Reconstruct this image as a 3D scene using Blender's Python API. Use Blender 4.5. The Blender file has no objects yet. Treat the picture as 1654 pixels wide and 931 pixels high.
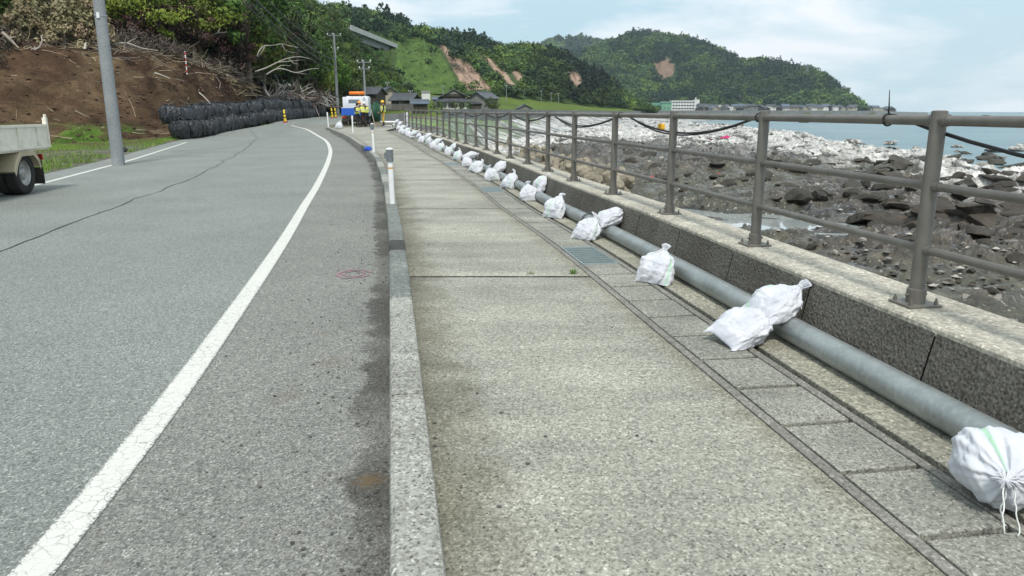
import bpy, bmesh, math, random
import numpy as np
from mathutils import Vector, Matrix
# ---------------------------------------------------------------- camera, light, sky
S = bpy.context.scene
COL = S.collection
EYE = 1.5
FPX, CX, CY = 1195.0, 827.0, 465.5            # focal length and centre, in pixels of the photograph
PITCH = math.atan((CY - 181.0) / FPX)
cd = bpy.data.cameras.new('camera'); cam = bpy.data.objects.new('camera', cd); COL.objects.link(cam)
cd.sensor_width = 36.0; cd.lens = 36.0 * FPX / 1654.0
cd.clip_start = 0.05; cd.clip_end = 60000
cam.location = (0, 0, EYE); cam.rotation_euler = (math.pi/2 - PITCH, 0, 0)
S.camera = cam
S.view_settings.view_transform = 'Standard'; S.view_settings.look = 'None'
S.view_settings.gamma = 1.0; S.view_settings.use_curve_mapping = False
S.view_settings.exposure = 0.42
S.render.engine = 'CYCLES'; S.cycles.use_denoising = True; S.cycles.denoising_prefilter = 'ACCURATE'
S.cycles.max_bounces = 6; S.cycles.volume_bounces = 0; S.cycles.diffuse_bounces = 3; S.cycles.glossy_bounces = 3; S.cycles.transparent_max_bounces = 6
SUN_EL, SUN_AZ = math.radians(56), math.radians(176)   # azimuth measured from +Y towards +X: behind, left
sd = bpy.data.lights.new('sun', 'SUN'); sd.energy = 2.4; sd.angle = math.radians(10); sd.color = (1, .96, .9)
sun = bpy.data.objects.new('sun', sd); COL.objects.link(sun)
_d = Vector((math.sin(SUN_AZ)*math.cos(SUN_EL), math.cos(SUN_AZ)*math.cos(SUN_EL), math.sin(SUN_EL)))
sun.rotation_euler = _d.to_track_quat('Z', 'Y').to_euler(); sun.location = _d * 50
W = bpy.data.worlds.new('World'); S.world = W; W.use_nodes = True
nt = W.node_tree; nt.nodes.clear()
def wn(t, **k):
    n = nt.nodes.new(t)
    for a, b in k.items(): setattr(n, a, b)
    return n
out = wn('ShaderNodeOutputWorld'); bg = wn('ShaderNodeBackground'); bg.inputs['Strength'].default_value = 0.088
sky = wn('ShaderNodeTexSky', sky_type='NISHITA', sun_disc=False, sun_elevation=SUN_EL, sun_rotation=SUN_AZ, altitude=0, air_density=1.0, dust_density=1.5, ozone_density=1.0)
tc = wn('ShaderNodeTexCoord'); mp = wn('ShaderNodeMapping'); mp.inputs['Scale'].default_value = (1, 1, 3.2)
mp.inputs['Location'].default_value = (3.15, .4, .2)
n1 = wn('ShaderNodeTexNoise'); n1.inputs['Scale'].default_value = 4.2; n1.inputs['Detail'].default_value = 8; n1.inputs['Roughness'].default_value = .55; n1.inputs['Distortion'].default_value = .3
n2 = wn('ShaderNodeTexNoise'); n2.inputs['Scale'].default_value = 1.7; n2.inputs['Detail'].default_value = 5
r1 = wn('ShaderNodeValToRGB'); r1.color_ramp.elements[0].position = .42; r1.color_ramp.elements[1].position = .60
r2 = wn('ShaderNodeValToRGB'); r2.color_ramp.elements[0].position = .35; r2.color_ramp.elements[1].position = .65
base = wn('ShaderNodeMixRGB'); base.inputs[0].default_value = .88       # high thin overcast over the blue
veil = wn('ShaderNodeMixRGB'); veil.inputs[1].default_value = (5.1, 7.1, 8.2, 1); veil.inputs[2].default_value = (6.2, 8.0, 8.8, 1)
cl = wn('ShaderNodeMixRGB'); cl.inputs[2].default_value = (9.3, 9.6, 10.0, 1)
L = nt.links.new
L(tc.outputs['Generated'], mp.inputs['Vector']); L(mp.outputs[0], n1.inputs['Vector']); L(mp.outputs[0], n2.inputs['Vector'])
L(n1.outputs['Fac'], r1.inputs[0]); L(n2.outputs['Fac'], r2.inputs[0])
L(r2.outputs[0], veil.inputs[0]); L(sky.outputs[0], base.inputs[1]); L(veil.outputs[0], base.inputs[2])
L(base.outputs[0], cl.inputs[1]); L(r1.outputs[0], cl.inputs[0]); L(cl.outputs[0], bg.inputs['Color']); L(bg.outputs[0], out.inputs['Surface'])
# ---------------------------------------------------------------- helpers
rnd = random.Random(7); RS = np.random.RandomState(11)
def ray(x, y):
    u = (x-CX)/FPX; v = (CY-y)/FPX
    return np.array([u, math.cos(PITCH)+v*math.sin(PITCH), -math.sin(PITCH)+v*math.cos(PITCH)])
def at(x, y, z=0.0):
    "point of the photograph on the level z"
    r = ray(x, y); t = (z-EYE)/r[2]; return np.array([r[0]*t, r[1]*t, z])
def atd(x, y, d):
    "point of the photograph at the forward distance d"
    r = ray(x, y); t = d/r[1]; return np.array([r[0]*t, d, EYE+r[2]*t])
# gentle lie of the land near the road (thin-plate spline through surveyed points)
_gp = [(-60,-10,0),(-30,-10,0),(-10,-10,0),(0,-10,0),(10,-10,0),(-60,10,0),(-30,10,0),(-10,8,0),(-3,8,0),(2,5,0),(10,8,0),(-1,14,0),(-4,14,0),(-10,16,0),
 (-3,20,0.01),(-1,22,0),(4,20,0),(-5,28,.07),(-2,28,.04),(4,30,.04),(-7.5,36,.16),(-3.7,34,.15),(-10,45,.30),(-5.5,43,.32),(-12,52,.46),(-7,52,.46),(-2,52,.46),(-15,60,.62),(-7,62,.65),
 (-12,25,0),(-19,44,.0),(-16.5,47,.12),(-20,57,.3),(-19,64,.7),(-24,100,1.0),(-12,75,.8),(-12,100,1.0),(-2,100,1.0),(-45,45,0),(-45,90,.8),(-26,50,.1),(20,60,.4),(10,100,1)]
_gp = np.array(_gp, float)
def _phi(r2): return np.where(r2 > 1e-9, .5*r2*np.log(np.maximum(r2, 1e-9)), 0)
def _fitg():
    P = _gp[:, :2]/30; n = len(P)
    K = _phi(((P[:, None]-P[None])**2).sum(-1)) + np.eye(n)*1e-3
    Q = np.c_[np.ones(n), P]; A = np.block([[K, Q], [Q.T, np.zeros((3, 3))]])
    return np.linalg.solve(A, np.r_[_gp[:, 2], 0, 0, 0])
_gw = _fitg()
def G(x, y):
    x = np.clip(np.asarray(x, float), -60, 20); y = np.clip(np.asarray(y, float), -10, 100)
    q = np.stack([x, y], -1)/30; P = _gp[:, :2]/30
    K = _phi(((q[..., None, :]-P)**2).sum(-1))
    n = len(P); return K@_gw[:n] + _gw[n] + q@_gw[n+1:]
def onG(x, y, off=0.0):
    z = 0.0
    for _ in range(25):
        p = at(x, y, z+off); zn = float(G(p[0], p[1])); z = .5*z+.5*zn
    return np.array([p[0], p[1], z+off])
def roadz(x, y):                                 # the carriageway lies a kerb below the pavement, level with it at the far end
    t = np.clip((np.asarray(y, float)-42)/10, 0, 1)
    return G(x, y) - .12*(1-t*t*(3-2*t))
def onroad(x, y, off=0.0):
    z = -.1
    for _ in range(25):
        p = at(x, y, z+off); z = .5*z+.5*float(roadz(p[0], p[1]))
    return np.array([p[0], p[1], z+off])
# --- noise
_perm = RS.permutation(65536)
def _h(ix, iy): return _perm[(ix*7919 + _perm[(iy*104729) & 65535]) & 65535]/65535.0
def vnoise(x, y):
    x = np.asarray(x, float); y = np.asarray(y, float)
    ix = np.floor(x).astype(np.int64); iy = np.floor(y).astype(np.int64); fx = x-ix; fy = y-iy
    fx = fx*fx*fx*(fx*(fx*6-15)+10); fy = fy*fy*fy*(fy*(fy*6-15)+10)
    a = _h(ix, iy); b = _h(ix+1, iy); c = _h(ix, iy+1); d = _h(ix+1, iy+1)
    return (a*(1-fx)+b*fx)*(1-fy) + (c*(1-fx)+d*fx)*fy
def fbm(x, y, o=5, g=.5):
    s = 0; a = 1; t = 0
    for i in range(o):
        s = s + a*vnoise(x*2**i+i*17.3, y*2**i-i*9.1); t += a; a *= g
    return s/t
def ridged(x, y, o=5, g=.5):
    s = 0; a = 1; t = 0
    for i in range(o):
        s = s + a*(1-np.abs(2*vnoise(x*2**i+i*31.7, y*2**i+i*3.3)-1)); t += a; a *= g
    return s/t
def sstep(a, b, x):
    t = np.clip((x-a)/(b-a), 0, 1); return t*t*(3-2*t)
# --- objects
def tag(o, label=None, cat=None, group=None, kind=None):
    if label: o['label'] = label
    if cat: o['category'] = cat
    if group: o['group'] = group
    if kind: o['kind'] = kind
    return o
def empty(name, loc, rz=0.0, label=None, cat=None, group=None):
    o = bpy.data.objects.new(name, None); COL.objects.link(o); o.location = [float(v) for v in loc]; o.rotation_euler = (0, 0, rz)
    o.empty_display_size = .2
    return tag(o, label, cat, group)
def copy_tree(o, parent=None):
    c = o.copy(); COL.objects.link(c); c.parent = parent
    for ch in list(o.children): copy_tree(ch, c)
    return c
class MB:
    def __init__(s): s.v = []; s.f = []; s.m = []; s.n = 0
    def add(s, v, f, m=0):
        v = np.asarray(v, float).reshape(-1, 3); s.v.append(v)
        k = s.n; s.f += [tuple(int(i)+k for i in q) for q in f]
        s.m += [m]*len(f) if np.isscalar(m) else list(m)
        s.n += len(v); return s
    def box(s, c, d, rz=0.0, m=0, rx=0.0, ry=0.0, taper=1.0):
        x, y, z = np.array(d)/2
        v = np.array([(-x,-y,-z),(x,-y,-z),(x,y,-z),(-x,y,-z),(-x*taper,-y*taper,z),(x*taper,-y*taper,z),(x*taper,y*taper,z),(-x*taper,y*taper,z)])
        R = np.array(Matrix.Rotation(rz, 3, 'Z') @ Matrix.Rotation(ry, 3, 'Y') @ Matrix.Rotation(rx, 3, 'X'))
        return s.add(v@R.T + np.array(c, float), [(0,3,2,1),(4,5,6,7),(0,1,5,4),(1,2,6,5),(2,3,7,6),(3,0,4,7)], m)
    def bbox(s, c, d, rz=0.0, m=0, b=.02):
        "box with chamfered edges"
        x, y, z = np.array(d)/2; b = min(b, .45*min(d))
        bm = bmesh.new(); bmesh.ops.create_cube(bm, size=1)
        for q in bm.verts: q.co = (q.co.x*2*x, q.co.y*2*y, q.co.z*2*z)
        bmesh.ops.bevel(bm, geom=list(bm.edges), offset=b, segments=2, affect='EDGES', profile=.6)
        bm.verts.index_update(); R = np.array(Matrix.Rotation(rz, 3, 'Z'))
        v = np.array([q.co[:] for q in bm.verts])@R.T + np.array(c, float); f = [[q.index for q in p.verts] for p in bm.faces]; bm.free()
        return s.add(v, f, m)
    def tube(s, pts, r, n=8, m=0, cap=True):
        P = np.asarray(pts, float); k = len(P); r = np.broadcast_to(np.asarray(r, float), (k,))
        T = np.gradient(P, axis=0); T /= np.linalg.norm(T, axis=1)[:, None]+1e-12
        up = np.array([0, 0, 1.0]) if abs(T[0][2]) < .9 else np.array([1.0, 0, 0])
        V = []; a = np.arange(n)*2*math.pi/n
        u = np.cross(T[0], up); u /= np.linalg.norm(u)
        for i in range(k):
            u = u - T[i]*(u@T[i]); u /= np.linalg.norm(u)+1e-12; w = np.cross(T[i], u)
            V.append(P[i] + r[i]*(np.cos(a)[:, None]*u + np.sin(a)[:, None]*w))
        f = [(i*n+j, i*n+(j+1)%n, (i+1)*n+(j+1)%n, (i+1)*n+j) for i in range(k-1) for j in range(n)]
        if cap: f += [tuple(range(n-1, -1, -1)), tuple((k-1)*n+j for j in range(n))]
        return s.add(np.concatenate(V), f, m)
    def cyl(s, a, b, r, r2=None, n=16, m=0): return s.tube([a, b], [r, r if r2 is None else r2], n, m)
    def grid(s, V, m=0, flip=False):
        V = np.asarray(V, float); a, b = V.shape[:2]
        I = np.arange(a*b).reshape(a, b)
        q = np.stack([I[:-1, :-1], I[1:, :-1], I[1:, 1:], I[:-1, 1:]], -1).reshape(-1, 4)
        if flip: q = q[:, ::-1]
        return s.add(V.reshape(-1, 3), q.tolist(), m)
    def build(s, name, mats, parent=None, smooth=False, origin=None, angle=None):
        v = np.concatenate(s.v)
        if parent is None:
            if origin is None:
                lo, hi = v.min(0), v.max(0); origin = np.array([(lo[0]+hi[0])/2, (lo[1]+hi[1])/2, lo[2]])
            v = v-np.asarray(origin, float)
        elif origin is not None: v = v-np.asarray(origin, float)
        me = bpy.data.meshes.new(name); me.from_pydata(v.tolist(), [], s.f); me.update()
        for mt in (mats if isinstance(mats, (list, tuple)) else [mats]): me.materials.append(mt)
        if any(s.m): me.polygons.foreach_set('material_index', s.m)
        if smooth: me.polygons.foreach_set('use_smooth', [True]*len(me.polygons))
        if angle: me.set_sharp_from_angle(angle=angle)
        o = bpy.data.objects.new(name, me); COL.objects.link(o)
        if parent is not None: o.parent = parent
        else: o.location = [float(q) for q in origin]
        return o
def fastmesh(name, V, F, mats, cols=None, parent=None, smooth=False):
    "large mesh from numpy arrays; V (n,3), F (k,4); cols (n,3) is the surface's own colour per vertex"
    me = bpy.data.meshes.new(name); k, c = F.shape
    me.vertices.add(len(V)); me.vertices.foreach_set('co', np.ascontiguousarray(V, np.float32).ravel())
    me.loops.add(k*c); me.loops.foreach_set('vertex_index', np.ascontiguousarray(F, np.int32).ravel())
    me.polygons.add(k); me.polygons.foreach_set('loop_start', np.arange(0, k*c, c, dtype=np.int32)); me.polygons.foreach_set('loop_total', np.full(k, c, np.int32))
    if cols is not None:
        ca = me.attributes.new('tint', 'FLOAT_COLOR', 'POINT')
        ca.data.foreach_set('color', np.c_[cols, np.ones(len(cols))].astype(np.float32).ravel())
    for mt in (mats if isinstance(mats, (list, tuple)) else [mats]): me.materials.append(mt)
    me.update(calc_edges=True)
    if smooth: me.polygons.foreach_set('use_smooth', [True]*k)
    o = bpy.data.objects.new(name, me); COL.objects.link(o)
    if parent is not None: o.parent = parent
    return o
def gridF(a, b):
    I = np.arange(a*b).reshape(a, b)
    return np.stack([I[:-1, :-1], I[:-1, 1:], I[1:, 1:], I[1:, :-1]], -1).reshape(-1, 4)
class Curve:
    "plan curve with arc length; pt(s, off): off to the right of the way it runs"
    def __init__(s, pts, n=600):
        P = np.asarray(pts, float)[:, :2]
        s.P = P; d = np.r_[0, np.cumsum(np.linalg.norm(np.diff(P, axis=0), axis=1))]; s.d = d; s.L = d[-1]
        T = np.gradient(P, d, axis=0); T /= np.linalg.norm(T, axis=1)[:, None]; s.T = T
    def pt(s, t, off=0.0):
        t = np.asarray(t, float); x = np.interp(t, s.d, s.P[:, 0]); y = np.interp(t, s.d, s.P[:, 1])
        tx = np.interp(t, s.d, s.T[:, 0]); ty = np.interp(t, s.d, s.T[:, 1])
        return np.stack([x+ty*off, y-tx*off], -1)
    def ang(s, t): return math.atan2(np.interp(t, s.d, s.T[:, 1]), np.interp(t, s.d, s.T[:, 0]))
    def s_at_y(s, y): return float(np.interp(y, s.P[:, 1], s.d))
def smooth_curve(pts, n=400, it=40):
    "Catmull-Rom through pts then light smoothing"
    P = np.asarray(pts, float); k = len(P); o = []
    for i in range(k-1):
        p0 = P[max(i-1, 0)]; p1 = P[i]; p2 = P[i+1]; p3 = P[min(i+2, k-1)]
        for t in np.linspace(0, 1, 12, endpoint=False):
            o.append(.5*((2*p1)+(-p0+p2)*t+(2*p0-5*p1+4*p2-p3)*t*t+(-p0+3*p1-3*p2+p3)*t**3))
    o.append(P[-1]); o = np.array(o)
    d = np.r_[0, np.cumsum(np.linalg.norm(np.diff(o, axis=0), axis=1))]; s = np.linspace(0, d[-1], n)
    o = np.stack([np.interp(s, d, o[:, j]) for j in range(o.shape[1])], -1)
    for _ in range(it): o[1:-1] = .25*o[:-2]+.5*o[1:-1]+.25*o[2:]
    return o
# --- materials
class NM:
    def __init__(s, name):
        s.mat = bpy.data.materials.new(name); s.mat.use_nodes = True; s.t = s.mat.node_tree; s.b = s.t.nodes['Principled BSDF']; s.tc = s.n('ShaderNodeTexCoord')
        s.geo = s.n('ShaderNodeNewGeometry')
    def n(s, t, **k):
        q = s.t.nodes.new(t)
        for a, b in k.items(): setattr(q, a, b)
        return q
    def l(s, a, b): s.t.links.new(a, b)
    def set(s, sock, v):
        if hasattr(v, 'is_output'): s.l(v, sock)
        elif isinstance(v, (tuple, list)) and len(v) == 3 and sock.type == 'RGBA': sock.default_value = (*v, 1)
        else: sock.default_value = v
    def obj(s): return s.tc.outputs['Object']
    def pos(s): return s.geo.outputs['Position']
    def noise(s, scale, detail=4, rough=.55, vec=None, dist=0.0, col=False):
        q = s.n('ShaderNodeTexNoise'); q.inputs['Scale'].default_value = scale; q.inputs['Detail'].default_value = detail; q.inputs['Roughness'].default_value = rough; q.inputs['Distortion'].default_value = dist
        s.l(vec if vec is not None else s.obj(), q.inputs['Vector']); return q.outputs['Color' if col else 'Fac']
    def voro(s, scale, feat='F1', out='Color', vec=None, rand=1.0):
        q = s.n('ShaderNodeTexVoronoi', feature=feat); q.inputs['Scale'].default_value = scale; q.inputs['Randomness'].default_value = rand
        s.l(vec if vec is not None else s.obj(), q.inputs['Vector']); return q.outputs[out]
    def scale(s, v, sc):
        q = s.n('ShaderNodeMapping'); q.inputs['Scale'].default_value = sc; s.l(v, q.inputs['Vector']); return q.outputs[0]
    def ramp(s, f, stops, interp='LINEAR'):
        q = s.n('ShaderNodeValToRGB'); e = q.color_ramp.elements; q.color_ramp.interpolation = interp
        while len(e) < len(stops): e.new(.5)
        for i, (p, c) in enumerate(stops):
            e[i].position = p; e[i].color = (*c, 1) if isinstance(c, (tuple, list)) else (c, c, c, 1)
        s.set(q.inputs[0], f); return q.outputs[0]
    def mix(s, f, a, b, mode='MIX'):
        q = s.n('ShaderNodeMixRGB', blend_type=mode); s.set(q.inputs[0], f); s.set(q.inputs[1], a); s.set(q.inputs[2], b); return q.outputs[0]
    def math(s, op, a, b=0.0, clamp=False):
        q = s.n('ShaderNodeMath', operation=op, use_clamp=clamp); s.set(q.inputs[0], a); s.set(q.inputs[1], b); return q.outputs[0]
    def attr(s, name, o='Color'):
        q = s.n('ShaderNodeAttribute'); q.attribute_name = name; return q.outputs[o]
    def rand(s): return s.n('ShaderNodeObjectInfo').outputs['Random']
    def sep(s, v):
        q = s.n('ShaderNodeSeparateXYZ'); s.l(v, q.inputs[0]); return q.outputs
    def bump(s, h, st=.3, d=.01):
        q = s.n('ShaderNodeBump'); q.inputs['Strength'].default_value = st; q.inputs['Distance'].default_value = d; s.l(h, q.inputs['Height']); s.l(q.outputs[0], s.b.inputs['Normal']); return q
    def fin(s, col, rough=.8, metal=0.0, spec=.3):
        s.set(s.b.inputs['Base Color'], col); s.set(s.b.inputs['Roughness'], rough); s.set(s.b.inputs['Metallic'], metal); s.b.inputs['Specular IOR Level'].default_value = spec
        return s.mat
MT = {}
def pm(name, c1, c2=None, scale=4.0, rough=.7, metal=0.0, spec=.3, bump=None, speck=None, vary=0.0, lo=.3, hi=.7):
    "weathered plain surface: two tones in a noise, optional fine specks and bump"
    if name in MT: return MT[name]
    s = NM(name); c2 = c2 or tuple(v*.7 for v in c1)
    col = s.mix(s.ramp(s.noise(scale, 6), [(lo, 0.0), (hi, 1.0)]), c2, c1)
    if speck: col = s.mix(s.math('MULTIPLY', s.ramp(s.noise(speck[0], 3), [(.45, 0.0), (.7, 1.0)]), speck[1]), col, speck[2])
    if vary:
        hs = s.n('ShaderNodeHueSaturation'); s.set(hs.inputs['Value'], s.math('ADD', s.math('MULTIPLY', s.rand(), 2*vary), 1-vary)); s.set(hs.inputs['Color'], col); col = hs.outputs[0]
    if bump: s.bump(s.noise(bump[0], 5), bump[1], bump[2] if len(bump) > 2 else .01)
    MT[name] = s.fin(col, rough, metal, spec); return MT[name]
# ---------------------------------------------------------------- surfaces
def m_asphalt():
    s = NM('asphalt'); p = s.pos(); t = s.attr('tint'); r, g, b = s.sep(t)
    chips = s.ramp(s.voro(130, vec=p), [(0, .075), (.45, .19), (.8, .265), (1, .52)])
    big = s.ramp(s.noise(.55, 5, vec=p), [(.3, .9), (.7, 1.1)])
    fine = s.ramp(s.noise(48, 4, .7, vec=p), [(.3, .68), (.7, 1.28)])
    tone = s.mix(1, s.mix(1, chips, big, 'MULTIPLY'), fine, 'MULTIPLY')
    main = s.mix(1, tone, (1.03, 1.11, 1.02), 'MULTIPLY')
    # the strip outside the white line is browner and gritty
    grit = s.ramp(s.noise(14, 6, .7, vec=p), [(.42, 0.0), (.62, 1.0)])
    sh = s.mix(grit, s.mix(1, tone, (.97, .985, .90), 'MULTIPLY'), s.mix(1, tone, (1.09, 1.085, .97), 'MULTIPLY'))
    out_ = s.ramp(s.math('ADD', g, s.math('MULTIPLY', s.math('SUBTRACT', s.noise(3, 4, vec=p), .5), .03)), [(.49, 0.0), (.515, 1.0)])
    col = s.mix(out_, main, sh)
    # wet grime along the kerb with a ragged edge
    rag = s.math('ADD', r, s.math('MULTIPLY', s.math('SUBTRACT', s.noise(3.2, 7, .68, vec=p), .5), .105))
    st = s.math('MULTIPLY', s.ramp(rag, [(.022, 1.0), (.034, .9), (.040, 0.0)]), s.ramp(s.noise(.9, 3, vec=p), [(.38, .45), (.55, 1.0)]))
    col = s.mix(st, col, s.mix(1, tone, (.45, .44, .39), 'MULTIPLY'))
    pock = s.ramp(s.noise(22, 3, .6, vec=p), [(.66, 0.0), (.72, .8)])
    col = s.mix(s.math('MULTIPLY', pock, out_), col, (.05, .048, .042))
    # soil spilt on the shoulder
    for (px, py, rad, q) in ((597, 776, .10, .9), (465, 640, .14, .35), (535, 585, .18, .3), (520, 540, .10, .3)):
        c = onroad(px, py)
        v = s.n('ShaderNodeVectorMath', operation='DISTANCE'); s.l(p, v.inputs[0]); v.inputs[1].default_value = tuple(c)
        dd = s.math('ADD', s.math('DIVIDE', v.outputs['Value'], rad), s.math('MULTIPLY', s.math('SUBTRACT', s.noise(34, 7, .78, vec=p), .5), 4.2))
        col = s.mix(s.math('MULTIPLY', s.ramp(dd, [(.1, q), (.8, 0.0)]), 1.0), col, (.13, .088, .045))
    s.bump(s.voro(130, out='Distance', vec=p), .5, .006)
    return s.fin(col, .85, 0, .25)
def m_paint(cracked=True):
    s = NM('road_paint'); p = s.pos()
    w = s.noise(9, 5, .7, vec=p, col=True)
    wv = s.n('ShaderNodeVectorMath', operation='MULTIPLY_ADD'); s.l(w, wv.inputs[0]); wv.inputs[1].default_value = (.05, .05, .05); s.l(p, wv.inputs[2])
    cr = s.ramp(s.voro(15, 'DISTANCE_TO_EDGE', 'Distance', wv.outputs[0]), [(.006, 1.0), (.035, 0.0)])
    cr = s.math('MULTIPLY', cr, s.ramp(s.noise(2.3, 4, vec=p), [(.35, .2), (.6, .8)]))
    worn = s.ramp(s.noise(55, 4, .75, vec=p), [(.60, 0.0), (.68, 1.0)])
    edge = s.ramp(s.math('ADD', s.sep(s.attr('tint'))[0], s.math('MULTIPLY', s.math('SUBTRACT', s.noise(60, 4, .7, vec=p), .5), 1.1)), [(.05, 1.0), (.16, 0.0)])
    k = s.math('MAXIMUM', s.math('MAXIMUM', cr, s.math('MULTIPLY', worn, .75)), edge)
    white = s.mix(s.noise(20, 5, vec=p), (.52, .52, .47), (.66, .66, .61))
    col = s.mix(s.math('MULTIPLY', k, .92), white, (.14, .145, .14))
    s.bump(k, -.4, .004)
    return s.fin(col, .7, 0, .3)
def m_pave(name, a, b, tint, big=.6, chip=75, lo=.5, grime=False):
    s = NM(name); p = s.pos()
    chips = s.ramp(s.voro(chip, vec=p), [(0, lo), (.35, .85), (.75, 1.1), (1, 1.8)])
    fine = s.ramp(s.noise(chip*.35, 5, .75, vec=p), [(.32, .62), (.68, 1.28)])
    col = s.mix(s.ramp(s.noise(big, 6, .6, vec=p), [(.35, 0.0), (.65, 1.0)]), a, b)
    streak = s.ramp(s.noise(1.0, 6, .65, vec=s.scale(p, (.5, 2.3, 1))), [(.35, .80), (.62, 1.06)])
    col = s.mix(1, s.mix(1, s.mix(1, col, chips, 'MULTIPLY'), fine, 'MULTIPLY'), streak, 'MULTIPLY')
    if grime:
        r, g, b_ = s.sep(s.attr('tint'))
        k = s.ramp(s.math('ADD', r, s.math('MULTIPLY', s.math('SUBTRACT', s.noise(3, 6, .65, vec=p), .5), .16)), [(.0, .75), (.03, .5), (.075, 0.0)])
        col = s.mix(k, col, s.mix(1, col, (.42, .40, .33), 'MULTIPLY'))
        k2 = s.ramp(s.math('ADD', g, s.math('MULTIPLY', s.math('SUBTRACT', s.noise(5, 5, .65, vec=p), .5), .08)), [(.0, .5), (.03, .0)])
        col = s.mix(k2, col, s.mix(1, col, (.6, .56, .45), 'MULTIPLY'))
        spot = s.ramp(s.noise(11, 2, .5, vec=p), [(.74, 0.0), (.77, .75)])
        col = s.mix(spot, col, (.055, .05, .042))
    s.bump(s.voro(chip, out='Distance', vec=p), .45, .005)
    return s.fin(col, .85, 0, .25)
ASPH = m_asphalt(); PAINT = m_paint()
PAVE = m_pave('pavement_concrete', (.285, .28, .236), (.392, .385, .322), None, .7, 105, .34, True)
CURB = m_pave('kerb_concrete', (.30, .30, .265), (.36, .36, .32), None, 1.5, 95, .22)
CURB2 = m_pave('kerb_concrete_grey', (.17, .185, .17), (.21, .225, .205), None, 1.5, 70, .5)
CURB3 = m_pave('kerb_mortar_dark', (.05, .055, .05), (.07, .07, .065), None, 2, 70, .5)
COVER = m_pave('cover_concrete', (.24, .24, .205), (.34, .335, .285), None, 1.3, 110, .3)
APRON = m_pave('apron_concrete', (.27, .26, .21), (.37, .355, .28), None, 1.1, 75, .4)
COPE = m_pave('coping_concrete', (.40, .375, .31), (.50, .47, .39), None, .9, 60, .72)
EDGE = m_pave('edging_concrete', (.20, .195, .17), (.25, .24, .21), None, 2, 90, .7)
JOINT = pm('joint_filler', (.035, .035, .03), (.02, .02, .017), 30, .95)
MOSS = pm('mossy_gap', (.045, .04, .02), (.02, .02, .016), 9, .95)
CRACK = pm('crack_sealant', (.03, .032, .03), (.06, .062, .06), 12, .8)
def m_splitface():
    s = NM('split_face_stone'); p = s.pos()
    v = s.voro(42, out='Distance', vec=p); n = s.noise(60, 6, .7, vec=p)
    col = s.mix(s.ramp(s.noise(1.6, 5, vec=p), [(.3, 0.0), (.7, 1.0)]), (.10, .094, .080), (.165, .157, .135))
    col = s.mix(1, col, s.ramp(n, [(.36, .4), (.64, 1.55)]), 'MULTIPLY')
    s.bump(s.mix(.5, v, n), 1.0, .03)
    return s.fin(col, .9, 0, .2)
SPLIT = m_splitface()
GALV = pm('galvanised_steel', (.36, .39, .385), (.24, .265, .26), 5, .42, .55, .5, speck=(35, .35, (.5, .52, .5)), bump=(3, .05))
RAILM = pm('taupe_rail_paint', (.17, .158, .138), (.12, .11, .095), 6, .5, .1, .4, speck=(14, .15, (.2, .19, .17)))
WHITEP = pm('white_plastic', (.78, .79, .79), (.66, .67, .67), 4, .45)
# ---------------------------------------------------------------- plan curves
def walltop(y): return np.interp(y, [0, 25, 33, 40, 48, 56], [.40, .42, .47, .52, .56, .58])
_pp = [(1480,493),(1221,397),(1081,345),(994,315),(932,295),(887,278),(852,265),(823,256),(798,247),(778,240),(763,236),(745,231),(730,226.5),(718,222.5),(706,219),(695,216.3),(687,214),(679,212),(671,210),(664,208.3),(655,206)]
_w = []
for x, y in _pp:
    z = .4
    for _ in range(20): p = at(x, y, z); z = .5*z+.5*float(walltop(p[1]))
    _w.append(p[:2])
_w = np.array(_w); d0 = _w[0]-_w[2]; d0 /= np.linalg.norm(d0)
_w = np.vstack([[_w[0]+d0*14, _w[0]+d0*9, _w[0]+d0*4.5], _w])
WC = Curve(smooth_curve(_w, 700, 260))
_kp = [(629,931),(629,700),(629,480),(627.5,380),(623.5,331),(617,290),(605,254),(598,246),(580,232),(560,219),(541,211),(527,205)]
_k = np.array([onG(x, y, .1)[:2] for x, y in _kp]); d0 = _k[0]-_k[1]; d0 /= np.linalg.norm(d0)
_k = np.vstack([_k[0]+d0*9, _k[0]+d0*4, _k])
KC = Curve(smooth_curve(_k, 500, 60))
KEND = KC.P[-1]
_lp = [(45,931+0),(249,685),(451,400),(493,330),(513,298),(531,258),(533,240),(523,225),(497,210),(470,202.5)]
_l = np.array([onroad(x, y, .004)[:2] for x, y in _lp]); d0 = _l[0]-_l[1]; d0 /= np.linalg.norm(d0)
_l = np.vstack([_l[0]+d0*9, _l[0]+d0*4, _l]); LC = Curve(smooth_curve(_l, 500, 60))
_m = np.array([onroad(x, y, .004)[:2] for x, y in [(65,297),(150,275),(230,253),(302,230)]])
_m = np.vstack([(-5.6,-8), (-7.0,0), (-8.75,8.5), _m]); MC = Curve(smooth_curve(_m, 300, 40))
def xs(curve, off):                              # x as a function of y along an offset of the curve
    P = curve.pt(curve.d, off)
    return lambda y: np.interp(y, P[:, 1], P[:, 0])
_mp = MC.pt(MC.d, -.9); LB = np.vstack([_mp[_mp[:, 1] < 39], [(-19.6, 45), (-20.2, 55), (-19.6, 62), (-22.3, 75), (-23.5, 95)]])
LB = smooth_curve(LB, 300, 20)
lbx = lambda y: np.interp(y, LB[:, 1], LB[:, 0])
_ke = np.vstack([KC.P, [KEND+(-.9, 6), KEND+(-1.2, 14), KEND+(-.5, 26), KEND+(1, 50)]])
KE = Curve(smooth_curve(_ke, 600, 10)); kx = xs(KE, 0.0); kxr = xs(KE, .178)
lx = xs(LC, 0)
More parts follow.
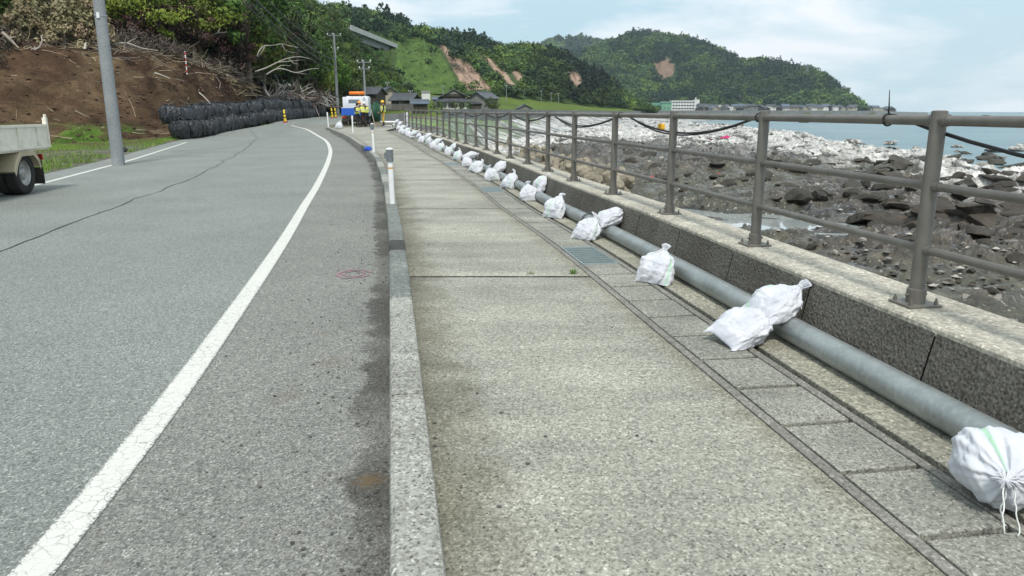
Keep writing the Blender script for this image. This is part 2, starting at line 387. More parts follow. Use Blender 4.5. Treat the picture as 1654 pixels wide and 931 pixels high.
# ---------------------------------------------------------------- road, markings, pavement
ys = np.r_[np.arange(-8, 30, .3), np.arange(30, 95, .6)]
u = np.linspace(0, 1, 36)**.6
V = []; C = []
for y in ys:
    a, b = lbx(y), kx(y)+.01
    X = a+(b-a)*u; Z = roadz(X, np.full_like(X, y)); Z[-1] -= 0
    V.append(np.stack([X, np.full_like(X, y), Z], -1))
    ld = (X-lx(y)) if y < LC.P[-1, 1] else np.full_like(X, -2.0)
    C.append(np.stack([np.clip((b-X)/5 if y < KEND[1] else np.full_like(X, 1.0), 0, 1), np.clip(ld/6+.5, 0, 1), X*0], -1))
V = np.array(V); C = np.array(C)
road = fastmesh('road', V.reshape(-1, 3), gridF(len(ys), len(u))[:, ::-1], ASPH, C.reshape(-1, 3)); tag(road, kind='structure')
def stripe(name, curve, s0, s1, w, zoff, mat, step=.15, wob=0.0, taper=0):
    ss = np.arange(s0, s1, step); V = []; T = []
    for i, q in enumerate(ss):
        ww = w*(1+(fbm(q*1.7, 3.3, 3)-.5)*wob*2) if wob else w
        o = (fbm(q*.8, 8.1, 4)-.5)*wob*.3 if wob else 0
        for k in (-1, -.5, 0, .5, 1):
            p = curve.pt(q, o+k*ww/2); V.append((p[0], p[1], float(roadz(p[0], p[1]))+zoff)); T.append((1-abs(k), 0, 0))
    return tag(fastmesh(name, np.array(V), gridF(len(ss), 5)[:, ::-1], mat, np.array(T)), kind='structure')
stripe('edge_line', LC, 0, LC.L-.1, .165, .004, PAINT)
stripe('edge_line', MC, 0, MC.L-.1, .15, .004, PAINT)
_c = np.array([onroad(x, y)[:2] for x, y in [(0,408),(70,380),(150,350),(230,318),(300,292),(360,262),(392,243),(413,224),(404,211)]])
d0 = _c[0]-_c[1]; d0 /= np.linalg.norm(d0); _c = np.vstack([_c[0]+d0*8, _c]); CC = Curve(smooth_curve(_c, 300, 10))
stripe('road_crack', CC, 0, CC.L, .028, .004, CRACK, .1, .9)
# pavement slabs between kerb and drain, 5 m long
wl = xs(WC, -1.215)
joints = [-6, 1.75, 6.76, 11.8, 16.9, 21.9, 27, 32, 37, 42, 47, 52]
PV = MB(); tintv = []
for a, b in zip(joints[:-1], joints[1:]):
    yy = np.r_[a+.02, np.linspace(a+.034, b-.034, max(4, int((b-a)/.25))), b-.02]; uu = np.r_[0, .02, .06, np.linspace(.1, .94, 9), .98, 1]
    V = []
    for j, y in enumerate(yy):
        x0, x1 = kxr(y), wl(y); X = x0+(x1-x0)*uu; Z = G(X, np.full_like(X, y)); 
        if j in (0, len(yy)-1): Z = Z-.012
        V.append(np.stack([X, np.full_like(X, y), Z], -1)); tintv += [((x-x0)/5, (x1-x)/5, 0) for x in X]
    PV.grid(V, flip=True)
pav = fastmesh('pavement', np.concatenate(PV.v), np.array(PV.f), PAVE, np.array(tintv)); tag(pav, kind='structure')
for jy in joints[1:-1]:                          # dark sealed joints between the slabs
    X_ = np.linspace(kxr(jy)+.01, wl(jy)-.01, 40); w_ = .016+.012*np.abs(vnoise(X_*9, X_*0+jy)-.3); V_ = np.stack([np.stack([X_, jy+s*w_, G(X_, np.full(40, jy))+.0015], -1) for s in (-1, 1)], 1)
    tag(fastmesh('pavement_joint', V_.reshape(-1, 3), gridF(40, 2), JOINT), kind='structure')
def bed(name, xa, xb, y0, y1, dz, mat, step=.5, n=5):
    yy = np.arange(y0, y1+step, step); V = []
    for y in yy:
        X = np.linspace(xa(y), xb(y), n); V.append(np.stack([X, np.full(n, y), G(X, np.full(n, y))+dz], -1))
    return tag(fastmesh(name, np.array(V).reshape(-1, 3), gridF(len(yy), n)[:, ::-1], mat), kind='structure')
bed('pavement_bed', kx, xs(WC, -.1), -6, 52, -.035, JOINT)
# forecourt where the path meets the road at the far end
bed('forecourt', lambda y: kx(y)-.0, xs(WC, .1), 52, 94, .002, PAVE, 1.0, 14)
def strip_along(name, curve, o0, o1, s0, s1, dz, mat, thick=.06, step=.5, parent=None):
    ss = np.r_[np.arange(s0, s1, step), s1]; V = []
    for q in ss:
        row = []
        for o, z in ((o0, -thick), (o0, -.004), (o0+.004, 0), (o1-.004, 0), (o1, -.004), (o1, -thick)):
            p = curve.pt(q, o); row.append((p[0], p[1], float(G(p[0], p[1]))+dz+z))
        V.append(row)
    return V
def sgrid(rows, name, mat, structure=True):
    m = MB(); m.grid(rows, flip=True); o = m.build(name, mat, smooth=False)
    return tag(o, kind='structure') if structure else o
s_near, s_far = 2.0, WC.s_at_y(50)
sgrid(strip_along('', WC, -1.203, -1.148, s_near, s_far, .001, None), 'drain_edging', EDGE)
sgrid(strip_along('', WC, -.756, -.705, s_near, s_far, .001, None), 'drain_edging', EDGE)
sgrid(strip_along('', WC, -.655, -.05, s_near, s_far, .0, None), 'wall_apron', APRON)
# kerb: cast blocks, some replaced in darker concrete
KB = MB(); prof = [(.0, -.32), (.0, .075), (.006, .092), (.022, .1), (.153, .1), (.169, .092), (.176, .075), (.176, -.32)]
ky = [-7, -4, -1.5, 1.6, 3.55, 5.58, 7.62, 8.25, 9.7, 11.6, 13.4, 15.3, 17.2, 19.4, 21.5, 23.5, 25.5, 28, 30.5, 33, 35.5, 38, 40.5, 43, KEND[1]]
kcol = [0, 0, 0, 0, 0, 1, 2, 1, 1, 0, 1, 0, 1, 0, 1, 0, 0, 1, 0, 0, 0, 0, 0, 0]
for (a, b), c in zip(zip(ky[:-1], ky[1:]), kcol):
    sa, sb = KC.s_at_y(a)+.004, KC.s_at_y(b)-.004
    ss = np.r_[sa, np.linspace(sa+.02, sb-.02, max(3, int((sb-sa)/.4))), sb]; V = []
    lift = rnd.uniform(-.004, .004)
    for j, q in enumerate(ss):
        e = .006 if j in (0, len(ss)-1) else 0
        row = []
        for o, z in prof:
            p = KC.pt(q, o + (e if o < .08 else -e)); row.append((p[0], p[1], float(G(p[0], p[1]))+z-(e if z > 0 else 0)+lift))
        V.append(row)
    KB.grid(V, c, flip=True)
    n = len(prof); k0 = KB.n-len(ss)*n
    KB.f += [tuple(k0+i for i in range(n)), tuple(KB.n-1-i for i in range(n))]; KB.m += [c, c]
kerb = KB.build('kerb', [CURB, CURB2, CURB3]); tag(kerb, kind='structure')
# ---------------------------------------------------------------- drain covers and gratings
def cover_local(w=.366, l=.464, t=.05):
    m = MB(); b = .006
    V = [[(-l/2, -w/2, -t), (-l/2, -w/2, -b), (-l/2+b, -w/2+b, 0)]]
    m.bbox((0, 0, -t/2), (l, w, t), b=.005); return m
GRAT = pm('grating_steel', (.36, .43, .43), (.27, .33, .335), 8, .5, .3, .5)
proto = cover_local().build('drain_cover', COVER, origin=(0, 0, 0))
glab = {}
sc = WC.s_at_y(6.84)-.07; k = 0
cov_first = True; grat_proto = None
gr_s = []
for px, py in ((950, 414), (796, 305), (738, 266)):
    p = onG(px, py); gr_s.append(WC.s_at_y(p[1]+.15))
grlab = ['blue-grey steel drain grating nearest the camera, between the plain concrete covers', 'blue-grey steel drain grating in the middle distance beside a lone sandbag', 'small far steel drain grating, the most distant one in the channel']
n0 = int((sc-2.3)/.5)
s_ = sc-n0*.5
while s_ < WC.s_at_y(46):
    p = WC.pt(s_, -.952); a = WC.ang(s_); z = float(G(p[0], p[1]))
    hit = [i for i, g in enumerate(gr_s) if 0 <= g+.5-s_ < 1.0]
    if hit:
        i = hit[0]
        if abs(gr_s[i]-s_) < .26 or True:
            if i not in glab:
                glab[i] = 1
                r = empty('drain_grating', (*WC.pt(s_+.25, -.952), z+.001), a, grlab[i], 'drain grating', 'steel drain gratings')
                m = MB(); m.box((0, 0, -.012), (.99, .012, .024)); 
                f = MB()
                for q in (-1, 1): f.box((0, q*.18, -.012), (.99, .012, .026)); f.box((q*.49, 0, -.0125), (.012, .348, .025))
                f.build('frame', GRAT, r, origin=(0, 0, 0))
                m = MB()
                for q in np.linspace(-.16, .16, 15): m.box((0, q, -.014), (.968, .006, .022))
                for q in np.linspace(-.44, .44, 9): m.box((q, 0, -.0045), (.006, .345, .008))
                m.build('bars', GRAT, r, origin=(0, 0, 0))
                t = MB(); t.box((0, 0, -.05), (.98, .36, .01)); t.build('tray', pm('grating_shade', (.16, .20, .20), (.11, .14, .145), 9, .7), r, origin=(0, 0, 0))
    else:
        o = proto if cov_first else proto.copy()
        if not cov_first: COL.objects.link(o)
        cov_first = False
        o.location = (p[0], p[1], z+rnd.uniform(-.002, .002)); o.rotation_euler = (rnd.uniform(-.004, .004), rnd.uniform(-.004, .004), a+rnd.uniform(-.006, .006))
        tag(o, 'plain grey concrete drain cover in the row between path and pipe', 'drain cover', 'concrete drain covers along the path')
    s_ += .5
# ---------------------------------------------------------------- sea wall with coping and split-face front
sw = empty('sea_wall', (*WC.pt(WC.s_at_y(4)), -.3), 0, 'low concrete sea wall with dark rough face and pale flat coping under the railing', 'wall')
org = np.array(sw.location)
s0, s1 = 1.0, WC.s_at_y(53)
rows = []
for q in np.r_[np.arange(s0, s1, .6), s1]:
    row = []; y = WC.pt(q)[1]; zt = float(walltop(y))
    for o, z in ((-.205, zt-.05), (-.205, zt-.012), (-.195, zt), (.30, zt), (.312, zt-.012), (.312, -3.6)):
        p = WC.pt(q, o); row.append((p[0], p[1], z))
    rows.append(row)
m = MB(); m.grid(rows, flip=True); m.build('coping', COPE, sw, origin=org)
m = MB(); q = s0 + (WC.s_at_y(3.75)-s0) % 1.2 - 1.2
while q < s1:
    V = []
    for t in (q+.006, q+.6, q+1.194):
        row = []; zt = float(walltop(WC.pt(t)[1]))
        for o, z in ((-.15, zt-.014), (-.197, zt-.014), (-.203, zt-.024), (-.305, -.12)):
            p = WC.pt(t, o); row.append((p[0], p[1], z + (float(G(p[0], p[1])) if z < 0 else 0)))
        V.append(row)
    m.grid(V); q += 1.2
fa = m.build('front_face', SPLIT, sw, origin=org)
m = MB(); V = []
for t in np.r_[np.arange(s0, s1, .6), s1]:
    zt = float(walltop(WC.pt(t)[1])); row = []
    for o, z in ((-.12, zt-.02), (-.19, zt-.03), (-.29, -.12)):
        p = WC.pt(t, o); row.append((p[0], p[1], z + (float(G(p[0], p[1])) if z < 0 else 0)))
    V.append(row)
m.grid(V); m.build('joint_backing', JOINT, sw, origin=org)
# ---------------------------------------------------------------- railing
ra = empty('guard_railing', (*WC.pt(WC.s_at_y(4.19)), .4), 0, 'brown-grey tubular steel railing with three rails on top of the sea wall', 'railing')
org = np.array(ra.location)
def post_meshes():
    p = MB(); p.tube([(0, 0, .012), (0, 0, 1.085), (0, 0, 1.1), (0, 0, 1.104)], [.0425, .0425, .041, .028], 20)
    for z in (.33, .69, 1.05): p.tube([(0, -.075, z), (0, .075, z)], [.033 if z > 1 else .028]*2, 14)
    b = MB(); b.bbox((0, 0, .007), (.21, .19, .014), b=.004)
    for i in (-1, 1):
        for j in (-1, 1): b.cyl((i*.08, j*.07, .012), (i*.08, j*.07, .034), .011, n=6); b.cyl((i*.08, j*.07, .034), (i*.08, j*.07, .05), .006, n=6)
    c = MB(); c.tube([(0, 0, .012), (0, 0, .095), (0, 0, .1)], [.053, .053, .046], 20)
    for i in (-1, 1): c.cyl((i*.05, 0, .06), (i*.066, 0, .06), .009, n=6)
    return p, b, c
pm_, bm_, cm_ = [q.build(n, RAILM, ra, origin=(0, 0, 0), smooth=True, angle=.6) for q, n in zip(post_meshes(), ('post', 'base_plate', 'collar'))]
bm_.parent = pm_; cm_.parent = pm_
posts = []; q = WC.s_at_y(4.19)-6.0; first = True
while q < WC.s_at_y(51):
    p = WC.pt(q); posts.append((q, p, float(walltop(p[1])), WC.ang(q))); q += 2.0
for q, p, z, a in posts:
    o = pm_ if first else copy_tree(pm_, ra); first = False
    o.location = (p[0]-org[0], p[1]-org[1], z-org[2]+.001); o.rotation_euler = (0, 0, a-math.pi/2)
for (q, p, z, a), (q2, p2, z2, a2) in zip(posts[:-1], posts[1:]):
    for h, r in ((1.05, .0285), (.69, .0235), (.33, .0235)):
        m = MB(); A = np.array([p[0], p[1], z+h]); B = np.array([p2[0], p2[1], z2+h]); d = (B-A)/np.linalg.norm(B-A)
        m.tube([A+d*.03, B-d*.03], r, 14); m.build('rail', RAILM, ra, smooth=True, angle=.8, origin=org)
# ---------------------------------------------------------------- drainage pipe on the pavement
PR = .083; POFF = -.395
pipe = empty('steel_pipe', (*WC.pt(WC.s_at_y(5), POFF), 0), 0, 'long grey galvanised pipe lying along the foot of the sea wall under sandbags', 'pipe')
org = np.array(pipe.location)
def pipe_pt(q):
    p = WC.pt(q, POFF); return np.array([p[0], p[1], float(G(p[0], p[1]))+PR+.003])
PS0, PS1 = WC.s_at_y(2.6), WC.s_at_y(47)
m = MB(); m.tube([pipe_pt(q) for q in np.arange(PS0, PS1, .5)], PR, 32); m.build('pipe_barrel', GALV, pipe, smooth=True, angle=.9, origin=org)
for px, py in ((968, 368), (868, 318), (745, 240)):
    p = onG(px, py); q = WC.s_at_y(p[1]+.15)
    m = MB(); a, b = pipe_pt(q-.035), pipe_pt(q+.035); m.tube([a+(b-a)*0, a+(b-a)*.2, a+(b-a)*.8, b], [PR+.001, PR+.012, PR+.012, PR+.001], 28)
    m.build('coupling', pm('coupling_dark', (.09, .1, .1), (.06, .07, .07), 9, .6, .3), pipe, smooth=True, angle=.6, origin=org)
# ---------------------------------------------------------------- sandbags along the pipe
def m_cloth():
    s = NM('white_woven_cloth'); p = s.obj()
    col = s.mix(s.ramp(s.noise(7, 5), [(.35, 0.0), (.65, 1.0)]), (.53, .545, .59), (.63, .64, .67))
    dirt = s.ramp(s.noise(13, 7, .75), [(.56, 0.0), (.74, .45)]); col = s.mix(dirt, col, (.45, .40, .33))
    h = s.mix(.45, s.noise(22, 6, .6, vec=s.scale(p, (.35, 1, 1)), dist=1.2), s.noise(60, 4, .6))
    s.bump(h, .45, .014); return s.fin(col, .75, 0, .25)
CLOTH = m_cloth(); GREEN = pm('green_stripe_cloth', (.42, .62, .47), (.38, .58, .42), 20, .75)
CORD = pm('white_cord', (.75, .77, .74), (.62, .64, .6), 30, .8)
def unit(v): v = np.asarray(v, float); return v/np.linalg.norm(v)
def fold3(P, sc, sd): return fbm(P[:, 0]*sc+sd, P[:, 1]*sc+P[:, 2]*sc*.73-sd, 4)-.5
def sandbag(c, neck, up, Ln=.42, Wd=.2, Th=.13, seed=0, label='', group='white sandbags holding the pipe down', stripe=None, nt=74, nth=100, tails=1, pinch=.5, fold=0.0):
    """filled sack: centre c, direction of the tied neck, thickness direction; draped over whatever it lies on"""
    r = np.random.RandomState(seed+100)
    t = np.r_[np.linspace(0, .08, 5), np.linspace(.11, .80, nt-18), np.linspace(.825, 1, 13)]
    th = np.arange(nth)*2*math.pi/nth
    def prof(t, pts): return np.interp(t, [p[0] for p in pts], [p[1] for p in pts])
    a = prof(t, [(0, .86), (.06, .97), (.25, 1.04), (.5, .98), (.65, .80), (.75, .55), (.82, .28), (.865, .135), (.89, .125), (.93, .20), (.97, .23), (1, .10)])*Wd
    b = prof(t, [(0, .03), (.04, .25), (.12, .58), (.3, .94), (.5, 1.0), (.65, .84), (.75, .62), (.82, .32), (.865, .19), (.89, .175), (.93, .22), (.97, .22), (1, .08)])*Th
    k = np.convolve(np.r_[a[:1], a, a[-1:]], [.25, .5, .25], 'valid'); a[6:-6] = k[6:-6]
    k = np.convolve(np.r_[b[:1], b, b[-1:]], [.25, .5, .25], 'valid'); b[6:-6] = k[6:-6]
    # pulled corners at the sewn bottom
    x = (t-.46)*Ln
    pw = np.where(t < .2, .62+.38*t/.2, 1.0)
    ca, sa = np.cos(th), np.sin(th)
    n = np.interp(t, [0, .15, .5, .8, 1], [.75, .8, .86, 1, 1])
    Y = a[:, None]*np.sign(ca)*np.abs(ca)**n[:, None]; Z = b[:, None]*np.sign(sa)*np.abs(sa)**n[:, None]
    X = np.repeat(x[:, None], nth, 1)
    # radial pleats gathered in the neck and diagonal creases over the body
    rip = sum(np.sin(kk*th+r.uniform(0, 6.3))*w for kk, w in ((7, .5), (11, .6), (16, .55), (23, .35)))
    amp = np.interp(t, [0, .3, .55, .76, .86, .93, 1], [.005, .013, .03, .075, .14, .24, .32])
    f = 1+amp[:, None]*rip[None]
    Y = Y*f; Z = Z*f
    tl = r.uniform(-.5, .5); X[-8:] += 0
    bend = np.interp(t, [0, .75, .86, 1], [0, 0, .2, 1])**1.5
    Z = Z+bend[:, None]*.05*r.uniform(-1, 1); Y = Y+bend[:, None]*.06*r.uniform(-1, 1)
    corner = np.interp(t, [0, .1, .25], [1, .35, 0])[:, None]*np.abs(ca)[None]**6
    X = X-corner*.045*Ln/.42
    P = np.stack([X, Y, Z], -1).reshape(-1, 3)
    nrm = P*[.25, 1, 1]; nrm /= np.linalg.norm(nrm, axis=1)[:, None]+1e-9
    body = np.repeat(np.interp(t, [0, .1, .7, .85, 1], [.2, 1, 1, .3, .3]), nth)
    P = P+nrm*(body*(fold3(P*[.6, 1, 1], 9, seed*3.1)*.06+fold3(P*[.35, 1.3, 1.3], 20, seed*1.7)*.03+fold3(P, 55, seed)*.007-(1-np.abs(2*(fold3(P*[.45, 1.2, 1.2], 13, seed*2.3)+.5)-1))**5*.009-(1-np.abs(2*(fold3(P*[1, .5, .8], 17, seed*1.3+7)+.5)-1))**6*.006))[:, None]
    # lumpy sag
    ex = unit(neck); ez = unit(np.asarray(up, float)-ex*np.dot(ex, up)); ey = np.cross(ez, ex)
    if fold: P[:, 2] -= fold*(P[:, 0]/Ln)**2
    Wp = P@np.array([ex, ey, ez])+np.asarray(c, float)
    # drape: out of the pipe, the wall and the ground
    for _ in range(2):
        sw_ = np.interp(Wp[:, 1], WC.P[:, 1], WC.d)
        pc = WC.pt(sw_, POFF); tg = np.stack([np.interp(sw_, WC.d, WC.T[:, 0]), np.interp(sw_, WC.d, WC.T[:, 1])], -1); nr = np.stack([tg[:, 1], -tg[:, 0]], -1)
        gz = G(Wp[:, 0], Wp[:, 1])
        lat = ((Wp[:, :2]-pc)*nr).sum(1); hz = Wp[:, 2]-(gz+PR+.003)
        d = np.hypot(lat, hz); R = PR+.006; k = (d < R) & (Wp[:, 1] > WC.pt(PS0)[1])
        g = np.where(k, R/np.maximum(d, 1e-4), 1); 
        Wp[:, :2] += nr*(lat*(g-1))[:, None]; Wp[:, 2] += hz*(g-1)
        wt = walltop(Wp[:, 1]); lim = -.212-.1*np.clip(1-Wp[:, 2]/wt, 0, 1.2)-POFF
        lat = ((Wp[:, :2]-pc)*nr).sum(1); over = np.where(Wp[:, 2] < wt, np.maximum(lat-lim, 0), 0)
        Wp[:, :2] -= nr*over[:, None]
        gz = G(Wp[:, 0], Wp[:, 1]); low = gz+.004-Wp[:, 2]
        k = low > 0; Wp[k, 2] = gz[k]+.004+.02*np.exp(-low[k]*30)*0
    lo = Wp[:, 2].min(); cen = Wp.mean(0); o_ = np.array([cen[0], cen[1], lo])
    root = empty('sandbag', o_, 0, label, 'sandbag', group)
    m = MB(); nT = len(t); fa = []; mi = []
    st = [] if stripe is None else [int(stripe/(2*math.pi)*nth+q) % nth for q in ((0, 1) if nth > 50 else (0,))]
    for i in range(nT-1):
        for j in range(nth):
            fa.append((i*nth+j, (i+1)*nth+j, (i+1)*nth+(j+1) % nth, i*nth+(j+1) % nth)); mi.append(1 if (j in st and t[i] < .84) else 0)
    fa.append(tuple(range(nth))); mi.append(0); fa.append(tuple((nT-1)*nth+j for j in range(nth-1, -1, -1))); mi.append(0)
    m.add(Wp, fa, mi)
    # inside of the mouth
    m.build('sack', [CLOTH, GREEN], root, smooth=True, origin=o_)
    ni = int(np.argmin(np.abs(t-.878))); ring = Wp.reshape(nT, nth, 3)[ni]; rc = ring.mean(0)
    cm = MB(); loop = [rc+(ring[(j*4) % nth]-rc)*1.12 for j in range(nth//4+1)]; cm.tube(loop, .0042, 5)
    for q in range(tails):
        a0 = ring[int(r.uniform(0, nth))]; dv = unit(np.array([r.uniform(-1, .2), r.uniform(-1, .1), -1.2])); pts = [a0]
        for i in range(9):
            nx = pts[-1]+dv*.022; dv = unit(dv+np.array([r.uniform(-.5, .5), r.uniform(-.5, .3), -.25])); gz = float(G(nx[0], nx[1]))+.006
            if nx[2] < gz: nx[2] = gz; dv[2] = 0.02
            # keep outside the sack
            dd = np.linalg.norm(Wp-nx, axis=1); jx = dd.argmin()
            if dd[jx] < .012: nx = nx+unit(nx-cen)*.014
            pts.append(nx)
        cm.tube(pts, .003, 4)
    cm.build('tie_cord', CORD, root, smooth=True, origin=o_)
    return root
def bagpos(px, py, z):
    return onG(px, py, z)
# near bags, one by one: (pixel of the middle, height, neck, thickness, size, ...)
sandbag(bagpos(1624, 754, .165), (-.42, -.86, .35), (.2, .25, 1), .345, .172, .15, 1, 'round white sandbag at the near end of the pipe, cord hanging from its knot', stripe=2.1, tails=3, fold=.25)
sandbag(bagpos(1258, 486, .25), (.80, .25, .42), (-.35, -.25, 1), .43, .165, .105, 2, 'plump white sandbag with upright looped neck, nearest one lying on top of the pipe', stripe=.9)
sandbag(bagpos(1206, 528, .105), (.72, .30, .25), (-.45, -.55, .9), .46, .155, .105, 3, 'white sandbag with a pointed corner, leaning in front of the nearest upper bag', stripe=.3)
sandbag(bagpos(1062, 432, .135), (.35, .30, .75), (-.5, -.8, .6), .42, .165, .115, 4, 'single white sandbag with a cord trailing over the pipe, alone beyond the nearest pair', stripe=2.6, tails=2)
sandbag(bagpos(987, 351, .25), (.9, .25, .4), (-.35, -.25, 1), .42, .16, .105, 5, 'white sandbag with its neck on the wall edge, upper bag of the second pair', stripe=1.0)
sandbag(bagpos(951, 371, .115), (.45, .2, .65), (-.4, -.8, .6), .40, .165, .11, 6, 'white sandbag with a string over its side, lower bag of the second pair', stripe=2.5, tails=2)
sandbag(bagpos(898, 335, .15), (.35, .3, .85), (-.5, -.8, .5), .44, .17, .12, 7, 'single white sandbag just beyond the second pair, hung over the pipe', stripe=1.2)
sandbag(bagpos(876, 297, .27), (.5, .1, .5), (-.35, -.35, 1), .40, .17, .12, 8, 'round white sandbag lying on the pipe, upper bag of the third pair', stripe=1.7)
sandbag(bagpos(854, 313, .12), (-.1, .3, .85), (-.3, -.9, .3), .40, .165, .12, 9, 'white sandbag standing on its pointed bottom, lower bag of the third pair', stripe=.4)
sandbag(bagpos(825, 292, .15), (.45, .2, .85), (-.5, -.8, .5), .44, .165, .115, 10, 'single white sandbag with a small upright tuft, beside the middle drain grating', stripe=1.9)
sandbag(bagpos(811, 269, .27), (.75, .15, .4), (-.3, -.3, 1), .44, .17, .11, 11, 'long white sandbag beside the middle grating, upper bag of the fourth pair', stripe=.8)
sandbag(bagpos(793, 283, .12), (-.3, .3, .8), (-.3, -.9, .4), .40, .17, .12, 12, 'white sandbag with a string end on the pavement, lower bag of the fourth pair', stripe=2.2)
sandbag(bagpos(772, 269, .15), (.5, .3, .5), (-.4, -.7, .6), .42, .17, .12, 13, 'single white sandbag lying aslant on the pipe between the fourth and fifth pairs', stripe=1.1)
sandbag(bagpos(761, 251.5, .27), (.8, .2, .2), (-.3, -.3, 1), .50, .17, .11, 14, 'long flat white sandbag across the pipe, upper bag of the fifth pair', stripe=2.0, nth=40)
sandbag(bagpos(754, 262, .12), (-.1, .4, .8), (-.3, -.9, .4), .40, .165, .12, 15, 'small white sandbag under the long flat one, lower bag of the fifth pair', stripe=.5, nth=40)
far = [(740, 251, 's'), (735.5, 237.5, 'u'), (725, 245.5, 'l'), (713, 237.5, 's'), (707, 229, 'u'), (700, 235.5, 'l'), (693, 228.5, 's'), (694, 219.5, 'u'), (682, 225, 's'), (677, 220.5, 'l'), (669.5, 215, 'u'),
       (665.5, 219, 'l'), (660, 216.5, 's'), (658.5, 210.5, 'u'), (653, 213.5, 'l'), (648.5, 211, 's'), (651, 205.5, 'u'), (644, 207, 'l'), (646, 200, 'h'), (638, 202.5, 'l'), (641.5, 196.5, 'h')]
flab = {'s': 'white sandbag hung over the far stretch of pipe, by itself between two pairs', 'u': 'white sandbag lying on top of the far stretch of pipe', 'l': 'white sandbag resting low on the pavement along the far stretch of pipe', 'h': 'white sandbag on the heap at the far end of the pipe'}
for i, (px, py, k) in enumerate(far):
    z, nk, up = {'s': (.15, (.4, .3, .8), (-.5, -.8, .5)), 'u': (.27, (.8, .2, .3), (-.3, -.3, 1)), 'l': (.12, (-.1, .3, .8), (-.3, -.9, .4)), 'h': (.38, (.5, -.3, .4), (-.2, -.4, 1))}[k]
    nk = np.array(nk)+RS.uniform(-.25, .25, 3)
    sandbag(bagpos(px, py, z), nk, up, .43 if k != 'u' else .47, .175, .125, 20+i, flab[k], 'white sandbags on the far stretch of pipe', stripe=rnd.uniform(0, 3), nt=30, nth=28, tails=0)
# flattened empty sack at the far end
p = bagpos(629, 204, .04); sandbag(p, (1, .1, .02), (0, 0, 1), .9, .22, .045, 60, 'flat white sack lying on the path near the feet of the yellow-trousered worker', 'loose white sacks', nt=24, nth=24, tails=0)
p = onG(548, 203, .2); sandbag(p, (.3, .1, 1), (0, -1, .2), .62, .26, .18, 61, 'crumpled white bag standing by the wheel of the blue and white truck', 'loose white sacks', nt=24, nth=28, tails=0)
# ---------------------------------------------------------------- black cable tied along the railing
BLK = pm('black_rubber', (.016, .016, .018), (.03, .03, .032), 9, .55)
cab = MB()
def rail_at(q, h=1.05, off=0.0):
    p = WC.pt(q, off); return np.array([p[0], p[1], float(walltop(p[1]))+h])
s1467 = WC.s_at_y(4.62)
knots = [WC.s_at_y(.6), s1467]
ties = [WC.s_at_y(y) for y in (.2, 4.62, 6.25, 9.9, 14.0, 18.2, 22.5, 26.5, 31, 35, 40)]
sag = [.27, .02, .20, .20, .16, .14, .13, .12, .12, .12]
pts = []
for (a, b), g in zip(zip(ties[:-1], ties[1:]), sag):
    for t in np.linspace(0, 1, 14, endpoint=False):
        p = rail_at(a+(b-a)*t, 1.075-.0, .04); p[2] -= 4*g*t*(1-t)+(.0 if g > .1 else .0); pts.append(p)
cab.tube(pts, .011, 6); pts2 = [p+np.array([.02, 0, -.03*math.sin(i*.22)**2]) for i, p in enumerate(pts[30:])]; cab.tube(pts2, .009, 6)
for q in ties[1:]:
    c = rail_at(q); a = WC.ang(q); 
    cab.tube([c+np.array([math.cos(a)*.0, 0, 0])+.036*np.array([-math.sin(a)*math.cos(w), math.cos(a)*math.cos(w), math.sin(w)]) for w in np.linspace(0, 6.283, 13)], .006, 5)
tag(cab.build('cable', BLK, smooth=True), 'black cable looped and tied under the top rail of the railing', 'cable')
m = MB(); a = rail_at(s1467, 1.075); m.tube([a, a+(-.004, 0, .06), a+(-.012, 0, .15)], [.006, .004, .002], 6)
tag(m.build('antenna', BLK, smooth=True), 'thin black upright wire end tied to the top rail by the nearest post', 'wire')
p = at(1068, 202, 1.22); p = rail_at(WC.s_at_y(8.65), .93, .06)
m = MB(); m.bbox((0, 0, 0), (.13, .05, .065), rz=1.7, b=.012); o = m.build('cable_joint', pm('yellow_plastic', (.75, .42, .03), (.6, .33, .03), 6, .4), origin=(0, 0, 0)); o.location = p
tag(o, 'small yellow box clipped to the black cable on the railing', 'cable joint')
# ---------------------------------------------------------------- delineator posts on the kerb
GREY = pm('grey_reflector_cap', (.17, .19, .20), (.13, .145, .15), 9, .5)
ORNG = pm('faded_orange_band', (.62, .36, .08), (.5, .3, .1), 20, .6)
def delineator(px, py, h, label, lean=(0, 0), detail=True):
    p = onG(px, py, .1)
    r = empty('delineator_post', p, 0, label, 'delineator post', 'white delineator posts on the kerb'); r.rotation_euler = (lean[0], lean[1], .1)
    m = MB(); m.tube([(0, 0, -.03), (0, 0, h-.2), (0, 0, h-.2)], [.042, .042, .042], 20); m.build('tube', WHITEP, r, smooth=True, angle=.7, origin=(0, 0, 0))
    if not detail:
        m = MB(); m.tube([(0, 0, h-.2), (0, 0, h-.02), (0, 0, h)], [.045, .045, .03], 16); m.build('cap', WHITEP, r, smooth=True, angle=.7, origin=(0, 0, 0)); return r
    m = MB(); m.tube([(0, 0, h-.2), (0, 0, h-.015)], [.055, .055], 20); m.build('reflector', GREY, r, smooth=True, angle=.7, origin=(0, 0, 0))
    m = MB(); m.tube([(-.05, -.012, h-.15), (-.05, -.012, h-.06)], [.034, .034], 14); m.build('reflector_lens', GREY, r, smooth=True, angle=.7, origin=(0, 0, 0))
    m = MB(); m.tube([(0, 0, h-.016), (0, 0, h), (0, 0, h+.012)], [.055, .053, .03], 20); m.build('cap', WHITEP, r, smooth=True, angle=.7, origin=(0, 0, 0))
    m = MB(); m.tube([(0, 0, h-.31), (0, 0, h-.285)], [.0435, .0435], 20); m.build('band', ORNG, r, smooth=True, angle=.7, origin=(0, 0, 0))
    return r
delineator(634, 329, .85, 'nearest white delineator post on the kerb, grey cap and faded orange band', (0, -.02))
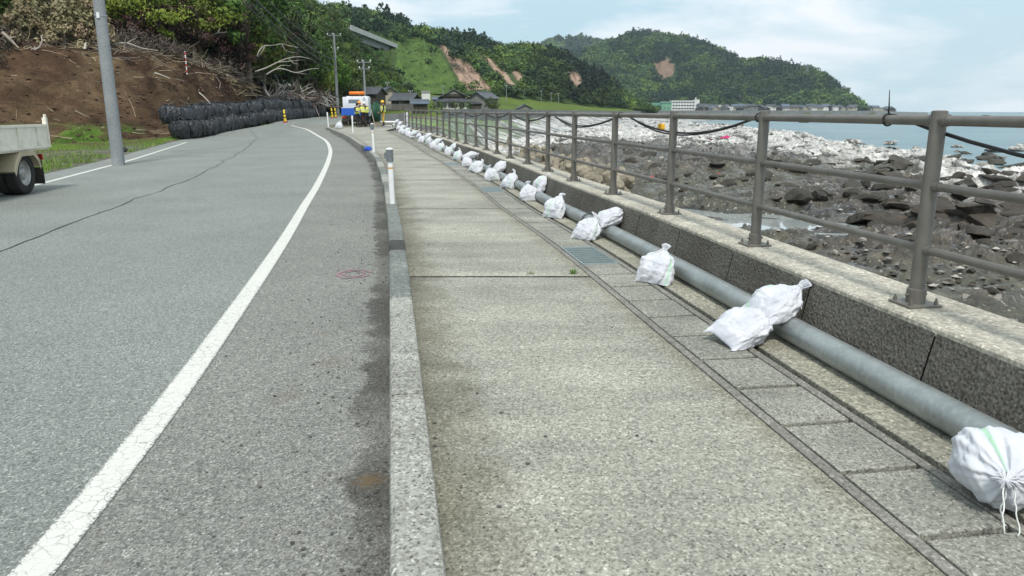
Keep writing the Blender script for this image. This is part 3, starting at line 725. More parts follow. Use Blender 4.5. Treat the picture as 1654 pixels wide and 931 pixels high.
delineator(604, 246, .96, 'second white delineator post on the kerb with blue rag at its foot', (0, -.03))
delineator(570, 214, .92, 'plain white delineator post on the kerb in front of the blue and white truck', (0, 0), False)
delineator(530.5, 205, .95, 'slim white delineator post at the far end of the kerb', (0, -.03), False)
m = MB(); p = onG(601, 244, .105)
for i in range(4):
    m.tube([p+(-.26+.05*i, -.05, .02), p+(-.20+.04*i, -.02+.03*i, .09), p+(-.10+.02*i, .03, .05)], [.03, .075, .04], 9)
tag(m.build('blue_rag', pm('blue_tarp_cloth', (.03, .10, .55), (.02, .07, .38), 9, .5), smooth=True), 'crumpled blue sheet at the foot of the second delineator post', 'rag')
m = MB(); p = onG(606, 204); m.tube([p, p+(-.12, 0, .55), p+(-.25, .05, 1.15)], .022, 8)
tag(m.build('marker_stake', pm('pale_wood', (.66, .56, .50), (.5, .4, .36), 15, .8)), 'thin pale leaning stake between the two groups of workers', 'stake')
m = MB(); a, b = onG(597, 197.5, .06), onG(641, 197.5, .06); m.tube([a, b], .085, 12)
tag(m.build('plastic_pipe', WHITEP, smooth=True, angle=.7), 'white plastic pipe lying across the path behind the workers', 'pipe')
m = MB(); p = onG(657, 205); m.tube([p, p+(0, 0, .95), p+(0, 0, .99)], [.14, .14, .11], 16)
tag(m.build('concrete_pillar', pm('pale_concrete', (.52, .53, .54), (.42, .43, .44), 4, .8), smooth=True, angle=.7), 'pale round pillar at the far end of the railing', 'pillar')
# ---------------------------------------------------------------- loose grit and weeds
def weed(px, py, label, n=22, h=.06):
    p = onG(px, py); m = MB()
    for i in range(n):
        a = rnd.uniform(0, 6.28); l = h*rnd.uniform(.5, 1.2); d = np.array([math.cos(a), math.sin(a)*.5, 0]); w = np.array([-d[1], d[0], 0])*.006
        b = p+d*rnd.uniform(0, .04); e = b+d*l*.7+np.array([0, 0, l]); mid = (b+e)/2+np.array([0, 0, l*.2])
        m.add([b-w, b+w, mid+w, mid-w], [(0, 1, 2, 3)]); m.add([mid-w, mid+w, e], [(0, 1, 2)])
    tag(m.build('weed', pm('weed_green', (.13, .24, .04), (.09, .17, .03), 20, .7)), label, 'weed')
weed(925, 443, 'small bright green weed in the pavement joint near the drain grating', 26, .055)
weed(858, 443, 'tiny weed tuft in the middle of the nearest pavement joint', 12, .03)
gb = MB(); GRV = pm('gravel_grey', (.12, .12, .11), (.05, .05, .047), 30, .9)
ico = [(0,0,1),(.9,0,.3),(.3,.85,.3),(-.7,.5,.3),(-.7,-.5,.3),(.3,-.85,.3),(0,0,-.4)]
icf = [(0,1,2),(0,2,3),(0,3,4),(0,4,5),(0,5,1),(6,2,1),(6,3,2),(6,4,3),(6,5,4),(6,1,5)]
for i in range(900):
    y = 1.6+12*rnd.random()**1.8
    if i % 7 == 0: x = rnd.uniform(kxr(y)+.02, wl(y)-.1) if rnd.random() < .6 else kxr(y)+abs(rnd.gauss(0, .12))
    else: x = kx(y)-abs(rnd.gauss(0, .5))-.02
    road_ = x < kx(y); z = float(roadz(x, y) if road_ else G(x, y)); 
    if kx(y)-.01 < x < kxr(y)+.01: continue
    sz = rnd.choice([.003, .004, .004, .005, .006, .008, .012]); a = rnd.uniform(0, 6.28); c, s_n = math.cos(a), math.sin(a)
    v = [(x+sz*(c*q[0]-s_n*q[1])*rnd.uniform(.7, 1.3), y+sz*(s_n*q[0]+c*q[1])*rnd.uniform(.7, 1.3), z+sz*.7*(q[2]+.3)) for q in ico]; gb.add(v, icf)
tag(gb.build('gravel', GRV), 'loose dark grit scattered along the kerb', 'gravel', kind='stuff')
m = MB(); PINK = pm('pink_spray_paint', (.42, .16, .20), (.20, .18, .175), 22, .8, lo=.5, hi=.62)
c = onroad(572, 442, .005)
for w, (ax, ay) in ((.02, (.16, .2)), (.016, (.10, .13))):
    V = []
    for t in np.linspace(.2, 6.0, 40):
        for k in (-1, 1):
            rr = 1+k*w/ax+.25*(fbm(t*2, w*99, 3)-.5); X = c[0]+ax*rr*math.cos(t); Y = c[1]+ay*rr*math.sin(t); V.append((X, Y, float(roadz(X, Y))+.005))
    m.grid(np.array(V).reshape(40, 2, 3))
tag(m.build('spray_mark', PINK), kind='structure')
# ---------------------------------------------------------------- foliage
def m_leaf(name, obj_random=True, hue=.03):
    s = NM(name); t = s.attr('tint')
    if obj_random:
        hs = s.n('ShaderNodeHueSaturation'); r = s.rand(); s.set(hs.inputs['Color'], t)
        s.set(hs.inputs['Hue'], s.math('ADD', s.math('MULTIPLY', s.math('FRACT', s.math('MULTIPLY', r, 7.3)), 2*hue), .5-hue)); s.set(hs.inputs['Value'], s.math('ADD', s.math('MULTIPLY', r, .8), .6)); t = hs.outputs[0]
    s.b.inputs['Transmission Weight'].default_value = 0
    return s.fin(t, .6, 0, .25)
LEAF = m_leaf('leaf_green'); LEAFF = m_leaf('leaf_far', False)
BARK = pm('bark', (.16, .135, .11), (.08, .065, .05), 9, .9)
DEADW = pm('bleached_wood', (.42, .37, .31), (.20, .165, .13), 6, .85)
def leaf_quads(rs, cen, rad, n, size, cen0, outward=.6, aspect=.55, droop=0.0):
    "n leaf-sized quads through clumps at cen with radii rad"
    i = rs.randint(0, len(cen), n); d = rs.normal(size=(n, 3)); d /= np.linalg.norm(d, axis=1)[:, None]
    q = rs.rand(n)**.4; P = cen[i]+d*(rad[i]*q)[:, None]*[1, 1, .75]
    nr = outward*(d+.5*unit_rows(P-cen0))+rs.normal(size=(n, 3))*.55; nr[:, 2] += .25; nr = unit_rows(nr)
    u = unit_rows(np.cross(nr, rs.normal(size=(n, 3)))); w = np.cross(nr, u); u[:, 2] -= droop; 
    sz = (size*rs.uniform(.6, 1.4, n))[:, None]
    V = np.stack([P-u*sz, P-w*sz*aspect, P+u*sz, P+w*sz*aspect], 1).reshape(-1, 3)
    return V, i
def unit_rows(a): return a/(np.linalg.norm(a, axis=1)[:, None]+1e-9)
def tree_mesh(seed, h, rx, rz, nclump, nleaf, size, c1, c2, trunk=True, leafmat=None, bare=.0):
    rs = np.random.RandomState(seed)
    cz = h-rz*.95; d = unit_rows(rs.normal(size=(nclump, 3))); q = rs.uniform(.55, 1.0, nclump)
    cen = np.array([0, 0, cz])+d*q[:, None]*[rx, rx, rz]; cen[:, 2] = np.maximum(cen[:, 2], h*.18)
    rad = rs.uniform(.22, .42, nclump)*rx
    V, i = leaf_quads(rs, cen, rad, nleaf, size, np.array([0, 0, cz]))
    cv = rs.rand(nclump); tone = cv[i]*.7+rs.rand(nleaf)*.3
    col = np.array(c1)+(np.array(c2)-np.array(c1))*tone[:, None]; col = np.repeat(col, 4, 0)
    F = np.arange(len(V)).reshape(-1, 4)
    t = MB(); k = rs.uniform(-.3, .3, 2)
    t.tube([(0, 0, -1), (k[0]*.3, k[1]*.3, h*.25), (k[0], k[1], h*.6), (k[0]*1.2, k[1]*1.2, h*.86)], [h*.028, h*.024, h*.015, h*.006], 7)
    for j in range(7):
        c = cen[rs.randint(nclump)]; z0 = h*rs.uniform(.25, .6); t.tube([(k[0]*z0/h, k[1]*z0/h, z0), c*[.5, .5, .5]+np.array([0, 0, z0*.5+.2]), c], [h*.011, h*.008, h*.003], 5)
    return V, F, col, t
def make_tree(name, label, cat, group, seed, h, rx, rz, ncl, nl, size, c1, c2, leafmat=LEAF, loc=(0, 0, 0)):
    V, F, C, t = tree_mesh(seed, h, rx, rz, ncl, nl, size, c1, c2)
    r = empty(name, loc, 0, label, cat, group)
    t.build('trunk', BARK, r, origin=(0, 0, 0)); fastmesh('crown', V, F, leafmat, C, r)
    return r
def far_forest(name, pts, sizes, cols, nt_=5, nleaf=70, seed=5, leaf=.16, squash=.8, mat=LEAFF):
    "a wood that reads as one mass: every crown of leaf faces, one object"
    rs = np.random.RandomState(seed); tm = []
    for k in range(nt_):
        ncl = 9; d = unit_rows(rs.normal(size=(ncl, 3))); d[:, 2] = np.abs(d[:, 2])*.9-.1; cen = d*rs.uniform(.5, .85, (ncl, 1)); rad = rs.uniform(.28, .5, ncl)
        V, i = leaf_quads(rs, cen, rad, nleaf, leaf, np.zeros(3), outward=1.0, aspect=.8); tm.append((V, rs.rand(ncl)[i]))
    tc_ = []
    for k in range(4):                            # pointed conifer crowns for the dark stands
        ncl = 16; z = rs.uniform(-.4, 1.15, ncl); rr_ = (1.25-z)/1.65*.6; a = rs.uniform(0, 6.28, ncl); cen = np.stack([rr_*np.cos(a), rr_*np.sin(a), z], 1); rad = np.maximum(.12, rr_*.7)
        V, i = leaf_quads(rs, cen, rad, nleaf, leaf*.85, np.array([0, 0, 0.]), outward=1.0, aspect=.6); tc_.append((V, rs.rand(ncl)[i]))
    VV = []; CC = []
    for p, s, c in zip(pts, sizes, cols):
        V, tone = (tc_[rs.randint(4)] if sum(c) < .15 and rs.rand() < .35 else tm[rs.randint(nt_)]); a = rs.uniform(0, 6.28); ca, sa = math.cos(a), math.sin(a)
        w = V*[s, s, s*squash*rs.uniform(.75, 1.45)]; VV.append(np.stack([w[:, 0]*ca-w[:, 1]*sa, w[:, 0]*sa+w[:, 1]*ca, w[:, 2]], 1)+p+[0, 0, s*.25])
        CC.append(np.repeat(np.asarray(c)*rs.uniform(.75, 1.3)*(.62+.7*tone[:, None]), 4, 0))
    V = np.concatenate(VV); C = np.concatenate(CC)
    return tag(fastmesh(name, V, np.arange(len(V)).reshape(-1, 4), mat, C), kind='stuff')
def m_ground(name, bump=.4):
    s = NM(name); p = s.pos(); t = s.attr('tint')
    col = s.mix(1, t, s.ramp(s.noise(1.3, 8, .65, vec=p), [(.3, .55), (.7, 1.4)]), 'MULTIPLY')
    col = s.mix(1, col, s.ramp(s.noise(9, 5, .7, vec=p), [(.3, .6), (.7, 1.35)]), 'MULTIPLY')
    s.bump(s.noise(5, 8, .7, vec=p), bump, .15); return s.fin(col, .95, 0, .1)
SOIL = m_ground('soil_surface', .7); LANDM = m_ground('land_surface', .4)
# pixel -> azimuth and elevation
def az_el(x, y): r = ray(x, y); return math.atan2(r[0], r[1]), r[2]/math.hypot(r[0], r[1])
def azpx(a, y=150):                               # azimuth -> pixel column near the horizon
    ta = np.tan(a); v = (CY-y)/FPX; return CX+FPX*ta*(math.cos(PITCH)+v*math.sin(PITCH))
def elpx(tan_el, a):                              # inverse of elevation near column azimuth a
    t = tan_el/np.cos(a); v = (t*math.cos(PITCH)+math.sin(PITCH))/(math.cos(PITCH)-t*math.sin(PITCH)); return CY-v*FPX
def pxof(P):
    d = P[..., 1]; u = P[..., 0]; h = P[..., 2]-EYE
    zc = d*math.cos(PITCH)-h*math.sin(PITCH); return CX+FPX*u/zc, CY-FPX*(h*math.cos(PITCH)+d*math.sin(PITCH))/zc
def inpoly(x, y, poly):
    r = np.zeros(np.shape(x), bool); n = len(poly)
    for i in range(n):
        x1, y1 = poly[i]; x2, y2 = poly[(i+1) % n]
        c = ((y1 > y) != (y2 > y)) & (x < (x2-x1)*(y-y1)/(y2-y1+1e-9)+x1); r ^= c
    return r
class Hill:
    "a ridge: foot distance, ridge distance and ridge height along the bearing; nd nodes up the slope"
    def __init__(s, cols, d0, d1, z0, zr, back=1.5, na=260, nd=70, shape=1.0, rough=1.0, seed=0, nsc=1.0):
        a = np.linspace(cols[0], cols[1], na); s.a = a
        t = np.r_[np.linspace(0, 1, nd), 1+np.linspace(.03, 1, 14)**1.3*back]; s.t = t
        D0 = d0(a)[:, None]; D1 = d1(a)[:, None]; Z0 = z0(a)[:, None]; ZR = zr(a)[:, None]; T = t[None]
        D = D0+(D1-D0)*T
        up = np.clip(T, 0, 1); prof = up**shape*(1-.0*up); prof = prof*.55+.45*(up*up*(3-2*up))
        Z = np.where(T <= 1, Z0+(ZR-Z0)*prof, ZR-(ZR-Z0+4)*.9*((T-1)/back)**1.25)
        X = D*np.sin(a)[:, None]; Y = D*np.cos(a)[:, None]
        amp = rough*np.sin(np.pi*np.clip(T, 0, 1))**.7
        Z = Z+amp*(fbm(X/nsc*.05+seed, Y/nsc*.05, 4)-.5)*np.abs(ZR-Z0)*.45
        gul = ridged(a[:, None]*60/nsc**.3+seed*3, T*1.2, 4)-.6; Z = Z+amp*gul*np.abs(ZR-Z0)*.16
        s.V = np.stack([X, Y, Z], -1)
    def obj(s, name, mat, cols):
        n, m = s.V.shape[:2]
        return tag(fastmesh(name, s.V.reshape(-1, 3), gridF(n, m), mat, cols.reshape(-1, 3), smooth=True), kind='structure')
    def sample(s, n, seed, tmax=1.06):
        "random points on the surface, about even over its area; returns position and grid index"
        rs = np.random.RandomState(seed); k = int(np.searchsorted(s.t, tmax)); A = s.V[:, :k]
        c = np.linalg.norm(np.cross(A[1:, :-1]-A[:-1, :-1], A[:-1, 1:]-A[:-1, :-1]), axis=-1).ravel(); c = np.cumsum(c); c /= c[-1]
        q = np.searchsorted(c, rs.rand(n)); i, j = np.divmod(q, k-1); u, v = rs.rand(n, 1), rs.rand(n, 1)
        P = A[i, j]*(1-u)*(1-v)+A[i+1, j]*u*(1-v)+A[i, j+1]*(1-u)*v+A[i+1, j+1]*u*v
        return P
def pxline(pts): 
    x = [p[0] for p in pts]; y = [p[1] for p in pts]; return lambda px: np.interp(px, x, y)
def ridge_z(line, D1, drop):
    def f(a):
        px = azpx(a); y = line(px); d = D1(a)
        v = (CY-y)/FPX; e = (v*math.cos(PITCH)-math.sin(PITCH))/(math.cos(PITCH)+v*math.sin(PITCH))*np.cos(a)   # tan elevation on this bearing
        return EYE+e*d-drop
    return f
A = lambda px: math.atan2(ray(px, 150)[0], ray(px, 150)[1])
# ------------------------------------------------ far headland and the ridge behind it
dr = lambda v: (lambda a: np.interp(azpx(a), [q[0] for q in v], [q[1] for q in v]))
skyE = pxline([(760,75),(820,78),(865,70),(880,66),(905,58),(925,57),(950,59),(975,62),(1000,70),(1040,90),(1100,130)])
E1 = dr([(760,2100),(1100,2100)]); HE = Hill((A(740), A(1110)), dr([(760,1700),(1100,1700)]), E1, dr([(700,10),(1200,10)]), ridge_z(skyE, E1, 8), na=120, nd=30, seed=9, nsc=12)
skyD = pxline([(850,100),(900,98),(950,76),(1000,64),(1020,57),(1045,54),(1070,55),(1100,57),(1130,66),(1160,78),(1190,91),(1200,95),(1225,93),(1255,99),(1275,103),(1300,108),(1330,120),(1355,136),(1375,153),(1387,163),(1396,171),(1402,178)])
D1 = dr([(850,1500),(1050,1400),(1200,1300),(1300,1250),(1400,1210)]); D0 = dr([(850,1000),(1050,960),(1130,975),(1250,1025),(1376,1110),(1402,1120)])
HD = Hill((A(840), A(1402)), D0, D1, dr([(800,4),(1450,4)]), ridge_z(skyD, D1, 6), na=240, nd=60, seed=4, nsc=8, shape=.8)
cE = np.zeros_like(HE.V)+[.05, .08, .035]; HE.obj('far_ridge', LANDM, cE)
scarD = [(1055,102),(1078,94),(1090,105),(1088,122),(1074,128),(1062,120)]
px, py = pxof(HD.V); sc = inpoly(px, py, scarD)
cD = np.zeros_like(HD.V)+[.04, .07, .025]; cD[sc] = (np.array([.17, .115, .08])*(.5+fbm(px*.4, py*.15, 4)[..., None]*1.4))[sc]; HD.obj('headland', LANDM, cD)
def tint_field(P, px, py, seed, gain=1.18):
    "the woods' own colour: fresh broadleaf, old broadleaf and dark conifer stands"
    n = fbm(px*.028+seed, py*.05, 4); n2 = fbm(px*.09+seed*2, py*.12+4, 3); r = np.random.RandomState(seed).rand(len(px))
    br = np.array([.085, .135, .022]); md = np.array([.045, .088, .022]); dk = np.array([.014, .034, .016])
    k = sstep(.40, .56, n+.25*(r-.5))[:, None]; c = dk*(1-k)+md*k; k2 = (sstep(.50, .66, n2+.3*(r-.5))*sstep(.40, .52, n))[:, None]
    return (c*(1-k2)+br*k2)*gain, n
P = HE.sample(2600, 3); px, py = pxof(P); c, n = tint_field(P, px, py, 5); far_forest('far_wood', P, RS.uniform(8, 14, len(P)), c*1.0, nleaf=60, leaf=.2)
P = HD.sample(8500, 8); px, py = pxof(P); k = ~inpoly(px, py-3, scarD) & ~inpoly(px, py-9, scarD); P = P[k]; px = px[k]; py = py[k]
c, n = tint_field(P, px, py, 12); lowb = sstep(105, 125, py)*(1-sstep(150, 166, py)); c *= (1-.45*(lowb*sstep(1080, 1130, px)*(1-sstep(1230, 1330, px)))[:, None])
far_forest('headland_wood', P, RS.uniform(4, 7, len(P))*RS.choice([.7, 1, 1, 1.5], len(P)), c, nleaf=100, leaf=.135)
# ------------------------------------------------ middle hill: wooded ridge, grass slope and slips
skyC = pxline([(420,-20),(480,0),(520,2),(560,6),(600,16),(640,23),(660,32),(680,39),(720,49),(760,56),(775,60),(800,68),(830,71),(850,72),(880,74),(905,80),(930,92),(960,108),(985,122),(1005,140),(1020,156),(1040,168),(1062,180)])
C1 = dr([(420,430),(640,470),(800,520),(900,540),(1000,520),(1062,470)]); C0 = dr([(420,240),(650,250),(720,270),(800,300),(900,350),(1000,410),(1062,440)])
HC = Hill((A(420), A(1062)), C0, C1, dr([(420,10),(640,8),(700,7.5),(800,8),(900,6),(960,4),(1062,2)]), ridge_z(skyC, C1, 5.2), na=300, nd=80, seed=2, nsc=4, shape=.75)
scars = [[(708,70),(720,76),(743,97),(765,117),(790,144),(757,146),(743,132),(728,105)], [(765,79),(790,93),(817,118),(832,138),(820,139),(807,124),(790,105)], [(825,111),(840,115),(845,134),(832,128)], [(914,116),(928,110),(938,126),(938,143),(925,136)], [(744,96),(750,94),(796,142),(788,146)], [(1000,0),(1001,0),(1001,1)]]
grassC = [(640,70),(664,56),(690,60),(705,75),(722,105),(742,138),(716,152),(672,162),(650,160),(640,120)]
px, py = pxof(HC.V); cC = np.zeros_like(HC.V)+[.045, .075, .022]
gr = inpoly(px, py, grassC); nz = fbm(px*.09, py*.4, 4); cC[gr] = (np.array([.075, .125, .028])*(.5+.9*nz[..., None]))[gr]
for sp in scars:
    k = inpoly(px+6*(fbm(px*.2, py*.2, 3)-.5), py, sp); nn = fbm(px*.35-py*.2, py*.08, 4)[..., None]; cC[k] = (np.array([.13, .088, .062])*(1-sstep(.35, .65, nn))+np.array([.36, .255, .185])*sstep(.35, .65, nn))[k]
HC.obj('hillside', LANDM, cC)
P = HC.sample(5200, 21); px, py = pxof(P); keep = np.ones(len(P), bool)
for sp in scars: keep &= ~(inpoly(px, py-1, sp) | inpoly(px-6, py-4, sp) | inpoly(px+6, py-4, sp) | inpoly(px-4, py-9, sp) | inpoly(px+4, py-9, sp) | inpoly(px, py-10, sp) | inpoly(px, py-16, sp)) | (RS.rand(len(P)) < .04)
keep &= ~((inpoly(px, py-3, grassC) | inpoly(px-3, py-8, grassC) | inpoly(px+3, py-8, grassC)) & (RS.rand(len(P)) < .985))
br_poly = [(560,44),(640,66),(646,112),(630,124),(590,124),(566,92)]; keep &= ~inpoly(px, py, br_poly)
P = P[keep]; px = px[keep]; py = py[keep]; c, n = tint_field(P, px, py, 31)
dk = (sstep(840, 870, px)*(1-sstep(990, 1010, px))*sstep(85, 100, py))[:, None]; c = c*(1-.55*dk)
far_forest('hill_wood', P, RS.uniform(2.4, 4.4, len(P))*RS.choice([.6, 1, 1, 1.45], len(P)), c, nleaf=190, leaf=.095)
# low scrub on the grass slope
k = inpoly(*pxof(HC.sample(1500, 5)), grassC); P = HC.sample(1500, 5)[k]; far_forest('slope_scrub', P, RS.uniform(.3, .9, len(P)), np.array([.075, .125, .026])*RS.uniform(.6, 1.3, (len(P), 1)), nleaf=26, leaf=.3, squash=.5)
# ------------------------------------------------ near wooded spur left of the bridge
skyB = pxline([(-900,-300),(250,-300),(330,-200),(400,-110),(450,-50),(480,-14),(515,6),(545,24),(567,48),(590,72),(620,99),(637,126),(655,150),(668,176),(675,182)])
B0 = dr([(-900,66),(300,68),(420,76),(500,92),(560,150),(600,208),(640,224),(675,236)]); B1 = dr([(-900,150),(300,165),(420,175),(500,195),(560,225),(620,255),(675,264)])
HB = Hill((A(-900), A(672)), B0, B1, dr([(-900,6.5),(300,6.5),(420,4.5),(500,2.5),(560,2),(675,2)]), ridge_z(skyB, B1, 6.8), na=300, nd=60, seed=6, nsc=2, shape=.9, rough=.6)
HB.obj('wooded_slope', SOIL, np.zeros_like(HB.V)+[.05, .055, .022])
protos = []
specs = [(7.5,3.1,3.3,34,3000,.17,(.04,.085,.012),(.13,.21,.025)), (6.5,2.8,2.7,28,2600,.16,(.035,.075,.014),(.10,.17,.025)), (8.5,3.2,3.8,36,3200,.17,(.03,.06,.016),(.08,.135,.028)), (5.5,2.7,2.3,24,2300,.15,(.07,.12,.014),(.17,.24,.025)), (7,2.6,3.2,30,2600,.16,(.016,.036,.014),(.042,.07,.02))]
TLAB = ['full green broadleaf tree on the steep near hillside', 'rounded mid-green tree on the steep near hillside', 'tall dark green tree on the steep near hillside', 'bright yellow-green young tree on the steep near hillside', 'narrow very dark tree on the steep near hillside']
for i, q in enumerate(specs):
    protos.append(make_tree('broadleaf_tree', TLAB[i], 'tree', 'trees on the near hillside', 200+i, *q))
def poisson(P, r):
    kept = []; g = {}
    for p in P:
        rr = r(p); key = (int(p[0]//6), int(p[1]//6)); ok = True
        for dx in (-1, 0, 1):
            for dy in (-1, 0, 1):
                for q in g.get((key[0]+dx, key[1]+dy), ()):
                    if (q[0]-p[0])**2+(q[1]-p[1])**2 < rr*rr: ok = False; break
                if not ok: break
            if not ok: break
        if ok: g.setdefault(key, []).append(p); kept.append(p)
    return np.array(kept)
P = HB.sample(16000, 41, 1.1); px, py = pxof(P); k = (px > -120) & (px < 690) & (py > -45); P = P[k]
P = poisson(P, lambda p: 3.0); px, py = pxof(P); print('near trees', len(P))
if len(P) > 420: 
    o_ = np.argsort(np.hypot(P[:, 0], P[:, 1])); P = P[o_]; px = px[o_]
used = [False]*5; ntree = 0; rest = []
for j, p in enumerate(P):
    if ntree >= 295: rest.append(p); continue
    n = fbm(p[0]*.06, p[1]*.06, 3)+rnd.uniform(-.12, .12); i = 4 if n < .36 else 2 if n < .44 else 1 if n < .52 else 0 if n < .60 else 3
    if px[j] > 560 and rnd.random() < .6: i = rnd.choice([2, 4])
    o = protos[i] if not used[i] else copy_tree(protos[i]); used[i] = True; ntree += 1
    o.location = (p[0], p[1], p[2]-.3); s = rnd.uniform(.75, 1.2); o.scale = (s, s, s*rnd.uniform(.85, 1.15)); o.rotation_euler = (0, 0, rnd.uniform(0, 6.28))
if rest:
    rest = np.array(rest); px, py = pxof(rest); c, n = tint_field(rest, px, py, 51); far_forest('spur_wood', rest, RS.uniform(2.6, 3.6, len(rest)), c, nleaf=420, leaf=.085)
for i, p in enumerate(protos):
    if not used[i]: p.location = (*HB.V[40+i*9, 20][:2], HB.V[40+i*9, 20][2])
P = HB.sample(2500, 77, 1.05); px, py = pxof(P); k = (px > -150) & (px < 690) & (py > -45); P = P[k]; px = px[k]; py = py[k]; c, n = tint_field(P, px, py, 61)
far_forest('undergrowth', P, RS.uniform(.7, 1.6, len(P)), c*1.0, nleaf=120, leaf=.11, squash=.7)
# ------------------------------------------------ landslip bank beside the road
foot = smooth_curve([(-95,18), (-60,27), (-40,33.5), (-27,38.5), (-22.3,41.3), (-21.2,46), (-21.9,55), (-22.4,62), (-25.2,75), (-27,92)], 160, 4)
crest = smooth_curve([(-110,40), (-75,45), (-50,50), (-36,52), (-28,55), (-25.8,60), (-24.8,66), (-24.6,72), (-26.2,82), (-27,97)], 160, 4)
cz = np.interp(np.linspace(0, 1, 160), [0, .3, .5, .62, .70, .76, .82, .88, 1], [7, 6.6, 6.3, 6.2, 5.6, 4.6, 3.7, 3.2, 2.6])
tt = np.r_[np.linspace(0, 1, 80), 1.08, 1.2, 1.4, 1.7, 2.1]; V = np.zeros((160, len(tt), 3))
for j, t in enumerate(tt):
    xy = foot+(crest-foot)*t; u_ = min(t, 1); pz = .50*u_+.5*(u_*u_*(3-2*u_)); z0 = G(foot[:, 0], foot[:, 1])-.15
    z = z0+(cz-z0)*pz + max(0, t-1)*.8
    wob = math.sin(math.pi*min(1, u_*.98+.02))*.9+.15; z = z+wob*((fbm(xy[:, 0]*.16, xy[:, 1]*.16, 5)-.5)*2.6+(ridged(xy[:, 0]*.5+t*.3, xy[:, 1]*.5, 4)-.5)*.9+(fbm(xy[:, 0]*1.7, xy[:, 1]*1.7, 3)-.5)*.5)*(.25 if t == 0 else 1)
    V[:, j] = np.c_[xy, z]
BV = V
nn = fbm(V[..., 0]*.35, V[..., 1]*.35, 5)[..., None]; hh = sstep(.55, 1.0, tt)[None, :, None]
nn2 = fbm(V[..., 0]*1.6, V[..., 1]*1.6, 5)[..., None]; nn = sstep(.3, .7, nn)*.5+sstep(.3, .7, nn2)*.5; cB = np.array([.030, .017, .011])*(1-nn)+np.array([.098, .060, .036])*nn; straw = sstep(.45, .62, fbm(V[..., 0]*.8+9, V[..., 1]*.5, 4))[..., None]*(.25+.55*hh); cB = cB*(1-straw)+np.array([.17, .125, .068])*straw; gx, gy = pxof(V); gk_ = ((1-sstep(205, 240, gx))*sstep(196, 214, gy)*sstep(.42, .52, fbm(V[..., 0]*.5, V[..., 1]*.5, 4)))[..., None]; cB = cB*(1-gk_)+np.array([.07, .13, .02])*(.5+nn)*gk_
tag(fastmesh('dirt_bank', V.reshape(-1, 3), gridF(*V.shape[:2]), SOIL, cB.reshape(-1, 3), smooth=True), kind='structure')
def on_bank(i, t):
    j = np.interp(t, tt, np.arange(len(tt))); j0 = int(min(j, len(tt)-2)); f = j-j0; i0 = int(min(i, 158)); g = i-i0
    return (BV[i0, j0]*(1-f)+BV[i0, j0+1]*f)*(1-g)+(BV[i0+1, j0]*(1-f)+BV[i0+1, j0+1]*f)*g
# twigs and straw lying on the bank
def twig(m, p, d, l, r, bend=.25, n=4, mi=0, sides=4):
    pts = [np.array(p, float)]; d = unit(d)
    for i in range(n): d = unit(d+RS.normal(size=3)*bend*np.array([1, 1, .6])); pts.append(pts[-1]+d*l/n)
    m.tube(pts, np.linspace(r, r*.35, n+1), sides, mi, cap=False); return pts
TWG = [pm('straw_pale', (.50, .42, .29), (.34, .27, .17), 2, .9), pm('twig_brown', (.13, .095, .07), (.08, .06, .045), 2, .9), pm('twig_grey', (.30, .275, .24), (.2, .18, .155), 2, .9)]
m = MB()
for q in range(2600):
    i = rnd.uniform(30, 157); t = rnd.uniform(.05, .98) if q < 750 else 1.02-abs(rnd.gauss(0, .18)); p = on_bank(i, max(t, .03)); 
    if i > 118 and t < .5: continue
    nx = np.array([rnd.gauss(0, 1), rnd.gauss(0, .6), rnd.gauss(-.1, .3)]); twig(m, p+(0, 0, .05), nx, rnd.choice([.3, .5, .7, 1.0, 1.6]), rnd.uniform(.012, .034), .2, 3, rnd.choice([0, 0, 1, 2]), 3)
tag(m.build('branch_litter', TWG), 'pale straw and broken twigs strewn over the brown bank', 'twigs', kind='stuff')
m = MB()
for q in range(3600):
    i = rnd.uniform(30, 140); p = on_bank(i, rnd.random()**1.2); s = rnd.choice([.04, .05, .07, .09, .12, .16]); a = rnd.uniform(0, 6.28); c, sn = math.cos(a), math.sin(a)
    m.add([(p[0]+s*(c*k[0]-sn*k[1])*rnd.uniform(.7, 1.3), p[1]+s*(sn*k[0]+c*k[1])*rnd.uniform(.7, 1.3), p[2]+s*.8*k[2]*rnd.uniform(.7, 1.2)) for k in [(0,0,1),(.9,0,.3),(.3,.85,.3),(-.7,.5,.3),(-.7,-.5,.3),(.3,-.85,.3),(0,0,-.4)]], [(0,1,2),(0,2,3),(0,3,4),(0,4,5),(0,5,1),(6,2,1),(6,3,2),(6,4,3),(6,5,4),(6,1,5)], rnd.choice([0, 0, 1]))
tag(m.build('soil_clods', [pm('clod_dark', (.075, .044, .026), (.05, .03, .019), 6, .95), pm('clod_brown', (.12, .07, .042), (.07, .04, .025), 6, .95)]), 'crumbled clods of brown soil lying on the bank', 'soil', kind='stuff')
m = MB()
for q in range(1900):                             # brush along the crest
    i = rnd.uniform(40, 126) if q % 3 else rnd.uniform(46, 78); p = on_bank(i, rnd.uniform(.86, 1.15) if q % 3 else rnd.uniform(.72, 1.2)); d = np.array([rnd.gauss(0, .8), rnd.gauss(0, .6), rnd.uniform(-.1, .7)])
    pts = twig(m, p, d, rnd.uniform(.6, 2.2), rnd.uniform(.012, .03), .35, 4, rnd.choice([0, 1, 1, 2, 2]), 3)
    for k in (2, 3): twig(m, pts[k], RS.normal(size=3), .6, .01, .3, 2, rnd.choice([1, 2]), 3)
tag(m.build('brushwood', TWG), 'tangled grey and brown brushwood along the crest of the bank', 'brushwood', kind='stuff')
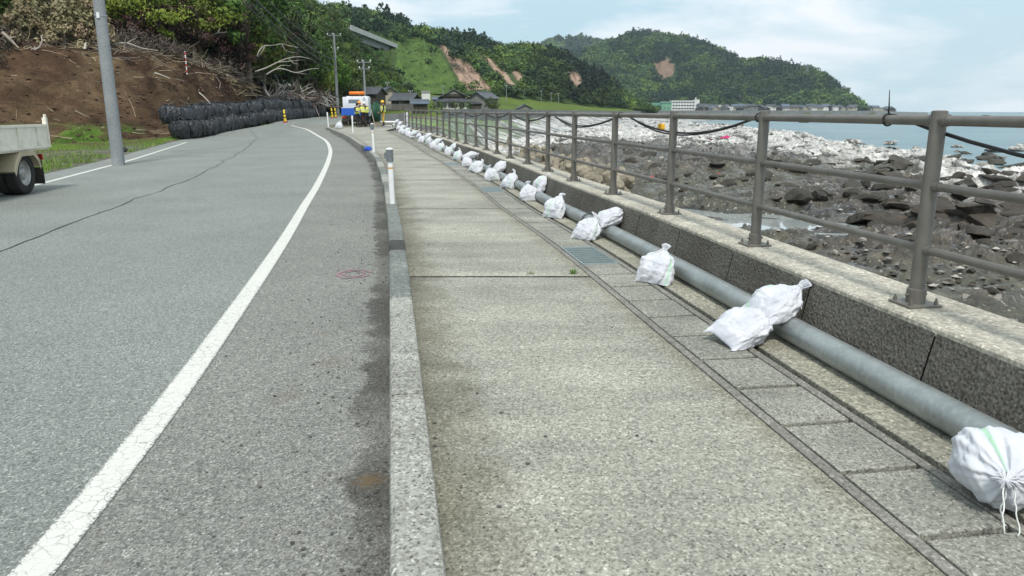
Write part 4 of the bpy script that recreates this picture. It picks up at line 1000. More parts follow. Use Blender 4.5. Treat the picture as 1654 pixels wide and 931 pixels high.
def branch(label, pts_px, d, r, subs=(), mat=DEADW, group='fallen branches on the bank'):
    P = [atd(x, y, d+dd) for x, y, dd in pts_px]; o_ = np.array(P[0]); m = MB(); sm = smooth_curve(P, 24, 2); m.tube(sm, np.linspace(r, r*.4, 24), 7)
    r0 = tag(m.build('fallen_branch', mat, smooth=True, origin=o_), label, 'branch', group)
    m = MB()
    for ss in subs:
        Q = smooth_curve([atd(x, y, d+dd) for x, y, dd in ss], 14, 1); m.tube(Q, np.linspace(r*.6, r*.2, 14), 5)
    if subs: m.build('side_branch', mat, r0, smooth=True, origin=o_)
PALEW = pm('pale_stripped_wood', (.46, .43, .38), (.30, .275, .24), 5, .8)
branch('pale bare branch rising and bending right above the brushwood, uppermost of the bleached ones', [(415,92,0),(420,80,0),(428,74,.5),(440,74,.5),(455,71,1),(470,75,1.5),(482,77,2)], 70, .065, [[(428,74,.5),(424,83,0),(416,93,0)], [(455,71,1),(462,82,1),(478,86,2)]], PALEW)
branch('long pale bare branch pointing right over the debris, the middle of the bleached ones', [(412,116,0),(430,110,.2),(448,101,.5),(466,94,1),(485,92,1.2),(503,96,2)], 70, .07, [[(448,101,.5),(470,99,1),(490,97,1.5)], [(466,94,1),(474,102,1),(482,104,1)]], PALEW)
branch('pale bare branch lying low with forked tips, lowest of the bleached ones', [(430,121,0),(445,112,.3),(460,112,.5),(478,118,1),(500,112,1.5),(515,111,2)], 70, .065, [[(445,112,.3),(455,106,.5),(470,107,1)], [(478,118,1),(495,120,1.5)]], PALEW)
branch('dark leaning branch crossing behind the big utility pole', [(120,-6,0),(160,6,.4),(180,24,.8),(215,45,1.2),(245,55,1.6),(262,57,2)], 62, .10, [[(180,24,.8),(210,12,1),(240,2,1)], [(215,45,1.2),(205,60,1)]], BARK)
branch('weathered grey log slanting down the left end of the bank', [(0,50,0),(14,62,-.5),(30,78,-1)], 50, .14, [[(14,62,-.5),(26,60,-.4)]], DEADW)
branch('curved pale branch sticking out of the brush left of the utility pole', [(48,82,0),(62,78,.2),(68,66,.3),(66,58,.4)], 50, .07, [[(62,78,.2),(50,80,0),(50,98,-.5)]], PALEW)
branch('thin pale pole lying across the crest left of the utility pole', [(40,78,0),(70,82,.3),(100,88,.6)], 51, .06, [], PALEW)
branch('grey crooked branch along the crest right of the utility pole', [(180,72,0),(205,70,.3),(228,78,.5),(255,82,1)], 55, .07, [[(205,70,.3),(222,60,.5)]], PALEW)
branch('grey crooked branch in the reddish dead trees above the marker stake', [(320,62,0),(335,58,.3),(350,54,.8),(356,46,1)], 66, .08, [[(335,58,.3),(340,44,.4)], [(350,54,.8),(366,52,1)]], PALEW)
branch('short thick white stump end standing in the crest brush', [(137,79,0),(138,73,0),(138.5,69,0)], 52, .10, [], pm('cut_white_wood', (.66, .62, .54), (.55, .5, .42), 4, .8))
branch('long thin branch lying down the slope of the bank above the black bags', [(322,150,0),(331,158,-.8),(340,168,-1.4)], 51, .05, [], PALEW)
branch('straw-coloured stick lying on the bank below the crest', [(250,118,0),(262,122,-.1),(275,127,-.4)], 50, .05, [], PALEW)
# debris of stumps, roots and sticks on the far end of the bank
m = MB(); DEB = [pm('debris_pink_wood', (.50, .40, .36), (.36, .28, .25), 3, .85), TWG[2], TWG[1], pm('debris_white', (.66, .65, .62), (.5, .48, .46), 4, .8)]
for q in range(520):
    X = rnd.uniform(432, 545); d = 73+(X-432)/113*24; yt = np.interp(X, [432,455,470,500,530,545], [148,136,134,140,144,170]); yb = np.interp(X, [432,470,545], [168,166,172])
    p = atd(X, yt+(yb-yt)*rnd.random()**.8+3, d); dv = np.array([rnd.gauss(0, .8), rnd.gauss(0, .6), rnd.gauss(.1, .6)])
    twig(m, p, dv, rnd.uniform(.5, 1.9), rnd.uniform(.02, .07), .3, 3, rnd.choice([0, 1, 1, 2, 2, 3]) if X < 490 else rnd.choice([0, 1, 2, 2, 2, 3]), 5)
tag(m.build('debris_heap', DEB, smooth=True), 'tangle of pale roots, broken stumps and sticks behind the far black bags', 'debris', kind='stuff')
far_forest('debris_mass', np.array([on_bank(i, t) for i in np.linspace(118, 157, 16) for t in (.9, 1.2)]), RS.uniform(.9, 1.7, 32), np.array([.035, .026, .02])*RS.uniform(.6, 1.6, (32, 1)), nleaf=160, leaf=.10, squash=.8)
# trees and shrubs on the crest: dead red-brown, dry straw-coloured and green
def crest_tree(name, label, cat, group, spec, spots, dz=-.4):
    pr = None
    for x, y, d, s in spots:
        if pr is None: o = pr = make_tree(name, label, cat, group, *spec)
        else: o = copy_tree(pr)
        p = atd(x, y, d); o.location = (p[0], p[1], p[2]+dz); o.scale = (s, s, s*rnd.uniform(.9, 1.1)); o.rotation_euler = (0, 0, rnd.uniform(0, 6.28))
crest_tree('dead_tree', 'tree with dead red-brown leaves behind the crest of the bank', 'dead tree', 'dead red-brown trees behind the crest', (301, 5.2, 2.0, 2.3, 22, 2100, .13, (.035,.018,.015), (.085,.042,.032)),
  [(262,95,63,1.0),(292,92,65,1.1),(322,94,66,.9),(235,90,62,.8),(372,112,70,1.0),(390,118,70,.7),(352,104,69,.7),(460,95,86,.8),(502,150,92,.45),(215,88,60,.7)])
crest_tree('dry_shrub', 'shrub of dry straw-coloured leaves on the crest of the bank', 'shrub', 'dry shrubs on the crest', (302, 3.2, 1.7, 1.5, 20, 1300, .12, (.15,.115,.055), (.36,.30,.18)),
  [(62,70,54,1.2),(90,66,55,1.3),(115,68,55,1.2),(140,70,55,1.0),(38,78,52,.9),(105,84,53,.8),(165,80,55,.8),(78,52,58,1.1)])
crest_tree('grey_shrub', 'leafless grey-brown thicket low on the crest of the bank', 'shrub', 'leafless thickets on the crest', (303, 2.6, 1.9, 1.2, 20, 1500, .09, (.045,.035,.028), (.15,.12,.095)),
  [(-30,112,47,.9),(5,104,50,.6),(40,98,51,.6),(15,90,52,.7),(190,90,56,.7),(215,88,57,.8),(245,92,58,.8),(280,98,59,.7),(-50,100,48,1.4)])
crest_tree('green_shrub', 'leafy green bush at the top of the bank', 'bush', 'green bushes above the bank', (304, 4.2, 2.3, 2.0, 24, 2000, .13, (.05,.09,.01), (.16,.22,.02)),
  [(20,40,60,1.2),(-20,50,58,1.2),(50,30,63,1.2),(130,40,62,1.0),(160,52,61,1.0),(200,60,62,.9),(420,90,84,.9),(340,60,74,1.0),(310,44,76,1.1),(370,70,80,1.1),(400,110,76,.8),(440,130,84,.8),(475,132,90,.9)])
# ------------------------------------------------ land sheet
# far coast wall line: bearing -> distance
swl = [(700,62),(735,78),(770,100),(820,130),(880,180),(940,250),(1000,350),(1060,480),(1120,600),(1200,720),(1300,840),(1385,960),(1420,1010)]
def coast_d(a): return np.interp(azpx(a), [q[0] for q in swl], [q[1] for q in swl])
aa = np.radians(np.linspace(-85, math.degrees(A(1418)), 260)); rr = np.r_[2, 6, np.geomspace(10, 1500, 90)]
X = np.sin(aa)[:, None]*rr; Y = np.cos(aa)[:, None]*rr
Zg = G(X, Y)-.28
px = azpx(aa)[:, None]; far_ = np.interp(rr, [0, 98, 150, 220, 300, 450, 900, 1500], [0, 0, .7, 1.4, 3, 4, 4, 6])[None]
Z = Zg+far_*np.where(px > 1000, .45, 1)
c0 = C0(aa)[:, None]; z0c = np.interp(px, [420, 640, 700, 800, 900, 960, 1062], [10, 8, 7.5, 8, 6, 4, 2]); kk = np.clip((rr[None]-105)/(c0-105), 0, 1)
Z = np.where((px < 1062) & (px > 560) & (rr[None] > 105), .8+(z0c-.8)*kk**4+(fbm(X*.03, Y*.03, 4)-.5)*1.2*np.sin(np.pi*kk), Z)
wx = xs(WC, .25)(np.clip(Y, 0, 50)); right = (X > wx-.35) & (Y < 52) ; sea = (rr[None] < coast_d(aa)[:, None]+2) & (px > 690)
drop = right | sea; Z = np.where(drop, -6, Z)
V = np.stack([X, Y, Z], -1); nz = fbm(X*.05, Y*.05, 5)[..., None]
cL = np.array([.055, .085, .018])*(1-nz)+np.array([.12, .17, .03])*nz; cL = np.where((rr < 60)[None, :, None], np.array([.09, .10, .03])*(.6+.8*nz), cL)
vil = ((rr > 430)[None, :, None]); cL = np.where(vil, np.array([.07, .08, .04])+.05*nz, cL)
tag(fastmesh('ground', V.reshape(-1, 3), gridF(len(aa), len(rr)), LANDM, cL.reshape(-1, 3), smooth=True), kind='structure')
def landz(x, y):
    a = math.atan2(x, y); r = math.hypot(x, y); i = int(np.argmin(np.abs(aa-a))); return float(np.interp(r, rr, Z[i]))
# roadside grass
m = MB(); GRS = [pm('grass_blade', (.16, .29, .03), (.11, .21, .02), 3, .7), pm('grass_blade_dry', (.26, .25, .09), (.18, .17, .06), 3, .8), pm('grass_blade_dark', (.06, .12, .02), (.04, .085, .015), 3, .7)]
def grass_patch(m, n, fn, h0=.12):
    for q in range(n):
        p = fn(); 
        if p is None: continue
        h = h0*rnd.uniform(.5, 1.6); a = rnd.uniform(0, 6.28); w = np.array([math.cos(a), math.sin(a), 0])*rnd.uniform(.012, .03); l = np.array([rnd.gauss(0, .4), rnd.gauss(0, .4), 1])*h
        m.add([p-w, p+w, p+l], [(0, 1, 2)], rnd.choice([0, 0, 0, 1, 2]))
def gfn():
    y = rnd.uniform(15, 46); x = float(lbx(y))-abs(rnd.gauss(0, 2.4))-.1-max(0, y-39)*.0
    f = fbm(x*.5, y*.4, 3)
    if f < .42: return None
    fx = np.interp(y, foot[:, 1], foot[:, 0])
    if y > 33 and x < fx-1.5: return None
    z = float(G(x, y))-.28
    return np.array([x, y, max(z+.02, z)])
grass_patch(m, 26000, gfn, .2)
def gfn2():
    p = on_bank(rnd.uniform(40, 82), abs(rnd.gauss(0, .09))); gx, gy = pxof(p)
    return p if gx < 245 and fbm(p[0]*.5, p[1]*.5, 4) > .44 else None
grass_patch(m, 9000, gfn2, .2)
tag(m.build('grass', GRS), 'green roadside grass between the road and the bank', 'grass', kind='stuff')
V = []                                            # raised verge so the road edge meets grass
ys_ = np.arange(-8, 47, .7)
for y in ys_:
    fx = min(float(np.interp(y, foot[:, 1], foot[:, 0])), lbx(y)-3) if y > 20 else lbx(y)-12
    X_ = np.linspace(lbx(y)+.02, min(fx, lbx(y)-2.5), 14); Zv = roadz(X_, np.full(14, y))+.0+np.r_[-.01, np.full(13, .05)]+(fbm(X_*.8, np.full(14, y*.8), 4)-.5)*.12*np.r_[0, np.ones(13)]
    V.append(np.stack([X_, np.full(14, y), Zv], -1))
V = np.array(V); nz = fbm(V[..., 0]*.6, V[..., 1]*.45, 4)[..., None]; k = sstep(.40, .5, nz); edge_ = np.r_[1, .8, .3, np.zeros(11)][None, :, None]
cV = np.array([.10, .075, .045])*(1-k)+np.array([.10, .175, .022])*k; cV = cV*(1-edge_)+np.array([.14, .13, .11])*edge_
tag(fastmesh('verge', V.reshape(-1, 3), gridF(len(ys_), 14), SOIL, cV.reshape(-1, 3), smooth=True), kind='structure')
# ---------------------------------------------------------------- foreshore laid bare, tide pools and sea
SEA = -3.1
sh_l = pxline([(560,192),(700,193),(800,192),(900,191),(1000,193),(1060,196),(1100,199),(1150,203),(1200,207),(1250,213),(1320,226),(1400,238),(1450,247),(1560,262),(1654,268),(1800,275),(2300,300)])
def shore_d(a): return (EYE-SEA)*FPX/(sh_l(azpx(a, 230))-181.0)
aS = np.linspace(A(655), math.radians(52), 900); rS = np.geomspace(6.5, 640, 760)
X = np.sin(aS)[:, None]*rS; Y = np.cos(aS)[:, None]*rS; px = azpx(aS)[:, None]+0*X
sd_ = shore_d(aS)[:, None]; q = rS[None]/sd_
def warp(x, y): return x+2.5*(fbm(x*.12, y*.12, 3)-.5), y+2.5*(fbm(x*.12+40, y*.12, 3)-.5)
wx_, wy_ = warp(X, Y); th_ = .55; ux = wx_*math.cos(th_)+wy_*math.sin(th_); uy = -wx_*math.sin(th_)+wy_*math.cos(th_)
big = fbm(ux*.045, uy*.085, 4); mid = ridged(ux*.16, uy*.42, 5, .55); fine = ridged(ux*.9, uy*1.7, 4, .55)
slab = 0
for px_, py_, rx_, ry_, k_ in ((1580,385,5.5,3.2,1),(1440,350,3.6,2.0,.9),(1640,345,6,4,.9),(1310,318,4,1.6,.6),(1500,300,7,2.5,.6),(1130,268,5,2,.9),(1190,278,5,2,.8)):
    c_ = at(px_, py_, -2.6); slab = np.maximum(slab, k_*np.exp(-((X-c_[0])/rx_)**2-((Y-c_[1])/ry_)**2))
slab = slab+0*X     # brown bedded slabs on the right
lay = uy*1.5+.9*fbm(ux*.15, uy*.3, 3); saw = lay-np.floor(lay); saw = np.where(saw < .82, saw/.82, (1-saw)/.18)
base = (.25-.2*(1-sstep(26, 44, rS)[None]))*(1-sstep(.85, 1.15, q))-2.2*sstep(.98, 1.35, q)
near = 1-sstep(16, 34, rS)[None]
H_ = SEA+base+(big-.48)*1.25+(mid-.55)*1.15*(1-.45*near)+(fine-.5)*.36*(1-.3*near)+slab*(.12+.15*saw+.25*(mid-.4)+.3*(fine-.5))
rough_ = ridged(ux*.22+11, uy*.6, 5, .6); H_ += (rough_-.52)*1.5*sstep(38, 75, rS)[None]*(1-sstep(1.0, 1.25, q))
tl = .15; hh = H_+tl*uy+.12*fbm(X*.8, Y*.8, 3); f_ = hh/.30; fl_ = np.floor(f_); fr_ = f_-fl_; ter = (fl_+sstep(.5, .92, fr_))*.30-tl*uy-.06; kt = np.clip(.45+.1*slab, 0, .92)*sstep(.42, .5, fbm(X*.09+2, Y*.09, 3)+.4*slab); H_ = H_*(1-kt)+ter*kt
riser_shade = kt*sstep(.45, .6, fr_)*(1-sstep(.9, 1.0, fr_))
# white ledges by the water, stepped
led = sstep(.5, .62, fbm(ux*.05+7, uy*.13, 4)); H_ += .28*led*sstep(.4, .7, q)*(1-sstep(1.0, 1.2, q))
out_rock = sstep(.62, .74, fbm(X*.02+3, Y*.02, 4))*sstep(1.05, 1.2, q)*(1-sstep(1.6, 2.1, q))*sstep(1180, 1240, px)*(1-sstep(1320, 1360, px)); H_ += out_rock*(1.6+mid)
# wall foot: sand and stone banked up, grass ground towards the left
lat = X-xs(WC, .31)(np.clip(Y, -2, 52)); H_ = np.where(Y < 52, H_+.5*(1-sstep(0, 5, lat)), H_)
cw = coast_d(aS)[:, None]; gk = (1-sstep(705, 790, px+18*(fbm(X*.2, Y*.2, 3)-.5)))*sstep(20, 45, rS)[None]
zb_ = np.interp(px, [640, 735, 800, 900, 1000, 1100, 1250], [.9, .7, .2, .3, -.6, -1.6, -2.6])+(fbm(X*.15, Y*.15, 4)-.5)*.6; rk_ = np.clip((rS[None]/cw-.5)/.48, 0, 1)**1.3*(px < 1300); H_ = np.where(rk_ > 0, np.maximum(H_, (SEA-.3)+(zb_-SEA+.3)*rk_), H_)
H_ = H_*(1-gk)+gk*(np.interp(rS, [20, 40, 60, 120], [-1.2, .0, .85, .9])[None]+(fbm(X*.4, Y*.4, 4)-.5)*.5)
H_ = np.where(lat < -.25, np.where((Y < 50), -7, H_), H_); H_ = np.where((rS[None] > cw+1) & (px < 1420), -7, H_)
for (px_, py_, lx_, ly_, a_) in ((1135,345,2.6,1.0,.9),(1185,362,3.2,1.0,.6),(1300,362,3.6,1.1,.5),(1255,350,2.0,.7,.4),(1372,382,2.6,.8,.3),(1440,320,2.2,.9,.3),(1370,408,2.2,.5,.5),(1490,300,2.2,.8,.2),(1600,310,3,1,.1),(1180,286,5,1.4,.2),(1270,290,5,1.2,.1),(1470,440,2.4,.6,.4)):
    c_ = at(px_, py_, SEA); dx_, dy_ = X-c_[0], Y-c_[1]; u_ = (dx_*math.cos(a_)-dy_*math.sin(a_))/lx_; v_ = (dx_*math.sin(a_)+dy_*math.cos(a_))/ly_
    k_ = 1-sstep(.6, 1.35, np.hypot(u_, v_)+.7*(fbm(X*.6, Y*.6, 4)-.5)); k2_ = 1-sstep(1.0, 1.7, np.hypot(u_, v_)); H_ = H_*(1-k2_)+np.minimum(H_, SEA+.05+.3*(fine-.35))*k2_; H_ = H_*(1-k_)+np.minimum(H_, SEA-.06)*k_
V = np.stack([X, Y, H_], -1)
n1_ = fbm(X*.12+5, Y*.12, 5); n2_ = fbm(X*.7, Y*.7+8, 5); n3_ = fbm(ux*.3, uy*.9, 4); hz_ = H_-SEA
mud = np.array([.038, .036, .030]); olive = np.array([.056, .054, .034]); brown = np.array([.078, .063, .048]); grey = np.array([.15, .142, .125]); white = np.array([.47, .455, .425])
def lerp(a, b, k): return a*(1-k[..., None])+b*k[..., None]
col = lerp(np.zeros_like(V)+mud, grey*.75, sstep(.45, .62, n2_)*.8)
col = lerp(col, olive, sstep(.42, .55, n1_)*(1-.3*near))
col = lerp(col, brown, np.clip(sstep(.5, .62, n3_)*sstep(.25, .7, hz_)*.7+slab*1.1, 0, 1))
col = lerp(col, brown*.35, sstep(.40, .3, saw)*np.clip(slab*1.2, 0, 1)*.6)
qa = np.interp(px, [850, 1000, 1150, 1300, 1450], [.13, .20, .33, .52, .60]); wz = sstep(qa*.9, qa*1.3, q+.25*(n1_-.5))
wk = np.clip(wz, 0, 1)*sstep(.515, .565, .18*n2_+.22*n3_+.25*fbm(ux*.09+3, uy*.34, 5)+.35*rough_)*(1-.9*np.clip(slab, 0, 1))
col = lerp(col, white*(.72+.5*n2_[..., None]), np.clip(wk, 0, 1)); col = lerp(col, np.array([.10, .16, .028])*(.5+n2_[..., None]), gk*sstep(.36, .46, n1_)*.9)
col = lerp(col, np.array([.09, .15, .028])*(.5+n2_[..., None]), np.clip(rk_*1.6-.5, 0, 1)*(1-sstep(840, 900, px))*sstep(.46, .54, n1_))
col = col*(1-.5*riser_shade[..., None]); wet = 1-sstep(.0, .12, hz_); col = col*(1-.5*wet[..., None])  # ledge risers shaded in the colour; wet rock near the water is darker
def m_shore():
    s = NM('shore_rock'); p = s.pos(); t = s.attr('tint')
    col = s.mix(1, t, s.ramp(s.noise(1.5, 9, .75, vec=p), [(.36, .3), (.64, 1.9)]), 'MULTIPLY'); col = s.mix(1, col, s.ramp(s.noise(11, 6, .75, vec=p), [(.3, .6), (.7, 1.35)]), 'MULTIPLY')
    st = s.ramp(s.noise(5, 4, .65, vec=p), [(.60, 0.0), (.65, .8)]); col = s.mix(st, col, (.33, .31, .28))
    s.bump(s.mix(.5, s.noise(4, 9, .75, vec=p), s.voro(5, out='Distance', vec=p)), .8, .12); return s.fin(col, s.ramp(s.noise(.8, 5, vec=p), [(.4, .3), (.6, .7)]), 0, .6)
SHORE = m_shore()
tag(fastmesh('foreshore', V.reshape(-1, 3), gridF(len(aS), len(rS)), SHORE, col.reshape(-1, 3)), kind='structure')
def shz(x, y):
    a = math.atan2(x, y); r = math.hypot(x, y); i = int(np.clip(np.searchsorted(aS, a), 0, len(aS)-1)); j = int(np.clip(np.searchsorted(rS, r), 0, len(rS)-1)); return float(H_[i, j])
def onshore(x, y):
    z = -2.6
    for _ in range(20): p = at(x, y, z); z = .6*z+.4*max(shz(p[0], p[1]), SEA)
    return np.array([p[0], p[1], z])
def m_water():
    s = NM('sea_water'); p = s.pos()
    v = s.scale(p, (.55, 1.0, 1)); n = s.noise(.5, 9, .62, vec=v); n2 = s.noise(.045, 4, .6, vec=v)
    foam = s.math('MULTIPLY', s.ramp(s.noise(.12, 7, .7, vec=s.scale(p, (.35, 1, 1))), [(.64, 0.0), (.68, 1.0)]), .8)
    col = s.mix(foam, s.mix(s.ramp(n2, [(.4, 0.0), (.6, 1.0)]), (.085, .165, .19), (.13, .215, .235)), (.75, .78, .78))
    s.bump(n, .8, .5); return s.fin(col, s.mix(foam, (.3,)*3, (.7,)*3), 0, .3)
m = MB(); an = np.linspace(0, 2*math.pi, 97)[:-1]; R_ = [30, 56, 600, 3000, 40000]
V = [(r*math.sin(a), r*math.cos(a), SEA) for r in R_ for a in an]
f = [(i*96+j, i*96+(j+1) % 96, (i+1)*96+(j+1) % 96, (i+1)*96+j) for i in range(4) for j in range(96)]+[tuple(range(95, -1, -1))]
m.add(V, [q[::-1] for q in f], [1]*96+[0]*(len(f)-97)+[1])
POOL = pm('pool_water_sky_tone', (.36, .39, .38), (.28, .31, .30), .3, .03, 0, 1.0); o = m.build('sea', [m_water(), POOL], origin=(0, 0, SEA)); tag(o, kind='structure')  # pale pool colour paints in the reflection of the sky
# ---------------------------------------------------------------- boulders, armour blocks and flotsam
BOUL = pm('boulder_rock', (.070, .063, .050), (.032, .030, .025), 2.2, .85, bump=(6, .8, .06), vary=.25)
BOULW = pm('pale_boulder', (.42, .39, .34), (.25, .23, .2), 2.2, .85, bump=(6, .8, .06), vary=.15)
def rock_mesh(seed, flat=.6):
    bm = bmesh.new(); bmesh.ops.create_icosphere(bm, subdivisions=4, radius=1)
    P = np.array([v.co[:] for v in bm.verts]); rs = np.random.RandomState(seed)
    for _ in range(22):                           # cleave flat faces
        n = unit(rs.normal(size=3)); d = rs.uniform(.42, .82); k = P@n-d; P = P-np.maximum(k, 0)[:, None]*n*.92
    P *= 1+.10*(fbm(P[:, 0]*2+seed, P[:, 1]*2+P[:, 2], 4)-.5)[:, None]*2; P *= [1, rs.uniform(.6, .9), flat]
    f = [[v.index for v in q.verts] for q in bm.faces]; bm.free(); return P, f
def place_rocks(name, lab, cat, grp, mat, seeds, spots, flat=.6, tilt=.2):
    prs = []
    for i, (x, y, w) in enumerate(spots):
        p = onshore(x, y); s = w*np.hypot(p[0], p[1])/FPX/2*math.hypot(1, 0)
        k = i % len(seeds)
        if len(prs) <= k:
            P, f = rock_mesh(seeds[k], flat); m = MB(); m.add(P, f); o = m.build(name, mat, smooth=True, origin=(0, 0, 0), angle=.22); prs.append(o)
        else: o = prs[k].copy(); COL.objects.link(o)
        o.location = (p[0], p[1], p[2]+.08*s); o.scale = (s, s*rnd.uniform(.8, 1.2), s*rnd.uniform(.7, 1.1)); o.rotation_euler = (rnd.uniform(-tilt, tilt), rnd.uniform(-tilt, tilt), rnd.uniform(0, 6.28)); tag(o, lab if isinstance(lab, str) else lab[i], cat, grp)
place_rocks('boulder', 'dark brown weathered boulder on the bare shore beyond the railing', 'boulder', 'dark boulders on the shore', BOUL, [3, 8, 15, 21, 34],
 [(1118,262,40),(1135,270,50),(1152,262,42),(1188,270,46),(1170,276,30),(1290,318,60),(1325,322,44),(1265,300,30),(1310,400,26),(1180,300,40),(1215,285,34),(1010,297,26),(985,280,24),(1020,262,30),(1060,268,34),(1090,275,26),(1040,250,22),(1400,300,40),(1440,330,36),(1375,315,34),(1480,290,44),(1560,300,50),(1610,315,60),(1630,290,40),(1520,325,40),(1590,395,34),(1640,420,40),(1420,402,30),(1330,352,24),(930,246,18),(960,252,20),(905,240,16),(880,235,14),(1000,240,22),(1450,270,34),(1350,282,30),(1500,262,30),(1400,262,26),(1610,265,34),(1550,280,26),(1105,310,26),(1150,325,30),(1245,330,24),(1090,292,20),(1360,430,22),(1600,470,30),(1570,440,22)])
place_rocks('pale_rock', 'pale bleached rock lying on the bare shore near the pools', 'rock', 'pale rocks on the shore', BOULW, [5, 12, 40],
 [(1395,384,22),(1347,408,20),(1160,302,18),(1125,312,16),(1050,262,16),(1068,256,14),(1015,230,16),(1150,240,18),(1208,246,20),(1290,252,22),(1330,246,20),(1400,250,26),(1470,256,26),(1530,262,28),(1585,268,24),(980,222,14),(950,216,12),(925,212,12),(1040,216,14),(1090,222,16),(1240,236,18),(1560,480,16),(1610,482,20),(1475,318,20),(1320,300,14)])
SLABM = pm('bedded_brown_rock', (.080, .066, .051), (.030, .027, .022), 1.6, .85, bump=(3.2, 1.0, .25), vary=.2)
def slab_spots(n, x0, x1, y0, y1, w0, w1): return [(rnd.uniform(x0, x1), rnd.uniform(y0, y1), rnd.uniform(w0, w1)) for _ in range(n)]
place_rocks('outcrop_rock', 'brown bedded rock slab of the jagged outcrop on the near shore at right', 'rock slab', 'bedded rock slabs of the near outcrop', SLABM, [61, 62, 63, 64, 65, 66],
 slab_spots(17, 1490, 1700, 345, 402, 80, 165)+slab_spots(8, 1400, 1500, 338, 372, 60, 110)+slab_spots(9, 1560, 1700, 312, 345, 60, 120)+slab_spots(8, 1420, 1700, 288, 312, 50, 100), flat=.22, tilt=.22)
place_rocks('ledge_rock', 'dark jagged rock of the low outcrops in the middle of the shore', 'rock', 'dark jagged rocks in the middle of the shore', BOUL, [71, 72, 73, 74],
 slab_spots(26, 1000, 1260, 252, 300, 22, 52)+slab_spots(26, 1240, 1480, 262, 325, 24, 60)+slab_spots(16, 880, 1040, 232, 270, 14, 32)+slab_spots(16, 1300, 1654, 248, 282, 24, 60), flat=.34, tilt=.25)
place_rocks('white_ledge', 'white bleached ledge rock near the edge of the sea', 'rock', 'white ledge rocks near the sea', pm('bleached_rock', (.44, .42, .39), (.10, .09, .075), 2.6, .85, bump=(4, .9, .12), vary=.2, lo=.42, hi=.56), [81, 82, 83, 84],
 slab_spots(34, 1200, 1654, 232, 264, 14, 44)+slab_spots(24, 1000, 1250, 205, 246, 10, 26)+slab_spots(10, 900, 1050, 202, 235, 8, 18), flat=.34, tilt=.2)
CONC = pm('armour_concrete', (.30, .265, .20), (.19, .165, .125), 3, .9, bump=(12, .4), vary=.12)
def block_proto():
    m = MB()
    for d in ((0, 0, 1), (.94, 0, -.33), (-.47, .82, -.33), (-.47, -.82, -.33)):
        d = unit(d); m.tube([d*0, d*.55, d*1.0, d*1.06], [.50, .40, .31, .24], 10)
    return m.build('armour_block', CONC, smooth=True, angle=.5, origin=(0, 0, 0))
pr = None
for i in range(58):
    t = (i//2)/28; x = np.interp(t, [0, .35, .7, 1], [738, 845, 930, 1006])+rnd.uniform(-9, 9); y = np.interp(t, [0, .35, .7, 1], [216, 244, 274, 299])-(i % 2)*rnd.uniform(3, 11)+rnd.uniform(-2, 2)
    p = at(x, y, -2.15); z = max(shz(p[0], p[1]), -2.9)
    if pr is None: o = pr = block_proto()
    else: o = pr.copy(); COL.objects.link(o)
    s = rnd.uniform(.65, .85); o.location = (p[0], p[1], -2.45+rnd.uniform(-.1, .35)); o.scale = (s,)*3; o.rotation_euler = [rnd.uniform(0, 6.28) for _ in range(3)]
    tag(o, 'tan four-legged concrete armour block piled at the outer foot of the sea wall', 'armour block', 'concrete armour blocks below the wall')
m = MB(); p = onshore(1160, 227); PNK = pm('pink_net', (.55, .04, .16), (.35, .02, .10), 6, .7)
gx_ = np.linspace(-1, 1, 40); gy_ = np.linspace(-1, 1, 16); m.grid([[p+np.array([a*2.4, b*.9, -.1+(.75*max(0, 1-abs(b)**2)*np.interp(a, [-1, -.6, 0, .5, .85, 1], [.05, .35, .45, 1, .8, .05]))*(.55+.9*fbm(a*5, b*3, 4))]) for b in gy_] for a in gx_])
tag(m.build('fishing_net', PNK, smooth=True), 'bright pink heap of net or sheet washed up among the white rocks', 'net')
m = MB(); a, b = onshore(768, 210), onshore(872, 197); a[2] += .3; b[2] += .5; m.tube(smooth_curve([a, a*.5+b*.5+(0, 0, .15), b], 20, 2), np.linspace(.2, .12, 20), 8)
tag(m.build('driftwood_log', BARK, smooth=True), 'long dark driftwood trunk on the shore behind the middle of the railing', 'log')
FLO = [(1085, 182+22, .3, 'yellow'), (722, 221, .25, 'red'), (1052, 290, .25, 'red'), (1160, 287, .3, 'red'), (905, 212, .3, 'white'), (1000, 208, .3, 'orange')]
for x, y, s, c in FLO:
    p = onshore(x, y); m = MB(); m.tube([p+(0, 0, -.02), p+(0, 0, s*.3), p+(0, 0, s*.8), p+(0, 0, s)], [s*.5, s*.7, s*.6, s*.15], 10)
    col_ = {'yellow': (.7, .45, .04), 'red': (.5, .05, .05), 'white': (.7, .7, .68), 'orange': (.65, .25, .05)}[c]
    place = {1085: 'far out on the white rocks', 722: 'in the grass just behind the far railing', 1052: 'on the shore below the middle posts', 1160: 'beside the dark boulders', 905: 'among the rocks near the armour blocks', 1000: 'among the far white rocks'}[x]
    tag(m.build('float', pm('float_'+c, col_, None, 6, .5), smooth=True), f'small {c} fishing float washed up {place}', 'float', 'floats washed ashore')
m = MB()
for q in range(1400):
    y = rnd.uniform(196, 470); x = rnd.uniform(1000, 1654); 
    if y > 300+(x-1000)*.33: continue
    p = onshore(x, y)
    if p[2] < SEA+.05: continue
    s = rnd.choice([.04, .05, .06, .08, .1, .14])*(1+max(0, p[1]-30)/60); a = rnd.uniform(0, 6.28); c, sn = math.cos(a), math.sin(a)
    m.add([(p[0]+s*(c*k[0]-sn*k[1])*rnd.uniform(.7, 1.3), p[1]+s*(sn*k[0]+c*k[1]), p[2]+s*.6*k[2]) for k in ico], icf, rnd.choice([0, 0, 0, 1, 1, 2]))
tag(m.build('shingle', [BOUL, pm('shingle_grey', (.22, .21, .19), (.12, .115, .1), 4, .9), BOULW]), 'loose stones scattered over the bare shore', 'stones', kind='stuff')
